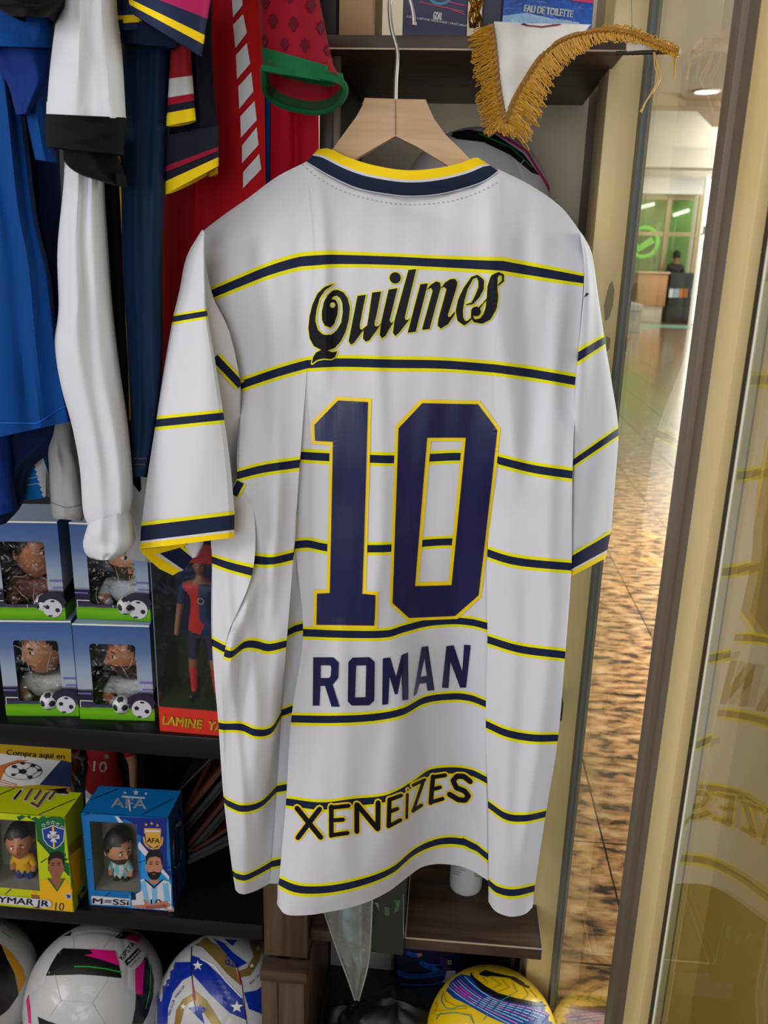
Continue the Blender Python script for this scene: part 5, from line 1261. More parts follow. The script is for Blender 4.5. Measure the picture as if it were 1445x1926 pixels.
def bobble(t, P, u, dn, fpx_, hpx_, R, skin, shirt, shorts, beard, yaw, stripes=None, look='front'):
    """big-headed standing figure"""
    b = atp(*fpx_, P['bl']+dn*.03, dn); a = math.atan2(u.y, u.x); hc_ = atp(*hpx_, P['bl']+dn*.03, dn); hz = (hc_.z-R*.92-b.z)/.72
    M = Matrix.Translation(b) @ Matrix.Rotation(a, 4, 'Z')
    s = hz; J = [(0, 0, .40), (0, 0, .52), (0, 0, .66), (0, 0, .72), (.13, 0, .62), (.19, -.01, .48), (.18, -.05, .36), (-.13, 0, .62), (-.19, -.01, .48), (-.18, -.05, .36), (.08, 0, .34), (.10, 0, .17), (.10, .01, .06), (.10, -.07, .03), (-.08, 0, .34), (-.10, 0, .17), (-.10, .01, .06), (-.10, -.07, .03)]
    E2 = [(0, 1), (1, 2), (2, 3), (2, 4), (4, 5), (5, 6), (2, 7), (7, 8), (8, 9), (0, 10), (10, 11), (11, 12), (12, 13), (0, 14), (14, 15), (15, 16), (16, 17)]
    Rr_ = [.11, .11, .10, .06, .07, .055, .045, .07, .055, .045, .085, .06, .05, .045, .085, .06, .05, .045]
    def pk(c):
        z = c.z/s; x = abs(c.x)/s
        if z > .70 or (x > .15 and z < .50): return 1
        if z > .38: return 0 if not stripes or int((c.x/s+.5)/.055) % 2 else 4
        if z > .20: return 2
        if z > .12: return 1
        return 3
    figure_skin('figure_body', [tuple(c*s for c in j) for j in J], E2, [r*s for r in Rr_], [shirt, skin, shorts, mat('sock_white', C(210, 210, 210), rough=.6), stripes or shirt], pk, t).data.transform(Matrix.Translation(-wloc(t)) @ M)
    hd = head(R=R, beard=beard, M=M @ Matrix.Translation((0, -.004, s*.72+R*.92)) @ Matrix.Rotation(yaw, 4, 'Z'), n=24); hd.build('figure_head', HM(skin), t)
    sb = soccer(.0095, b+u*-.014+dn*-.013+Vector((0, 0, .0105)), 2); sb.build('toy_ball', [mat('print_white', C(205, 203, 214)), BLK], t)
    mb = MB(); mb.lathe([(.001, 0), (.024, 0), (.024, .003), (.001, .003)], b+Vector((0, -.004, -.0035)), 20); mb.build('stand', mat('black_stand', C(26, 26, 30), rough=.3), t)
# azure box
nb = [cx(485, 962), cx(943, 995), cx(916, 489), cx(445, 460)]
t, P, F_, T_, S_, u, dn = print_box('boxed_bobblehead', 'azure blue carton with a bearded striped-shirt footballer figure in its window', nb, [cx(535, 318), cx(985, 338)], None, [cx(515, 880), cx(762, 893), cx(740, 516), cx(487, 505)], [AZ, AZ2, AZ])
WH_ = mat('print_white', C(205, 203, 214)); LB_ = mat('print_sky', C(110, 176, 220), rough=.4); GO = mat('print_gold', C(206, 158, 60), rough=.4); SKP = mat('print_skin', C(178, 122, 96), rough=.4); NVP = mat('print_navy', C(14, 22, 50), rough=.4)
pr = Print(F_)
def person_print(pr, ox, oy, s, beard, m_skin, m_hair):
    """printed footballer portrait: head at ox, oy (crop px), s scale"""
    q = lambda x, y: cx(ox+x*s, oy+y*s)
    pr.poly([q(-42, -20), q(-40, -75), q(-15, -100), q(18, -100), q(42, -78), q(44, -20), q(50, -25), q(50, 5), q(42, 12), q(30, 42), q(10, 58), q(-8, 58), q(-28, 42), q(-42, 12), q(-50, 5), q(-50, -25)], .0008, 8, m=m_skin)
    pr.poly([q(-22, 40), q(24, 40), q(26, 90), q(-26, 90)], .0007, 8, m=m_skin)
    pr.poly([q(-46, -20), q(-50, -70), q(-30, -105), q(10, -115), q(40, -100), q(52, -65), q(46, -20), q(38, -60), q(10, -72), q(-25, -66), q(-38, -50)], .001, 8, m=m_hair)
    if beard: pr.poly([q(-42, -5), q(-36, 22), q(-16, 22), q(0, 16), q(16, 22), q(38, 22), q(44, -5), q(38, 40), q(18, 66), q(-16, 66), q(-36, 42)], .001, 8, m=m_hair)
    for sx in (-18, 18): pr.poly([q(sx-9, -30), q(sx+9, -30), q(sx+7, -24), q(sx-7, -24)], .0012, 5, m=m_hair); pr.poly([q(sx-9, -42), q(sx+9, -43), q(sx+9, -38), q(sx-9, -37)], .0012, 5, m=m_hair)
    pr.poly([q(-5, -5), q(5, -5), q(7, 4), q(-7, 4)], .0012, 5, m=m_hair+0) if False else None
    pr.poly([q(-12, 28), q(12, 28), q(9, 34), q(-9, 34)], .0013, 5, m=5)
mats6 = [RBL, WH_, LB_, GO, SKP, mat('print_lip', C(150, 84, 76)), HAIR, NVP, mat('azure_light', C(30, 140, 210), rough=.35)]
pr.poly([cx(640, 480), cx(915, 490), cx(938, 830), cx(870, 790), cx(700, 600)], .0004, 8, m=0)
pr.poly([cx(625, 476), cx(642, 478), cx(950, 838), cx(950, 855), cx(700, 600)], .0005, 8, m=1)
pr.poly([cx(700, 1000-250), cx(640, 700), cx(760, 660), cx(900, 790), cx(945, 850), cx(945, 860), cx(930, 990), cx(700, 975)], .00045, 8, m=8)
for a, b in (((448, 470), (500, 462)), ((462, 725), (505, 700)), ((600, 890), (500, 965)), ((740, 735), (790, 715))): pr.line([cx(*a), cx(*b)], .6, .0005, m=7, caps=False)
pr.poly([cx(790, 560), cx(872, 562), cx(876, 625), cx(836, 650), cx(796, 622)], .0006, 8, m=3)
pr.poly([cx(784, 540), cx(876, 543), cx(876, 572), cx(786, 570)], .0008, 8, m=3); pr.poly([cx(790, 550), cx(870, 552), cx(870, 562), cx(790, 561)], .001, 8, m=1)
pr.line([cx(782, 590), cx(788, 625), cx(812, 648), cx(836, 656), cx(862, 648), cx(882, 622), cx(884, 592)], 1.6, .0006, m=3)
ptext(pr, 'AFA', cx(798, 618), cx(868, 622), 9, bold=.03, off=.0012, m=7)
def star(x, y, r, n=5, k0=-PI/2, q=.42): return [(x+(r if i % 2 == 0 else r*q)*math.cos(k0+PI*i/n), y+(r if i % 2 == 0 else r*q)*math.sin(k0+PI*i/n)) for i in range(2*n)]
for x, y in ((795, 521), (826, 516), (857, 525)): pr.poly(star(*cx(x, y), 3.6), .0008, 8, m=3)
q = lambda x, y: cx(838+x, 745+y)
# shirt body and crossed arms
pr.poly([cx(712, 870), cx(745, 825), cx(795, 815), cx(840, 870), cx(880, 822), cx(940, 838), cx(943, 992), cx(720, 970)], .0006, 8, m=1)
for (a, b, c, d_) in (((765, 835), (790, 825), (815, 950), (790, 950)), ((825, 865), (855, 862), (855, 955), (830, 955)), ((885, 840), (915, 838), (925, 940), (895, 940))): pr.poly([cx(*a), cx(*b), cx(*c), cx(*d_)], .0009, 8, m=2)
pr.line([cx(790, 820), cx(838, 864), cx(884, 822)], 1.4, .001, m=7)
ptext(pr, '10', cx(820, 962), cx(878, 962), 12, bold=.03, off=.0011, m=7)
pr.poly([cx(712, 960), cx(800, 955), cx(905, 935), cx(930, 958), cx(900, 980), cx(943, 985), cx(943, 994), cx(760, 985)], .0013, 8, m=4); pr.poly([cx(780, 925), cx(800, 935), cx(815, 958), cx(790, 962)], .0013, 8, m=4)
pr.line([cx(800, 972), cx(900, 962)], 3.2, .0015, m=5)
pr.poly([cx(712, 890), cx(738, 895), cx(740, 930), cx(716, 930)], .001, 8, m=7)
person_print(pr, 838, 760, .92, 1, 4, 6)
pr.poly([cx(497, 908), cx(707, 925), cx(707, 965), cx(500, 955)], .0006, 10, m=1); ptext(pr, 'M=SSi', cx(505, 948), cx(700, 958), 10, bold=.03, off=.0018, m=7)
pr.build('front_print', mats6, t)
pr = Print(T_); ptext(pr, 'AFA', cx(604, 428), cx(795, 438), 17, bold=.035, off=.0006, up=(.06, -1)); 
pr.line([cx(665, 372), cx(785, 380)], 1.6, .0006); pr.line([cx(700, 385), cx(708, 450)], 1.6, .0006)
for x, y, r in ((680, 352, 3.5), (740, 350, 6.5), (793, 356, 3.5)): pr.poly(star(*cx(x, y), r), .0006, 8)
pr.line([cx(945, 382), cx(755, 478)], .6, .0005, m=1, caps=False); pr.line([cx(500, 385), cx(640, 330)], .6, .0005, m=1, caps=False); pr.build('top_print', [WH_, NVP], t)
pr = Print(S_); pr.poly([cx(935, 640), cx(955, 520), cx(985, 500), cx(990, 640), cx(975, 750), cx(945, 760)], .0006, 8, m=0); pr.poly([cx(950, 520), cx(975, 430), cx(985, 500)], .0006, 8, m=1); pr.poly([cx(950, 790), cx(990, 780), cx(985, 900), cx(960, 960)], .0006, 8, m=1)
pr.line([cx(950, 560), cx(960, 740)], 1.2, .0009, m=1, caps=False); pr.line([cx(968, 530), cx(975, 730)], 1.2, .0009, m=1, caps=False); pr.build('side_print', [mat('print_grey', C(140, 140, 140), rough=.4), BLK], t)
wz = zk2+.010
STR = mat('kit_sky_stripe', C(120, 190, 190), rough=.5); KW = mat('kit_white', C(205, 208, 210), rough=.5); KK = mat('kit_black', C(28, 28, 34), rough=.5)
ux = (atp(*cx(655, 880), P['bl'], dn)-P['bl']).dot(u)
bobble(t, P, u, dn, (231, 1676), (232, 1591), .0275, SKIN, KW, KK, 1, .85, STR)
# lime box
nb = [cx(-110, 955), cx(403, 999), cx(360, 485), cx(-150, 448)]
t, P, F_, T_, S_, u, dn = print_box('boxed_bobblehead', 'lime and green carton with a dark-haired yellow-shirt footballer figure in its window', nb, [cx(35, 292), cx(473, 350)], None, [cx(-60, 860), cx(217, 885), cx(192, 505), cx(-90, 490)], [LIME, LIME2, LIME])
mats6 = [GRN, WH_, LB_, mat('print_yellow', C(226, 172, 20), rough=.4), mat('print_skin_brown', C(140, 90, 66), rough=.4), mat('print_lip', C(150, 84, 76)), HAIR, NVP, mat('print_blue', C(20, 60, 140), rough=.4), mat('lime_light', C(200, 210, 40), rough=.35)]
pr = Print(F_)
pr.poly([cx(85, 458), cx(360, 487), cx(385, 810), cx(203, 605), cx(193, 507), cx(108, 500)], .0004, 8, m=0)
pr.line([cx(83, 458), cx(105, 498)], .8, .0006, m=7, caps=False); pr.line([cx(203, 605), cx(390, 815)], .8, .0006, m=7, caps=False); pr.line([cx(30, 900), cx(60, 872)], .8, .0006, m=7, caps=False); pr.line([cx(205, 740), cx(255, 705)], .8, .0006, m=7, caps=False)
sh = [cx(233, 548), cx(262, 540), cx(290, 528), cx(318, 542), cx(350, 550), cx(344, 610), cx(322, 636), cx(296, 652), cx(262, 630), cx(240, 600)]
pr.line(sh, 1.5, .0005, m=1, closed=True); pr.poly(sh, .0007, 8, m=8); pr.poly([cx(284, 530), cx(294, 530), cx(300, 650), cx(290, 648)], .0009, 8, m=3)
pr.poly([cx(268, 556), cx(312, 560), cx(300, 576), cx(324, 576), cx(325, 598), cx(300, 598), cx(312, 618), cx(274, 612), cx(284, 596), cx(260, 592), cx(260, 572), cx(282, 574)], .0011, 8, m=1)
ptext(pr, 'CBF', cx(272, 592), cx(314, 595), 5, bold=.02, off=.0014, m=7)
for x, y in ((238, 525), (262, 513), (288, 510), (314, 520), (338, 538)): pr.poly(star(*cx(x, y), 4.6), .0006, 8, m=1); pr.poly(star(*cx(x, y), 2.8), .0009, 8, m=0)
pr.poly([cx(165, 860), cx(200, 832), cx(255, 815), cx(310, 870), cx(350, 815), cx(390, 830), cx(396, 996), cx(178, 975)], .0006, 8, m=3)
pr.poly([cx(268, 812), cx(345, 812), cx(312, 868)], .0009, 8, m=4); pr.line([cx(262, 812), cx(312, 880), cx(352, 812)], 1.3, .001, m=0, caps=False)
pr.poly([cx(170, 900), cx(215, 905), cx(222, 978), cx(180, 974)], .0009, 8, m=4)
person_print(pr, 305, 765, .88, 0, 4, 6)
ptext(pr, '10', cx(300, 984), cx(348, 988), 14, bold=.01, off=.001, m=7)
pr.poly([cx(358, 896), cx(388, 898), cx(390, 918), cx(374, 930), cx(360, 918)], .0009, 8, m=1); pr.poly([cx(362, 900), cx(384, 902), cx(385, 916), cx(374, 924), cx(364, 914)], .0012, 8, m=8)
pr.line([cx(-95, 915), cx(262, 950)], 7.5, .0020, m=1); ptext(pr, 'NEYMAR JR', cx(-93, 930), cx(266, 964), 11, bold=.05, off=.0026, m=7)
pr.build('front_print', mats6, t)
pr = Print(T_)
BR = mat('bronze_print', C(110, 72, 40), rough=.4)
for (a, b, hw, m) in (((128, 322), (78, 384), 2.0, 0), ((176, 325), (138, 388), 2.6, 1), ((232, 325), (190, 385), 2.6, 1), ((176, 325), (232, 325), 2.0, 0), ((268, 335), (205, 425), 2.8, 1), ((205, 425), (172, 408), 2.4, 1), ((268, 335), (335, 345), 2.0, 0), ((300, 345), (268, 385), 2.4, 1), ((312, 348), (365, 352), 2.4, 0)):
    pr.line([cx(*a), cx(*b)], hw+1.3, .0004, m=2); pr.line([cx(*a), cx(*b)], hw, .0008, m=m)
pr.line([cx(430, 375), cx(210, 470)], .7, .0005, m=0, caps=False); pr.line([cx(0, 360), cx(115, 312)], .7, .0005, m=0, caps=False); pr.build('top_print', [BLK, BR, WH_], t)
pr = Print(S_); pr.poly([cx(378, 690), cx(440, 600), cx(462, 620), cx(460, 820), cx(405, 900)], .0006, 8, m=0); pr.poly([cx(420, 910), cx(462, 850), cx(462, 900), cx(425, 960)], .0006, 8, m=1); pr.poly([cx(372, 640), cx(436, 575), cx(440, 640), cx(380, 690)], .0009, 8, m=2); pr.build('side_print', [mat('print_yellow', C(226, 172, 20)), mat('print_blue', C(20, 60, 140)), mat('olive_print', C(120, 120, 20), rough=.4)], t)
ux = (atp(*cx(140, 870), P['bl'], dn)-P['bl']).dot(u)
bobble(t, P, u, dn, (50, 1668), (44, 1578), .0275, SKIN2, mat('kit_yellow', C(226, 170, 24), rough=.5), mat('kit_blue2', C(26, 60, 130), rough=.5), 0, .3)

# ---- things at the back of the lower shelf ----
ys = 1.36
ad = thing('advert_card', 'yellow advertising card with a football drawing at the back of the shelf', 'card', at(60, 1500, Y=ys))
def flat(parent, name, px, Y, m, th=.002, dy=0):
    P = [at(x, y, Y=Y+dy*(1560-y)/150) for x, y in px]; mb = MB(); mb.prism(P, (0, th, 0)); o = mb.build(name, m, parent, smooth=False); return mb
c5_ = flat(ad, 'card', [(-60, 1388), cx(385, 85), cx(392, 320), (-60, 1500)], ys, mat('yellow_card', C(196, 160, 10), rough=.5))
pr = Print(c5_.bvh())
pr.poly([cx(0, 135), cx(330, 175), cx(215, 305), cx(0, 320)], .0006, 10, m=0); pr.poly([cx(335, 172), cx(388, 185), cx(390, 318), cx(215, 305)], .0008, 10, m=1)
pr.poly([cx(0, 200), cx(95, 170), cx(160, 172), cx(60, 200), cx(20, 245), cx(0, 290)], .0008, 8, m=2)
pr.poly(circ(*cx(128, 230), 36, 24, 16.5), .001, 10, m=3); pr.poly(circ(*cx(128, 230), 34.5, 24, 15.2), .0013, 10, m=0)
for (x, y, s) in ((125, 232, 9), (80, 205, 6), (180, 200, 6), (75, 250, 5), (165, 262, 6), (215, 225, 5), (125, 188, 5)): pr.poly(circ(*cx(x, y), s, 5, s*.6), .0016, 8, m=3)
for a, b in (((125, 232), (80, 205)), ((125, 232), (180, 200)), ((125, 232), (75, 250)), ((125, 232), (165, 262)), ((165, 262), (215, 225)), ((180, 200), (215, 225))): pr.line([cx(*a), cx(*b)], .6, .0016, m=3, caps=False)
for k in range(3): pr.line([cx(0, 275+k*14), cx(95, 305+k*8)], .8, .001, m=2, caps=False)
ptext(pr, 'Compra aquí en', cx(36, 142), cx(350, 165), 10, bold=.02, off=.001, m=3)
pr.build('card_print', [WHT, mat('card_blue', C(28, 44, 92), rough=.5), mat('card_orange', C(206, 110, 30), rough=.5), BLK], ad)
# red footballer in a clear pack
bp_ = thing('boxed_player_figure', 'red-shirted number 10 player figure in a clear pack behind the two cartons', 'toy box', at(200, 1520, Y=1.38))
flat(bp_, 'backing_card', [cx(390, 95), cx(785, 115), (272, 1510), (136, 1500)], 1.42, mat('card_dark_blue', C(30, 36, 62), rough=.5, noise=.3, nscale=12))
flat(bp_, 'window_sheet', [cx(392, 92), cx(788, 112), (274, 1510), (134, 1500)], 1.355, ACET, th=.0005)
fz = at(192, 1440, Y=1.39); Hs = .42; k2 = Hs/1.8
def pick_b(c):
    z = c.z/k2; x = abs(c.x)/k2
    if z > 1.47 or (x > .19 and z < 1.24): return 1
    if z > .90: return 0
    if z > .5: return 2
    return 3
Mb = Matrix.Translation((fz.x, 1.395, at(192, 1480, Y=1.39).z-.93*k2)) @ Matrix.Rotation(-.05, 4, 'Z')
ob = footballer(bp_, 'player', Hs, Matrix.Translation(-Vector(bp_.location)) @ Mb, [mat('kit_crimson', C(170, 22, 40), rough=.5), SKIN, KW, SOCK], lambda c: pick_b(c)); 
hh = head(R=.024, M=Mb @ Matrix.Translation((0, -.004, 1.68*k2)), n=16); hh.build('figure_head', HM(), bp_)
mbx = MB(); mbx.v = [Mb @ Vector(v) for v in ()]; mbx = None
me_ = ob.data; wv = [Vector(bp_.location)+v.co for v in me_.vertices]
pr = Print(BVHTree.FromPolygons(wv, [tuple(p.vertices) for p in me_.polygons])); ptext(pr, '10', cx(508, 230), cx(580, 236), 19, bold=.03, off=.0012); pr.poly(circ(*cx(580, 152), 4.5, 10), .001, 8, m=1); pr.build('shirt_number', [mat('print_pink', C(226, 190, 190), rough=.5), mat('print_olive', C(120, 130, 60))], bp_)
# leaning magazines
cols = [(36, 28, 34), (150, 70, 44), (28, 32, 34), (30, 44, 44), (146, 66, 40), (26, 28, 30), (40, 44, 64), (120, 24, 40), (34, 34, 60), (110, 106, 102)]
names = ['dark plum', 'rust brown', 'black', 'dark teal', 'rusty orange', 'charcoal', 'slate blue', 'crimson', 'indigo', 'pale grey']
for i, (c, nm) in enumerate(zip(cols, names)):
    lab = '%s magazine in the leaning pile, %s' % (nm, ['rearmost and topmost', 'just below the plum one', 'between the rust brown and dark teal ones', 'under the black one', 'in the middle with an orange edge', 'just below the rusty orange one', 'in the lower half of the pile', 'near the bottom with a red cover', 'second lowest', 'lowest of all with a light edge'][i])
    a0 = [(330, 1490), (338, 1538), (345, 1552), (348, 1562), (352, 1588), (352, 1600), (354, 1612), (360, 1600), (356, 1608), (352, 1622)][i]
    a1 = [(440, 1380), (452, 1400), (456, 1418), (458, 1432), (460, 1456), (462, 1472), (462, 1486), (466, 1530), (466, 1550), (470, 1566)][i]
    Yc = 1.30-.006*i
    A = at(*a0, Y=Yc); B = at(*a1, Y=Yc); d_ = (B-A); n_ = Vector((d_.z, 0, -d_.x)).normalized()*-1; th_ = .005+.002*(i % 3)
    if n_.z > 0: n_ = -n_
    mo = thing('magazine', lab, 'magazine', A, group='magazines leaning on the lower black shelf')
    mb = MB(); mb.prism([A, B, B+n_*th_, A+n_*th_], (0, .16, 0)); mb.build('cover', mat('cover_%d' % i, C(*[v*.72 for v in c]), rough=.35), mo, smooth=False)
    mb = MB(); mb.prism([A+n_*.001+d_*.002, B+n_*.001-d_*.002, B+n_*(th_-.001)-d_*.002, A+n_*(th_-.001)+d_*.002], (0, -.0015, 0)); mb.build('pages', mat('pages_%d' % (i % 3), C(*([(36, 33, 32), (70, 34, 22), (46, 44, 44)][i % 3] if i < 9 else (120, 116, 110))), rough=.7), mo, smooth=False)
# ================= balls =================
def ctr(px, py, rpx, r=.11): return CAMP + ray(px, py)*(FPX*r/rpx)/FPX
def cb(x, y): return (x/2.779, 1680+y/2.779)
PUW = mat('ball_white', C(188, 188, 190), rough=.32, coat=.25, bump=.25, bscale=420); PUB = mat('ball_black', C(18, 18, 20), rough=.35); PUP = mat('ball_pink', C(206, 20, 120), rough=.35); PUG = mat('ball_green', C(30, 160, 70), rough=.4)
PGY = mat('ball_grey', C(186, 186, 184), rough=.4); PBL = mat('ball_blue', C(14, 44, 150), rough=.3, coat=.3); PGO = mat('ball_gold', C(140, 116, 60), rough=.35, metal=.3); PYE = mat('ball_yellow', C(236, 196, 10), rough=.38, coat=.2, bump=.2, bscale=420); PRD = mat('ball_red', C(180, 20, 30), rough=.4)
zfl = 0
def ball(label, c, r, base, rot=(0, 0, 0), cat='football', grooves=1, name='football'):
    """sphere with twelve-plus-twenty panel seams pressed in"""
    t = thing(name, label, 'ball', (c.x, c.y, c.z-r), group=None)
    bm = bmesh.new(); bmesh.ops.create_icosphere(bm, subdivisions=6, radius=1)
    b2 = bmesh.new(); bmesh.ops.create_icosphere(b2, subdivisions=1, radius=1); Q = Matrix.Rotation(rot[0], 3, 'X') @ Matrix.Rotation(rot[1], 3, 'Y') @ Matrix.Rotation(rot[2], 3, 'Z')
    N = np.array([list(Q @ v.co.normalized()) for v in b2.verts]); b2.free()
    V = np.array([list(v.co.normalized()) for v in bm.verts]); D_ = np.sort(V @ N.T, axis=1); e = (D_[:, -1]-D_[:, -2])
    k = 1-.012*grooves*np.clip(1-e/.035, 0, 1)**2
    mb = MB(); mb.v = [Vector(p)*r*kk+c for p, kk in zip(V.tolist(), k.tolist())]
    for f in bm.faces: mb.face([v.index for v in f.verts])
    bm.free(); o = mb.build('shell', base, t, angle=180); return t, Print(mb.bvh())
B = {}
# pink, black and white ball
cK = ctr(179, 1873, 127, .125); t, pr = ball('white training ball with pink and black panels on the bottom shelf, middle of three', cK, .125, PUW, (.35, .1, .4))
def P_(lst): return [cb(*p) for p in lst]
pr.poly(P_([(275,240),(300,200),(345,186),(384,182),(386,222),(330,226)]), .0005, 8, m=0)
pr.poly(P_([(330,288),(380,290),(470,294),(530,300),(600,300),(622,375),(636,445),(520,432),(420,425),(240,432),(268,370),(298,320)]), .0005, 8, m=0)
pr.poly(P_([(465,293),(600,302),(624,380),(540,352),(440,324),(488,318)]), .0010, 8, m=1)
pr.line(P_([(390,385),(470,386),(560,398),(634,414)]), 1.1, .0014, m=2)
pr.poly(P_([(598,232),(640,198),(690,205),(660,242),(624,238)]), .0005, 8, m=0); pr.poly(P_([(650,240),(700,206),(758,214),(722,258)]), .0008, 8, m=1); pr.line(P_([(620,232),(645,200)]), 1.1, .001, m=2)
pr.poly(P_([(760,330),(790,380),(804,450),(800,540),(770,640),(745,684),(690,684),(706,600),(712,500),(705,420),(730,380)]), .0005, 8, m=0)
pr.poly(P_([(705,400),(756,348),(748,440),(742,545),(736,525),(722,530),(706,515)]), .0010, 8, m=1); pr.line(P_([(764,318),(784,400),(782,500),(760,600)]), 1.0, .0014, m=2)
pr.poly(P_([(138,560),(150,530),(160,600),(164,684),(150,675)]), .0005, 8, m=1); pr.poly(P_([(198,645),(250,668),(300,684),(205,684)]), .0005, 8, m=0)
ptext(pr, 'KIPSTA', cb(640, 352), cb(708, 268), 9, bold=.03, m=0); pr.poly(P_([(650,358),(720,286),(736,304),(664,382)]), .0007, 8, m=0); ptext(pr, 'TRAINING', cb(668, 368), cb(728, 305), 3.5, bold=.01, off=.0013, m=3); ptext(pr, 'SIZE 5', cb(680, 388), cb(730, 340), 2.6, m=0)
for l in ([(285,425),(318,560),(260,640)], [(318,560),(480,572),(548,684)], [(480,572),(565,450)], [(384,222),(384,290)], [(530,298),(600,200)]): pr.line(P_(l), .7, .0006, m=4, caps=False)
pr.build('panel_print', [PUB, PUP, PUG, WHT, PGY], t)
# blue, gold and white ball
cU_ = ctr(422, 1890, 126, .125); t, pr = ball('white, blue and gold ball with stars on the bottom shelf beside the brown post', cU_, .125, PUW, (.1, .5, .2))
for pts, m in (([(822,560),(838,460),(862,395),(900,362),(1000,360),(1004,430),(955,455),(905,520),(880,600),(876,684),(822,684)], 0),
    ([(1000,325),(1060,345),(1150,430),(1268,550),(1290,664),(1200,625),(1100,530),(1008,425)], 0),
    ([(1008,235),(1080,235),(1160,290),(1225,370),(1256,482),(1190,425),(1120,345),(1060,285),(1002,268)], 1),
    ([(1110,236),(1170,262),(1215,310),(1290,365),(1240,392),(1175,370),(1185,320)], 0), ([(1170,240),(1240,246),(1215,275)], 0),
    ([(1300,250),(1372,262),(1352,360),(1310,430),(1255,442),(1245,408),(1290,392),(1325,330)], 1),
    ([(1275,520),(1340,508),(1378,480),(1378,634),(1300,605)], 0), ([(1008,500),(1080,560),(1160,684),(1105,684),(1050,600),(1012,570)], 1),
    ([(912,684),(922,610),(955,555),(1005,525),(1012,560),(965,590),(945,684)], 1), ([(900,262),(960,238),(990,240),(992,290),(930,300)], 1),
    ([(985,600),(1025,590),(1035,555),(1052,590),(1085,605),(1055,630),(1070,684),(1030,645)], 0)):
    pr.poly(P_(pts), .0005, 7, m=m)
for x, y, r in ((1035, 380, 10), (1238, 594, 12), (960, 592, 6), (1316, 380, 5), (1350, 290, 6)): pr.poly(star(*cb(x, y), r), .0011, 7, m=3)
pr.line(P_([(1004,240),(1000,360),(1012,540),(1030,640)]), .8, .001, m=4, caps=False); pr.line(P_([(1235,370),(1265,480),(1290,684)]), .8, .001, m=4, caps=False); pr.line(P_([(1008,475),(1022,560)]), 1.1, .0012, m=2, caps=False); pr.line(P_([(1242,400),(1258,480)]), 1.1, .0012, m=2, caps=False)
pr.line(P_([(1050,345),(1120,380),(1180,460),(1262,545)]), 1.2, .0009, m=3)
for p0, p1, s in (((890, 640), (915, 560), 'FIFA CLUB'), ((920, 550), (968, 488), 'WORLD CUP'), ((1310, 480), (1372, 415), 'FIFA CLUB')): ptext(pr, s, cb(*p0), cb(*p1), 4, bold=.02, m=0)
pr.build('panel_print', [PBL, PGO, PRD, WHT, PUB], t)
# white, yellow and black ball at the left edge
cL = ctr(-62, 1860, 128, .125); t, pr = ball('white ball with black and amber curves, cut by the left edge of the bottom shelf', cL, .125, PUW, (.8, .2, .1))
pr.poly(P_([(-40,250),(5,268),(35,340),(75,420),(96,530),(50,600),(0,645),(-60,660)]), .0005, 8, m=0); pr.poly(P_([(2,262),(62,320),(120,395),(132,450),(96,528),(86,450),(45,352)]), .0009, 8, m=1)
for k in range(6): pr.line(P_([(10+k*16, 152+k*3),(48+k*16, 200+k*7),(100+k*9, 235+k*22)]), .8, .0007, m=2, caps=False)
pr.line(P_([(5,200),(60,240)]), .9, .0012, m=3); pr.poly(P_([(0,640),(60,600),(20,665),(0,680)]), .0009, 8, m=2)
pr.build('panel_print', [PUB, mat('ball_amber', C(196, 136, 10), rough=.4), PGY, PUG], t)
# yellow ball bottom right
def cy(x, y): return (800+x/3.803, 1760+y/3.803)
cY = ctr(925, 1953, 123, .115); t, pr = ball('yellow ball with a blue and pink striped band under the bottom right shelf', cY, .115, PYE, (.2, .3, .9), grooves=.6)
def P_(lst): return [cy(*p) for p in lst]
pr.poly(P_([(150,395),(175,345),(215,300),(262,276),(330,292),(400,365),(500,425),(640,468),(780,490),(880,500),(945,580),(960,640),(600,640),(480,592),(400,550),(300,492),(205,448)]), .0005, 7, m=0)
pr.poly(P_([(322,290),(328,262),(350,300),(430,362),(520,412),(640,446),(790,478),(862,466),(890,505),(760,502),(620,478),(500,445),(395,388)]), .0010, 7, m=1)
T0 = [(165,362),(230,420),(320,480),(420,535),(520,590),(620,640)]; T1 = [(300,285),(380,362),(480,432),(610,480),(760,505),(930,560)]
for k in range(8):
    a = k/8; ln = [(p[0]+(q_[0]-p[0])*a, p[1]+(q_[1]-p[1])*a) for p, q_ in zip(T0, T1)]
    L_ = P_([tuple(lerp_poly([(i, *p) for i, p in enumerate(ln)], j*.5)) for j in range(11)])
    pr.line(L_[:5], .9, .0010, m=[2, 3, 2, 3, 2, 3, 0, 2][k], caps=False); pr.line(L_[4:], 1.0, .0010, m=[2, 4, 2, 2, 4, 2, 2, 4][k], caps=False)
    if k in (1, 2, 3): pr.line(L_[1:4], 1.6, .0013, m=3, caps=False)
for k in range(9):
    a = (360+k*60, 470+k*14); pr.line(P_([(a[0], a[1]+40), (a[0]+60, a[1]-30)]), .9, .0014, m=0, caps=False)
for l in ([(395,275),(430,256),(470,268),(560,290),(640,305),(705,345)], [(395,278),(440,290),(480,282)], [(610,300),(690,350),(740,370)]): pr.line(P_(l), 1.9, .0010, m=1)
pr.poly(P_([(392,270),(436,254),(470,270),(520,278),(640,306),(560,300),(470,292),(420,288)]), .0011, 7, m=1)
for l in ([(410,298),(450,345)], [(470,300),(545,352),(480,378)], [(545,312),(605,372),(520,402)], [(625,335),(660,400),(600,430)], [(700,360),(740,420),(700,455)], [(745,380),(800,440)], [(60,455),(90,500),(60,560)], [(30,520),(75,540),(300,520)], [(80,570),(200,552),(330,565),(350,631)], [(130,400),(150,470),(210,500),(330,512)]): pr.line(P_(l), .8, .0007, m=5, caps=False)
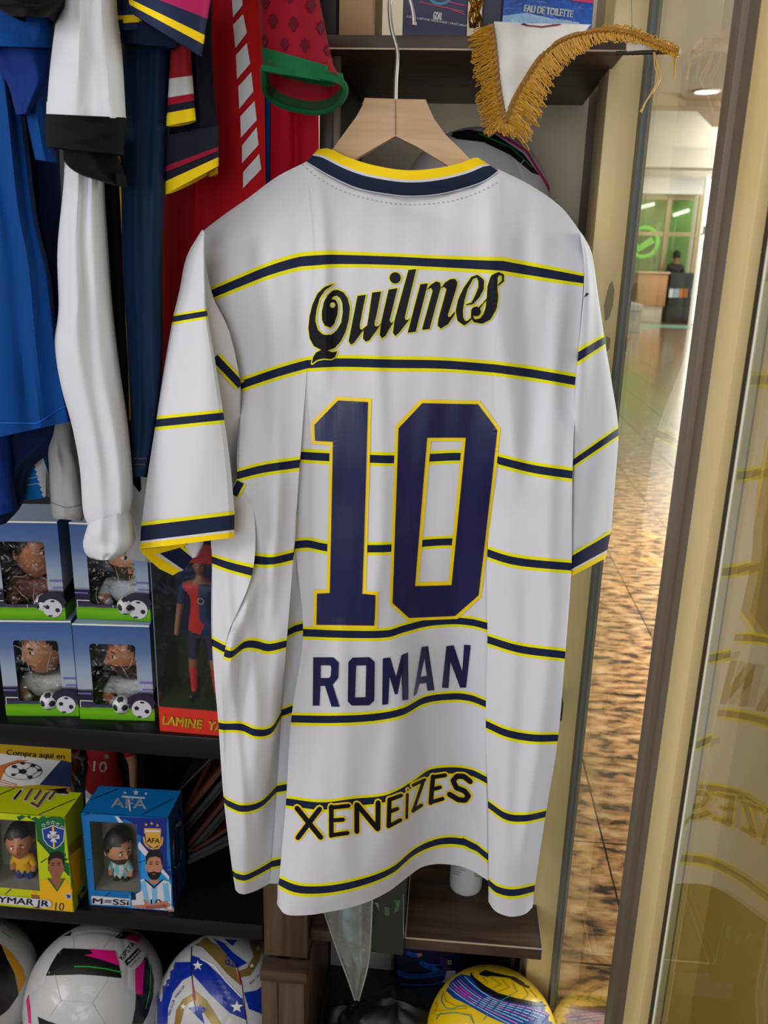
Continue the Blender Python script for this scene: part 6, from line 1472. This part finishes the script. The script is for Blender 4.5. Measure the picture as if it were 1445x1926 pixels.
for l in ([(125,420),(118,470),(150,520),(200,525),(240,508),(300,500)], [(80,600),(110,558),(220,550),(320,575),(345,625)], [(420,600),(450,560),(520,480),(610,430)]): pr.line(P_(l), .7, .0015, m=6, caps=False)
pr.build('panel_print', [mat('ball_royal', C(16, 70, 150), rough=.35), PUB, mat('ball_sky', C(150, 196, 226), rough=.4), mat('ball_magenta', C(186, 70, 180), rough=.4), mat('ball_lilac', C(210, 130, 200), rough=.4), mat('ball_groove', C(176, 140, 6), rough=.6), mat('ball_teal', C(40, 150, 140), rough=.5)], t)
# ball behind the hanger
cW = ctr(893, 394, 142); t, pr = ball('white ball with black and pink rim behind the wooden hanger', cW, .11, PUW, (.5, .9, .3))
pr.poly([(838, 252), (880, 244), (930, 252), (985, 290), (1015, 330), (1000, 325), (960, 292), (910, 268), (860, 262)], .0005, 8, m=0)
pr.line([(900, 252), (960, 278), (1000, 315)], .7, .0011, m=2); pr.line([(935, 250), (990, 285), (1030, 350), (1042, 380)], 2, .0009, m=1)
pr.poly([(727, 300), (745, 292), (768, 290), (764, 318), (730, 318)], .0006, 8, m=0); pr.line([(985, 302), (966, 326), (975, 345)], .7, .0006, m=3); pr.line([(966, 326), (900, 335)], .6, .0006, m=3)
pr.build('panel_print', [PUB, PUP, PUG, PGY], t)
zsh = cW.z-.11
base_l = min(cK.z, cU_.z, cL.z)-.125; base_r = cY.z-.115
# ================= top shelf goods =================
def carton(name, label, x0, x1, h, Y, d, m, z=None, cat='box', group=None, ang=0):
    z = zt1 if z is None else z; a = at(x0, 20, Y=Y).x; b = at(x1, 20, Y=Y).x
    t = thing(name, label, cat, ((a+b)/2, Y+d/2, z), group=group)
    mb = MB(); mb.box((a, Y, z), (b, Y+d, z+h), .001); mb.build('carton', m, t, smooth=False)
    mb2 = MB(); mb2.box((a+.002, Y+.002, z+h), (b-.002, Y+d-.002, z+h+.001)); mb2.build('lid', m, t, smooth=False)
    return t, Print(mb.bvh())
t, pr = carton('cardboard_box', 'plain brown cardboard box at the left of the top shelf', 638, 706, .16, 1.175, .10, mat('kraft_card', C(176, 140, 104), rough=.7))
pr.line([(703, 0), (703, 48)], 1.6, .0006, caps=False); pr.build('side_shade', mat('kraft_shade', C(150, 116, 82), rough=.8), t)  # darker strip paints the carton's shaded side into the colour
t, pr = carton('black_box', 'black box between the red sleeve and the plain cardboard box', 600, 634, .16, 1.2, .12, mat('matt_black_card', C(12, 12, 14), rough=.5))
t, pr = carton('perfume_box', 'dark blue perfume box reading GOAL behind the hanger hook', 758, 880, .14, 1.17, .06, mat('navy_perfume_card', C(14, 20, 70), rough=.35))
ptext(pr, 'GOAL', (815, 36), (831, 38), 14, bold=.06, m=0); ptext(pr, 'LONG LASTING FRESHNESS | FRAÎCHEUR LONGUE', (766, 33), (905, 55), 5, bold=.01, m=0)
for a, b in (((790, 4), (880, 24)), ((800, -6), (880, 12)), ((840, 14), (880, 30))): pr.line([a, b], .9, .0006, m=1)
pr.poly(circ(828, -2, 20, 20, 12), .0006, 8, m=2); pr.poly(circ(828, -5, 16, 20, 9), .0009, 8, m=3); pr.build('box_print', [WHT, mat('print_rose', C(196, 40, 90), rough=.4), mat('print_sea', C(60, 130, 170), rough=.3), mat('navy_perfume_card', C(18, 26, 74))], t)
t, pr = carton('perfume_box', 'plain dark navy perfume box right of the gold ribbon', 908, 944, .15, 1.18, .06, mat('navy_plain_card', C(12, 14, 52), rough=.35))
t, pr = carton('perfume_box', 'blue foil perfume box reading EAU DE TOILETTE at the right end of the top shelf', 946, 1116, .15, 1.17, .06, mat('blue_foil_card', C(28, 86, 176), rough=.22, coat=.6, noise=.35, nscale=30, bump=1.0, bscale=45))
ptext(pr, 'EAU DE TOILETTE', (986, 22), (1077, 33), 13, bold=.09, m=0); ptext(pr, 'Natural Spray - Vaporisateur', (1000, 33), (1075, 42), 5, bold=.01, m=0); pr.poly([(1040, -10), (1116, -10), (1116, 7), (1080, 2)], .0006, 8, m=1); pr.poly([(946, 30), (990, 24), (1040, 36), (1090, 42), (1090, 50), (946, 46)], .0005, 8, m=2)
pr.build('box_print', [mat('print_pale', C(206, 206, 200), rough=.4), mat('print_rose', C(196, 40, 90)), mat('foil_pale', C(150, 190, 226), rough=.2, coat=.6, bump=1, bscale=60)], t)
t = thing('gold_ribbon', 'crumpled metallic gold ribbon between two dark blue perfume boxes', 'ribbon', at(895, 40, Y=1.16))
mb = MB(); rnd = random.Random(5)
for k in range(5):
    mb.tube([at(886+k*4.2+3*math.sin(j*1.3+k*2), -40+j*9, Y=1.158+.004*math.sin(j*1.9+k)) for j in range(11)], [.0022+.001*math.sin(j*2+k) for j in range(11)], 6)
mb.build('strands', mat('gold_foil', C(176, 132, 40), rough=.22, metal=.9), t)
# ================= pennant with gold fringe =================
t = thing('fringed_pennant', 'white pennant with long gold fringe draped over the top shelf', 'pennant', at(950, 225, Y=1.13))
def yp(x, y): return 1.138 if x < 1040 else 1.138-.105*min(1, (x-1040)/235)
pm = MB(); plate(pm, [(930, 40), (1000, 44), (1060, 44), (1112, 46), (1100, 62), (1060, 78), (1035, 92), (985, 157), (947, 224), (938, 180), (930, 120), (926, 60)], lambda x, y: yp(x, y)+.0025*math.sin(x*.09)+.002*math.sin(y*.06+x*.03), th=.0008, step=9)
pm.build('satin', mat('white_satin', C(228, 226, 220), rough=.5, sheen=.3, bump=.1), t, angle=180)
pr = Print(pm.bvh()); pr.line([(972, 42), (990, 48), (1020, 51), (1050, 47), (1080, 40)], 1.5, .001, m=0); pr.line([(984, 45), (1040, 44)], 1.6, .0014, m=1); pr.build('crest_print', [mat('maroon_print', C(130, 20, 50), rough=.5), BLK], t)
pm = MB(); plate(pm, [(1178, 62), (1200, 66), (1240, 90), (1246, 98), (1180, 100)], lambda x, y: yp(x, y)+.002, th=.0006, step=10); pm.build('clear_sleeve', glass_mat('pennant_film', (.92, .92, .92, 1), rough=.1, ior=1.5, haze=.35), t)
GTH = mat('gold_thread', C(200, 146, 26), rough=.42, spec=.6, metal=.15); BRD = mat('gold_braid', C(150, 104, 26), rough=.5, spec=.6)
left = [(924, 46), (929, 80), (933, 120), (937, 160), (944, 200), (951, 230)]; right = [(951, 232), (966, 192), (988, 152), (1016, 110), (1044, 84), (1085, 66), (1135, 57), (1185, 62), (1232, 80), (1272, 97)]
fr_ = MB(); rnd = random.Random(9)
def loops(line, n, dirf, lenf):
    L_ = resamp(line, n)
    for i, (x, y) in enumerate(L_):
        u = i/(n-1); dx, dy = dirf(u); ln = lenf(u)*rnd.uniform(.75, 1.15); w_ = rnd.uniform(3.2, 7.5); a = rnd.uniform(-.22, .22)
        ca, sa = math.cos(a), math.sin(a); ex, ey = dx*ca-dy*sa, dx*sa+dy*ca; nx, ny = -ey, ex; off = rnd.uniform(.0, .007); pts = []
        for k in range(11):
            s = k/10; al = math.sin(PI*s)**.7*ln; cr_ = (s-.5)*2*w_*math.sin(PI*min(1, max(0, s)))**.5*1.1+rnd.uniform(-.3, .3)
            X = x+ex*al+nx*cr_; Y_ = y+ey*al+ny*cr_+.0030*al*al*(1 if ey >= 0 or True else 0)*.6
            pts.append(at(X, Y_, Y=yp(x, y)-.002-off*math.sin(PI*s)-.0005*k*.2))
        fr_.tube(pts, .00055, 4)
loops(left, 105, lambda u: (-.93, .30+.35*u), lambda u: 44-6*u)
loops([(944, 222), (960, 236)], 26, lambda u: (-.45+1.0*u, .9), lambda u: 26)
loops(right[:6], 150, lambda u: (.80-.25*u, .58+.30*u), lambda u: 58-28*u)
loops(right[5:], 84, lambda u: (.40, .85), lambda u: 28-16*u)
loops(right[6:], 40, lambda u: (.3, -.9), lambda u: 13)
f_ = fr_.build('fringe', GTH, t); f_['kind'] = 'stuff'
br_ = MB()
for line, n in ((left, 60), (right, 120)):
    L_ = resamp(line, n)
    for s_ in (-1, 1): br_.tube([at(x+s_*4*math.cos(i*1.0), y+s_*1.5*math.sin(i*1.0), Y=yp(x, y)-.003-.0012*s_*math.sin(i*1.0)) for i, (x, y) in enumerate(L_)], .0016, 5)
    br_.tube([at(x, y, Y=yp(x, y)-.0015) for x, y in L_], .0034, 5)
b_ = br_.build('braid', BRD, t); b_['kind'] = 'stuff'
mb = MB(); mb.tube([at(1160, 100, Y=1.09), at(1279, 97, Y=1.033)], .0024, 8); mb.build('pole', mat('pole_black', C(34, 26, 20), rough=.4), t)
mb = MB(); mb.tube([at(1178+k*2.2, 102+1.2*math.sin(k*1.4)-k*.05, Y=1.082-.0011*k+.001*math.cos(k*1.4)) for k in range(42)], .0009, 5); mb.build('cord', GTH, t)
th_ = MB()
for line in ([(1232, 98), (1236, 120), (1243, 145), (1232, 168), (1216, 190), (1206, 212)], [(1230, 98), (1232, 125), (1238, 150), (1226, 172), (1214, 192), (1204, 210)], [(1269, 100), (1268, 130), (1267, 150)], [(1272, 98), (1270, 128), (1269, 148)]):
    m_ = MB(); m_.tube([at(x, y, Y=1.045) for x, y in [lerp_poly([(i, *p) for i, p in enumerate(line)], k*.25) for k in range(4*(len(line)-1)+1)]], .0006, 5); m_.build('loose_thread', GTH, t)
mb = MB(); mb.tube([at(1187, -40, Y=1.06), at(1188, 0, Y=1.06), at(1189, 62, Y=1.06)], .0005, 4); mb.build('hanging_string', mat('fine_string', C(120, 116, 104), rough=.6), t)
# ================= bottom right goods =================
bt = at(876, 1680, Z=zb1); rr = abs(at(907, 1665, Y=bt.y).x-at(845, 1665, Y=bt.y).x)/2
t = thing('white_bottle', 'white plastic bottle with grey printed text standing on the bottom right shelf', 'bottle', (bt.x, bt.y+rr*.6, zb1))
mb = MB(); mb.lathe([(rr*.86, .0), (rr*.97, .003), (rr, .008), (rr, .105), (rr*.9, .118), (rr*.5, .128), (rr*.42, .135)], (bt.x, bt.y+rr*.6, zb1), 36); mb.build('body', mat('white_plastic', C(214, 214, 208), rough=.35), t)
pr = Print(mb.bvh()); mb2 = MB(); mb2.lathe([(rr*.46, .133), (rr*.46, .155), (rr*.4, .16)], (bt.x, bt.y+rr*.6, zb1), 24); mb2.build('cap', mat('white_cap', C(225, 225, 222), rough=.4), t)
for k in range(7): ptext(pr, ['MODO DE USAR APLIQUE', 'AGITE ANTES DE USAR EL', 'PRODUCTO SOBRE LA PIEL', 'MANTENER EN LUGAR FRESCO', 'Y SECO FUERA DEL', 'ALCANCE DE', 'NIÑOS'][k], (851+k*.3, 1617+k*4.2), ([889, 889, 890, 889, 878, 868, 864][k], 1622+k*4.2), 2.6, bold=.01)
for k in range(6): ptext(pr, ['CONTENIDO', 'NETO 60 ML', 'LOTE 0421', 'HECHO EN', 'MEXICO', 'REG'][k], (892, 1626+k*4.4), (904, 1628+k*4.4), 2.6)
pr.build('label_text', mat('grey_ink', C(96, 96, 96), rough=.6), t)
# narrow ledge, green box, clear sleeve
Yg = 1.135; zg = at(728, 1795, Y=Yg).z; yl = at(600, 1750, Z=zg).y
ld = thing('wall_shelf', 'small recessed brown ledge between the post and the green box', 'shelf', (-.1, yl, zg-.02))
xg0, xg1 = at(698, 1792, Y=Yg).x, at(758, 1797, Y=Yg).x
mb = MB(); mb.box((xb+.001, yl, zg-.022), (xl-.002, YB-.001, zg), .001); mb.build('board', WOOD, ld)
t = thing('green_box', 'dark green slim box with pale logo standing left of the bottom right shelf', 'box', ((xg0+xg1)/2, Yg, zg))
GB = mat('dark_green_card', C(34, 46, 36), rough=.25, coat=.4)
mb = MB(); mb.box((xg0, Yg, zg+.0005), (xg1, yl+.06, zg+.22), .001); mb.build('carton', GB, t, smooth=False); pr = Print(mb.bvh())
def cz_(x, y): return (640+x/4.817, 1620+y/4.817)
for l, m in (([(310,370),(355,440),(345,370)], 0), ([(400,405),(448,415),(448,480),(430,500),(402,480)], 1), ([(490,350),(545,345),(530,440),(485,468),(505,400)], 1), ([(270,390),(288,390),(290,780),(275,780)], 0)): pr.poly([cz_(*p) for p in l], .0006, 8, m=m)
pr.line([cz_(572, 300), cz_(574, 850)], .5, .0006, m=0); pr.line([cz_(290, 822), cz_(565, 856)], .5, .0006, m=0)
pr.build('logo_print', [mat('pale_green_print', C(130, 150, 130), rough=.4), mat('green_print', C(70, 106, 66), rough=.4)], t)
t = thing('plastic_sleeve', 'crinkled clear plastic bag ending in a point below the jersey hem', 'bag', at(672, 1880, Y=1.1))
bg = MB(); G_ = []; Lb = [(0, 596, 1640), (.3, 606, 1700), (.55, 630, 1775), (.8, 652, 1835), (1, 668, 1881)]; Rb = [(0, 704, 1640), (.3, 702, 1700), (.6, 697, 1790), (.8, 690, 1830), (1, 675, 1882)]
for i in range(31):
    v = i/30; l = lerp_poly(Lb, v); r = lerp_poly(Rb, v); row = []
    for s in range(20):
        a = 2*PI*s/20; tt = .5-.5*math.cos(a); x = l[0]+(r[0]-l[0])*tt; y = l[1]+(r[1]-l[1])*tt
        row.append(at(x, y, Y=1.095-.018*math.sin(a)*(1-.8*v)+.003*math.sin(v*14+s*2)))
    G_.append(row)
bg.grid(G_, closed_u=True); bg.build('film', glass_mat('bag_film', (.80, .82, .80, 1), rough=.12, ior=1.5, wrinkle=.9, wscale=24, haze=.14), t)
mb = MB(); mb.tube([G_[i][9] for i in range(0, 31, 2)], .0012, 5); mb.tube([G_[i][0] for i in range(0, 31, 2)], .0012, 5); mb.build('welded_seam', mat('seam_film', C(150, 150, 144), rough=.3), t)
cnt_ = MB(); cnt_.tube([at(655, 1650, Y=1.1), at(662, 1740, Y=1.1), at(672, 1800, Y=1.1), at(680, 1826, Y=1.1)], [.022, .018, .008, .003], 10); cnt_.build('folded_contents', mat('iridescent', C(130, 150, 150), rough=.3, metal=.2, noise=.5, nscale=25), t)
# panel, blue bag, black pack, black bags
zr_ = base_r
sb_ = thing('base_board', 'dark base board under the yellow ball at the bottom right', 'shelf', (0, 1.2, zr_))
mb = MB(); mb.box((xb+.001, 1.04, zr_-.03), (.184, YB-.001, zr_), .001); mb.build('board', wood_mat('dark_laminate', C(40, 35, 33), C(62, 54, 50)), sb_)
t = thing('grey_card', 'plain pale grey card sheet standing behind the clear plastic bag', 'panel', at(690, 1880, Y=1.46))
P4 = [at(x, y, Y=1.40) for x, y in ((596, 1770), (744, 1770), (744, 1868), (680, 1895), (640, 1940), (596, 1940))]; 
for p in P4: p.z = max(p.z, zr_+.001)
mb = MB(); xa1 = at(622, 1800, Y=1.42).x; xb1 = at(742, 1800, Y=1.42).x; mb.box((xa1, 1.42, zr_), (xb1, 1.425, zg-.025), .0005); mb.build('card', mat('grey_card', C(150, 142, 144), rough=.6), t, smooth=False)
mb = MB(); mb.box((xb1-.006, 1.419, zr_), (xb1, 1.4199, zg-.025)); mb.build('edge', mat('grey_card_edge', C(92, 88, 90), rough=.6), t, smooth=False)
t = thing('blue_gift_bag', 'glossy dark blue printed bag under the bottom right shelf, left of the yellow ball', 'bag', at(800, 1860, Y=1.36))
xa2, xb2 = at(746, 1820, Y=1.36).x, at(868, 1820, Y=1.36).x
mb = MB(); mb.box((xa2, 1.36, zr_), (xb2, 1.41, zb0-.01), .002); mb.build('bag_body', mat('blue_bag', C(10, 18, 60), rough=.25, coat=.5), t, smooth=False); pr = Print(mb.bvh())
for l, m, hw in (([(505,1000),(600,1035),(730,1040),(860,1020),(960,1000)], 0, 5), ([(740,920),(820,960),(900,1000),(960,1020)], 0, 5), ([(560,1110),(700,1120),(860,1110),(940,1080)], 0, 1.2), ([(620,830),(660,845),(700,850)], 0, 4), ([(800,930),(880,940),(940,930)], 0, 1.2)): pr.line([cz_(*p) for p in l], hw, .0006, m=m)
pr.poly(P4 and [cz_(*p) for p in [(690,830),(740,830),(745,850),(710,865)]], .001, 8, m=4); pr.poly([cz_(*p) for p in [(890,860),(990,880),(1000,1000),(940,1000),(910,920)]], .0009, 8, m=2)
pr.poly([cz_(*p) for p in [(965,990),(1045,985),(1045,1050),(970,1105),(930,1090),(950,1060)]], .001, 8, m=3); ptext(pr, '0', cz_(975, 930), cz_(1010, 930), 8, bold=.05, off=.0013, m=5); pr.poly([cz_(*p) for p in [(870,1180),(940,1110),(1000,1120),(900,1200)]], .001, 8, m=2)
pr.build('bag_print', [mat('electric_blue', C(20, 90, 190), rough=.3), mat('pale_blue', C(90, 170, 220), rough=.3), mat('plum', C(60, 30, 90), rough=.4), mat('print_offwhite', C(180, 180, 190), rough=.4), SKP, mat('print_lemon', C(210, 200, 40), rough=.4)], t)['kind'] = 'stuff'
mb = MB(); mb.box((xa2+.002, 1.361, zb0-.01), (xb2-.002, 1.409, zb0-.002)); mb.build('folded_top', mat('blue_bag', C(10, 18, 60)), t, smooth=False)
t = thing('black_pack', 'shiny black plastic pack behind the yellow ball', 'bag', at(950, 1850, Y=1.42))
xa3, xb3 = at(884, 1820, Y=1.40).x, .178
mb = MB(); mb.box((xa3, 1.42, zr_), (xb3, 1.50, zb0-.03), .006); mb.build('pack', mat('black_gloss', C(22, 22, 24), rough=.12, coat=.6, bump=1.0, bscale=30), t); mb2 = MB(); mb2.box((xa3+.01, 1.415, zr_+.02), (xb3-.01, 1.419, zb0-.05), .001); mb2.build('window', ACET, t)
def lump(name, label, cx0, cy0, Y, rx, ry, rz, seed, z0):
    t = thing(name, label, 'bag', at(cx0, cy0, Y=Y)); c = at(cx0, cy0, Y=Y); rnd = random.Random(seed); ph = [rnd.uniform(0, 6) for _ in range(6)]
    mb = MB(); G_ = []
    for i in range(25):
        th = PI*i/24; r = []
        for j in range(36):
            a = 2*PI*j/36; k = 1+.10*math.sin(3*a+ph[0]+th*2)+.06*math.sin(7*a+ph[1]-3*th)+.05*math.sin(5*th+ph[2]+a*2)
            p = c+Vector((rx*k*math.sin(th)*math.cos(a), ry*k*math.sin(th)*math.sin(a), rz*k*math.cos(th))); p.z = max(p.z, z0+.0005); r.append(p)
        G_.append(r)
    mb.grid(G_, closed_u=True); mb.build('bag_body', mat('black_nylon', C(16, 16, 19), rough=.55, bump=.4, bscale=60), t)
    mb = MB(); q = c+Vector((0, -ry*.9, rz*.35)); mb.tube([q+Vector((rx*.7*math.cos(a), -.006-.01*math.sin(a), rz*.45*math.sin(a))) for a in [PI*k/12 for k in range(13)]], .004, 6); mb.build('strap', mat('black_strap', C(28, 28, 32), rough=.6), t)
lump('black_bag', 'soft black nylon bag with a seam, left of the yellow ball at the bottom', 745, 1925, 1.20, .075, .06, .045, 3, zr_)
lump('black_bag', 'smaller black bag behind the tip of the clear plastic bag', 655, 1925, 1.28, .05, .05, .04, 5, zr_)
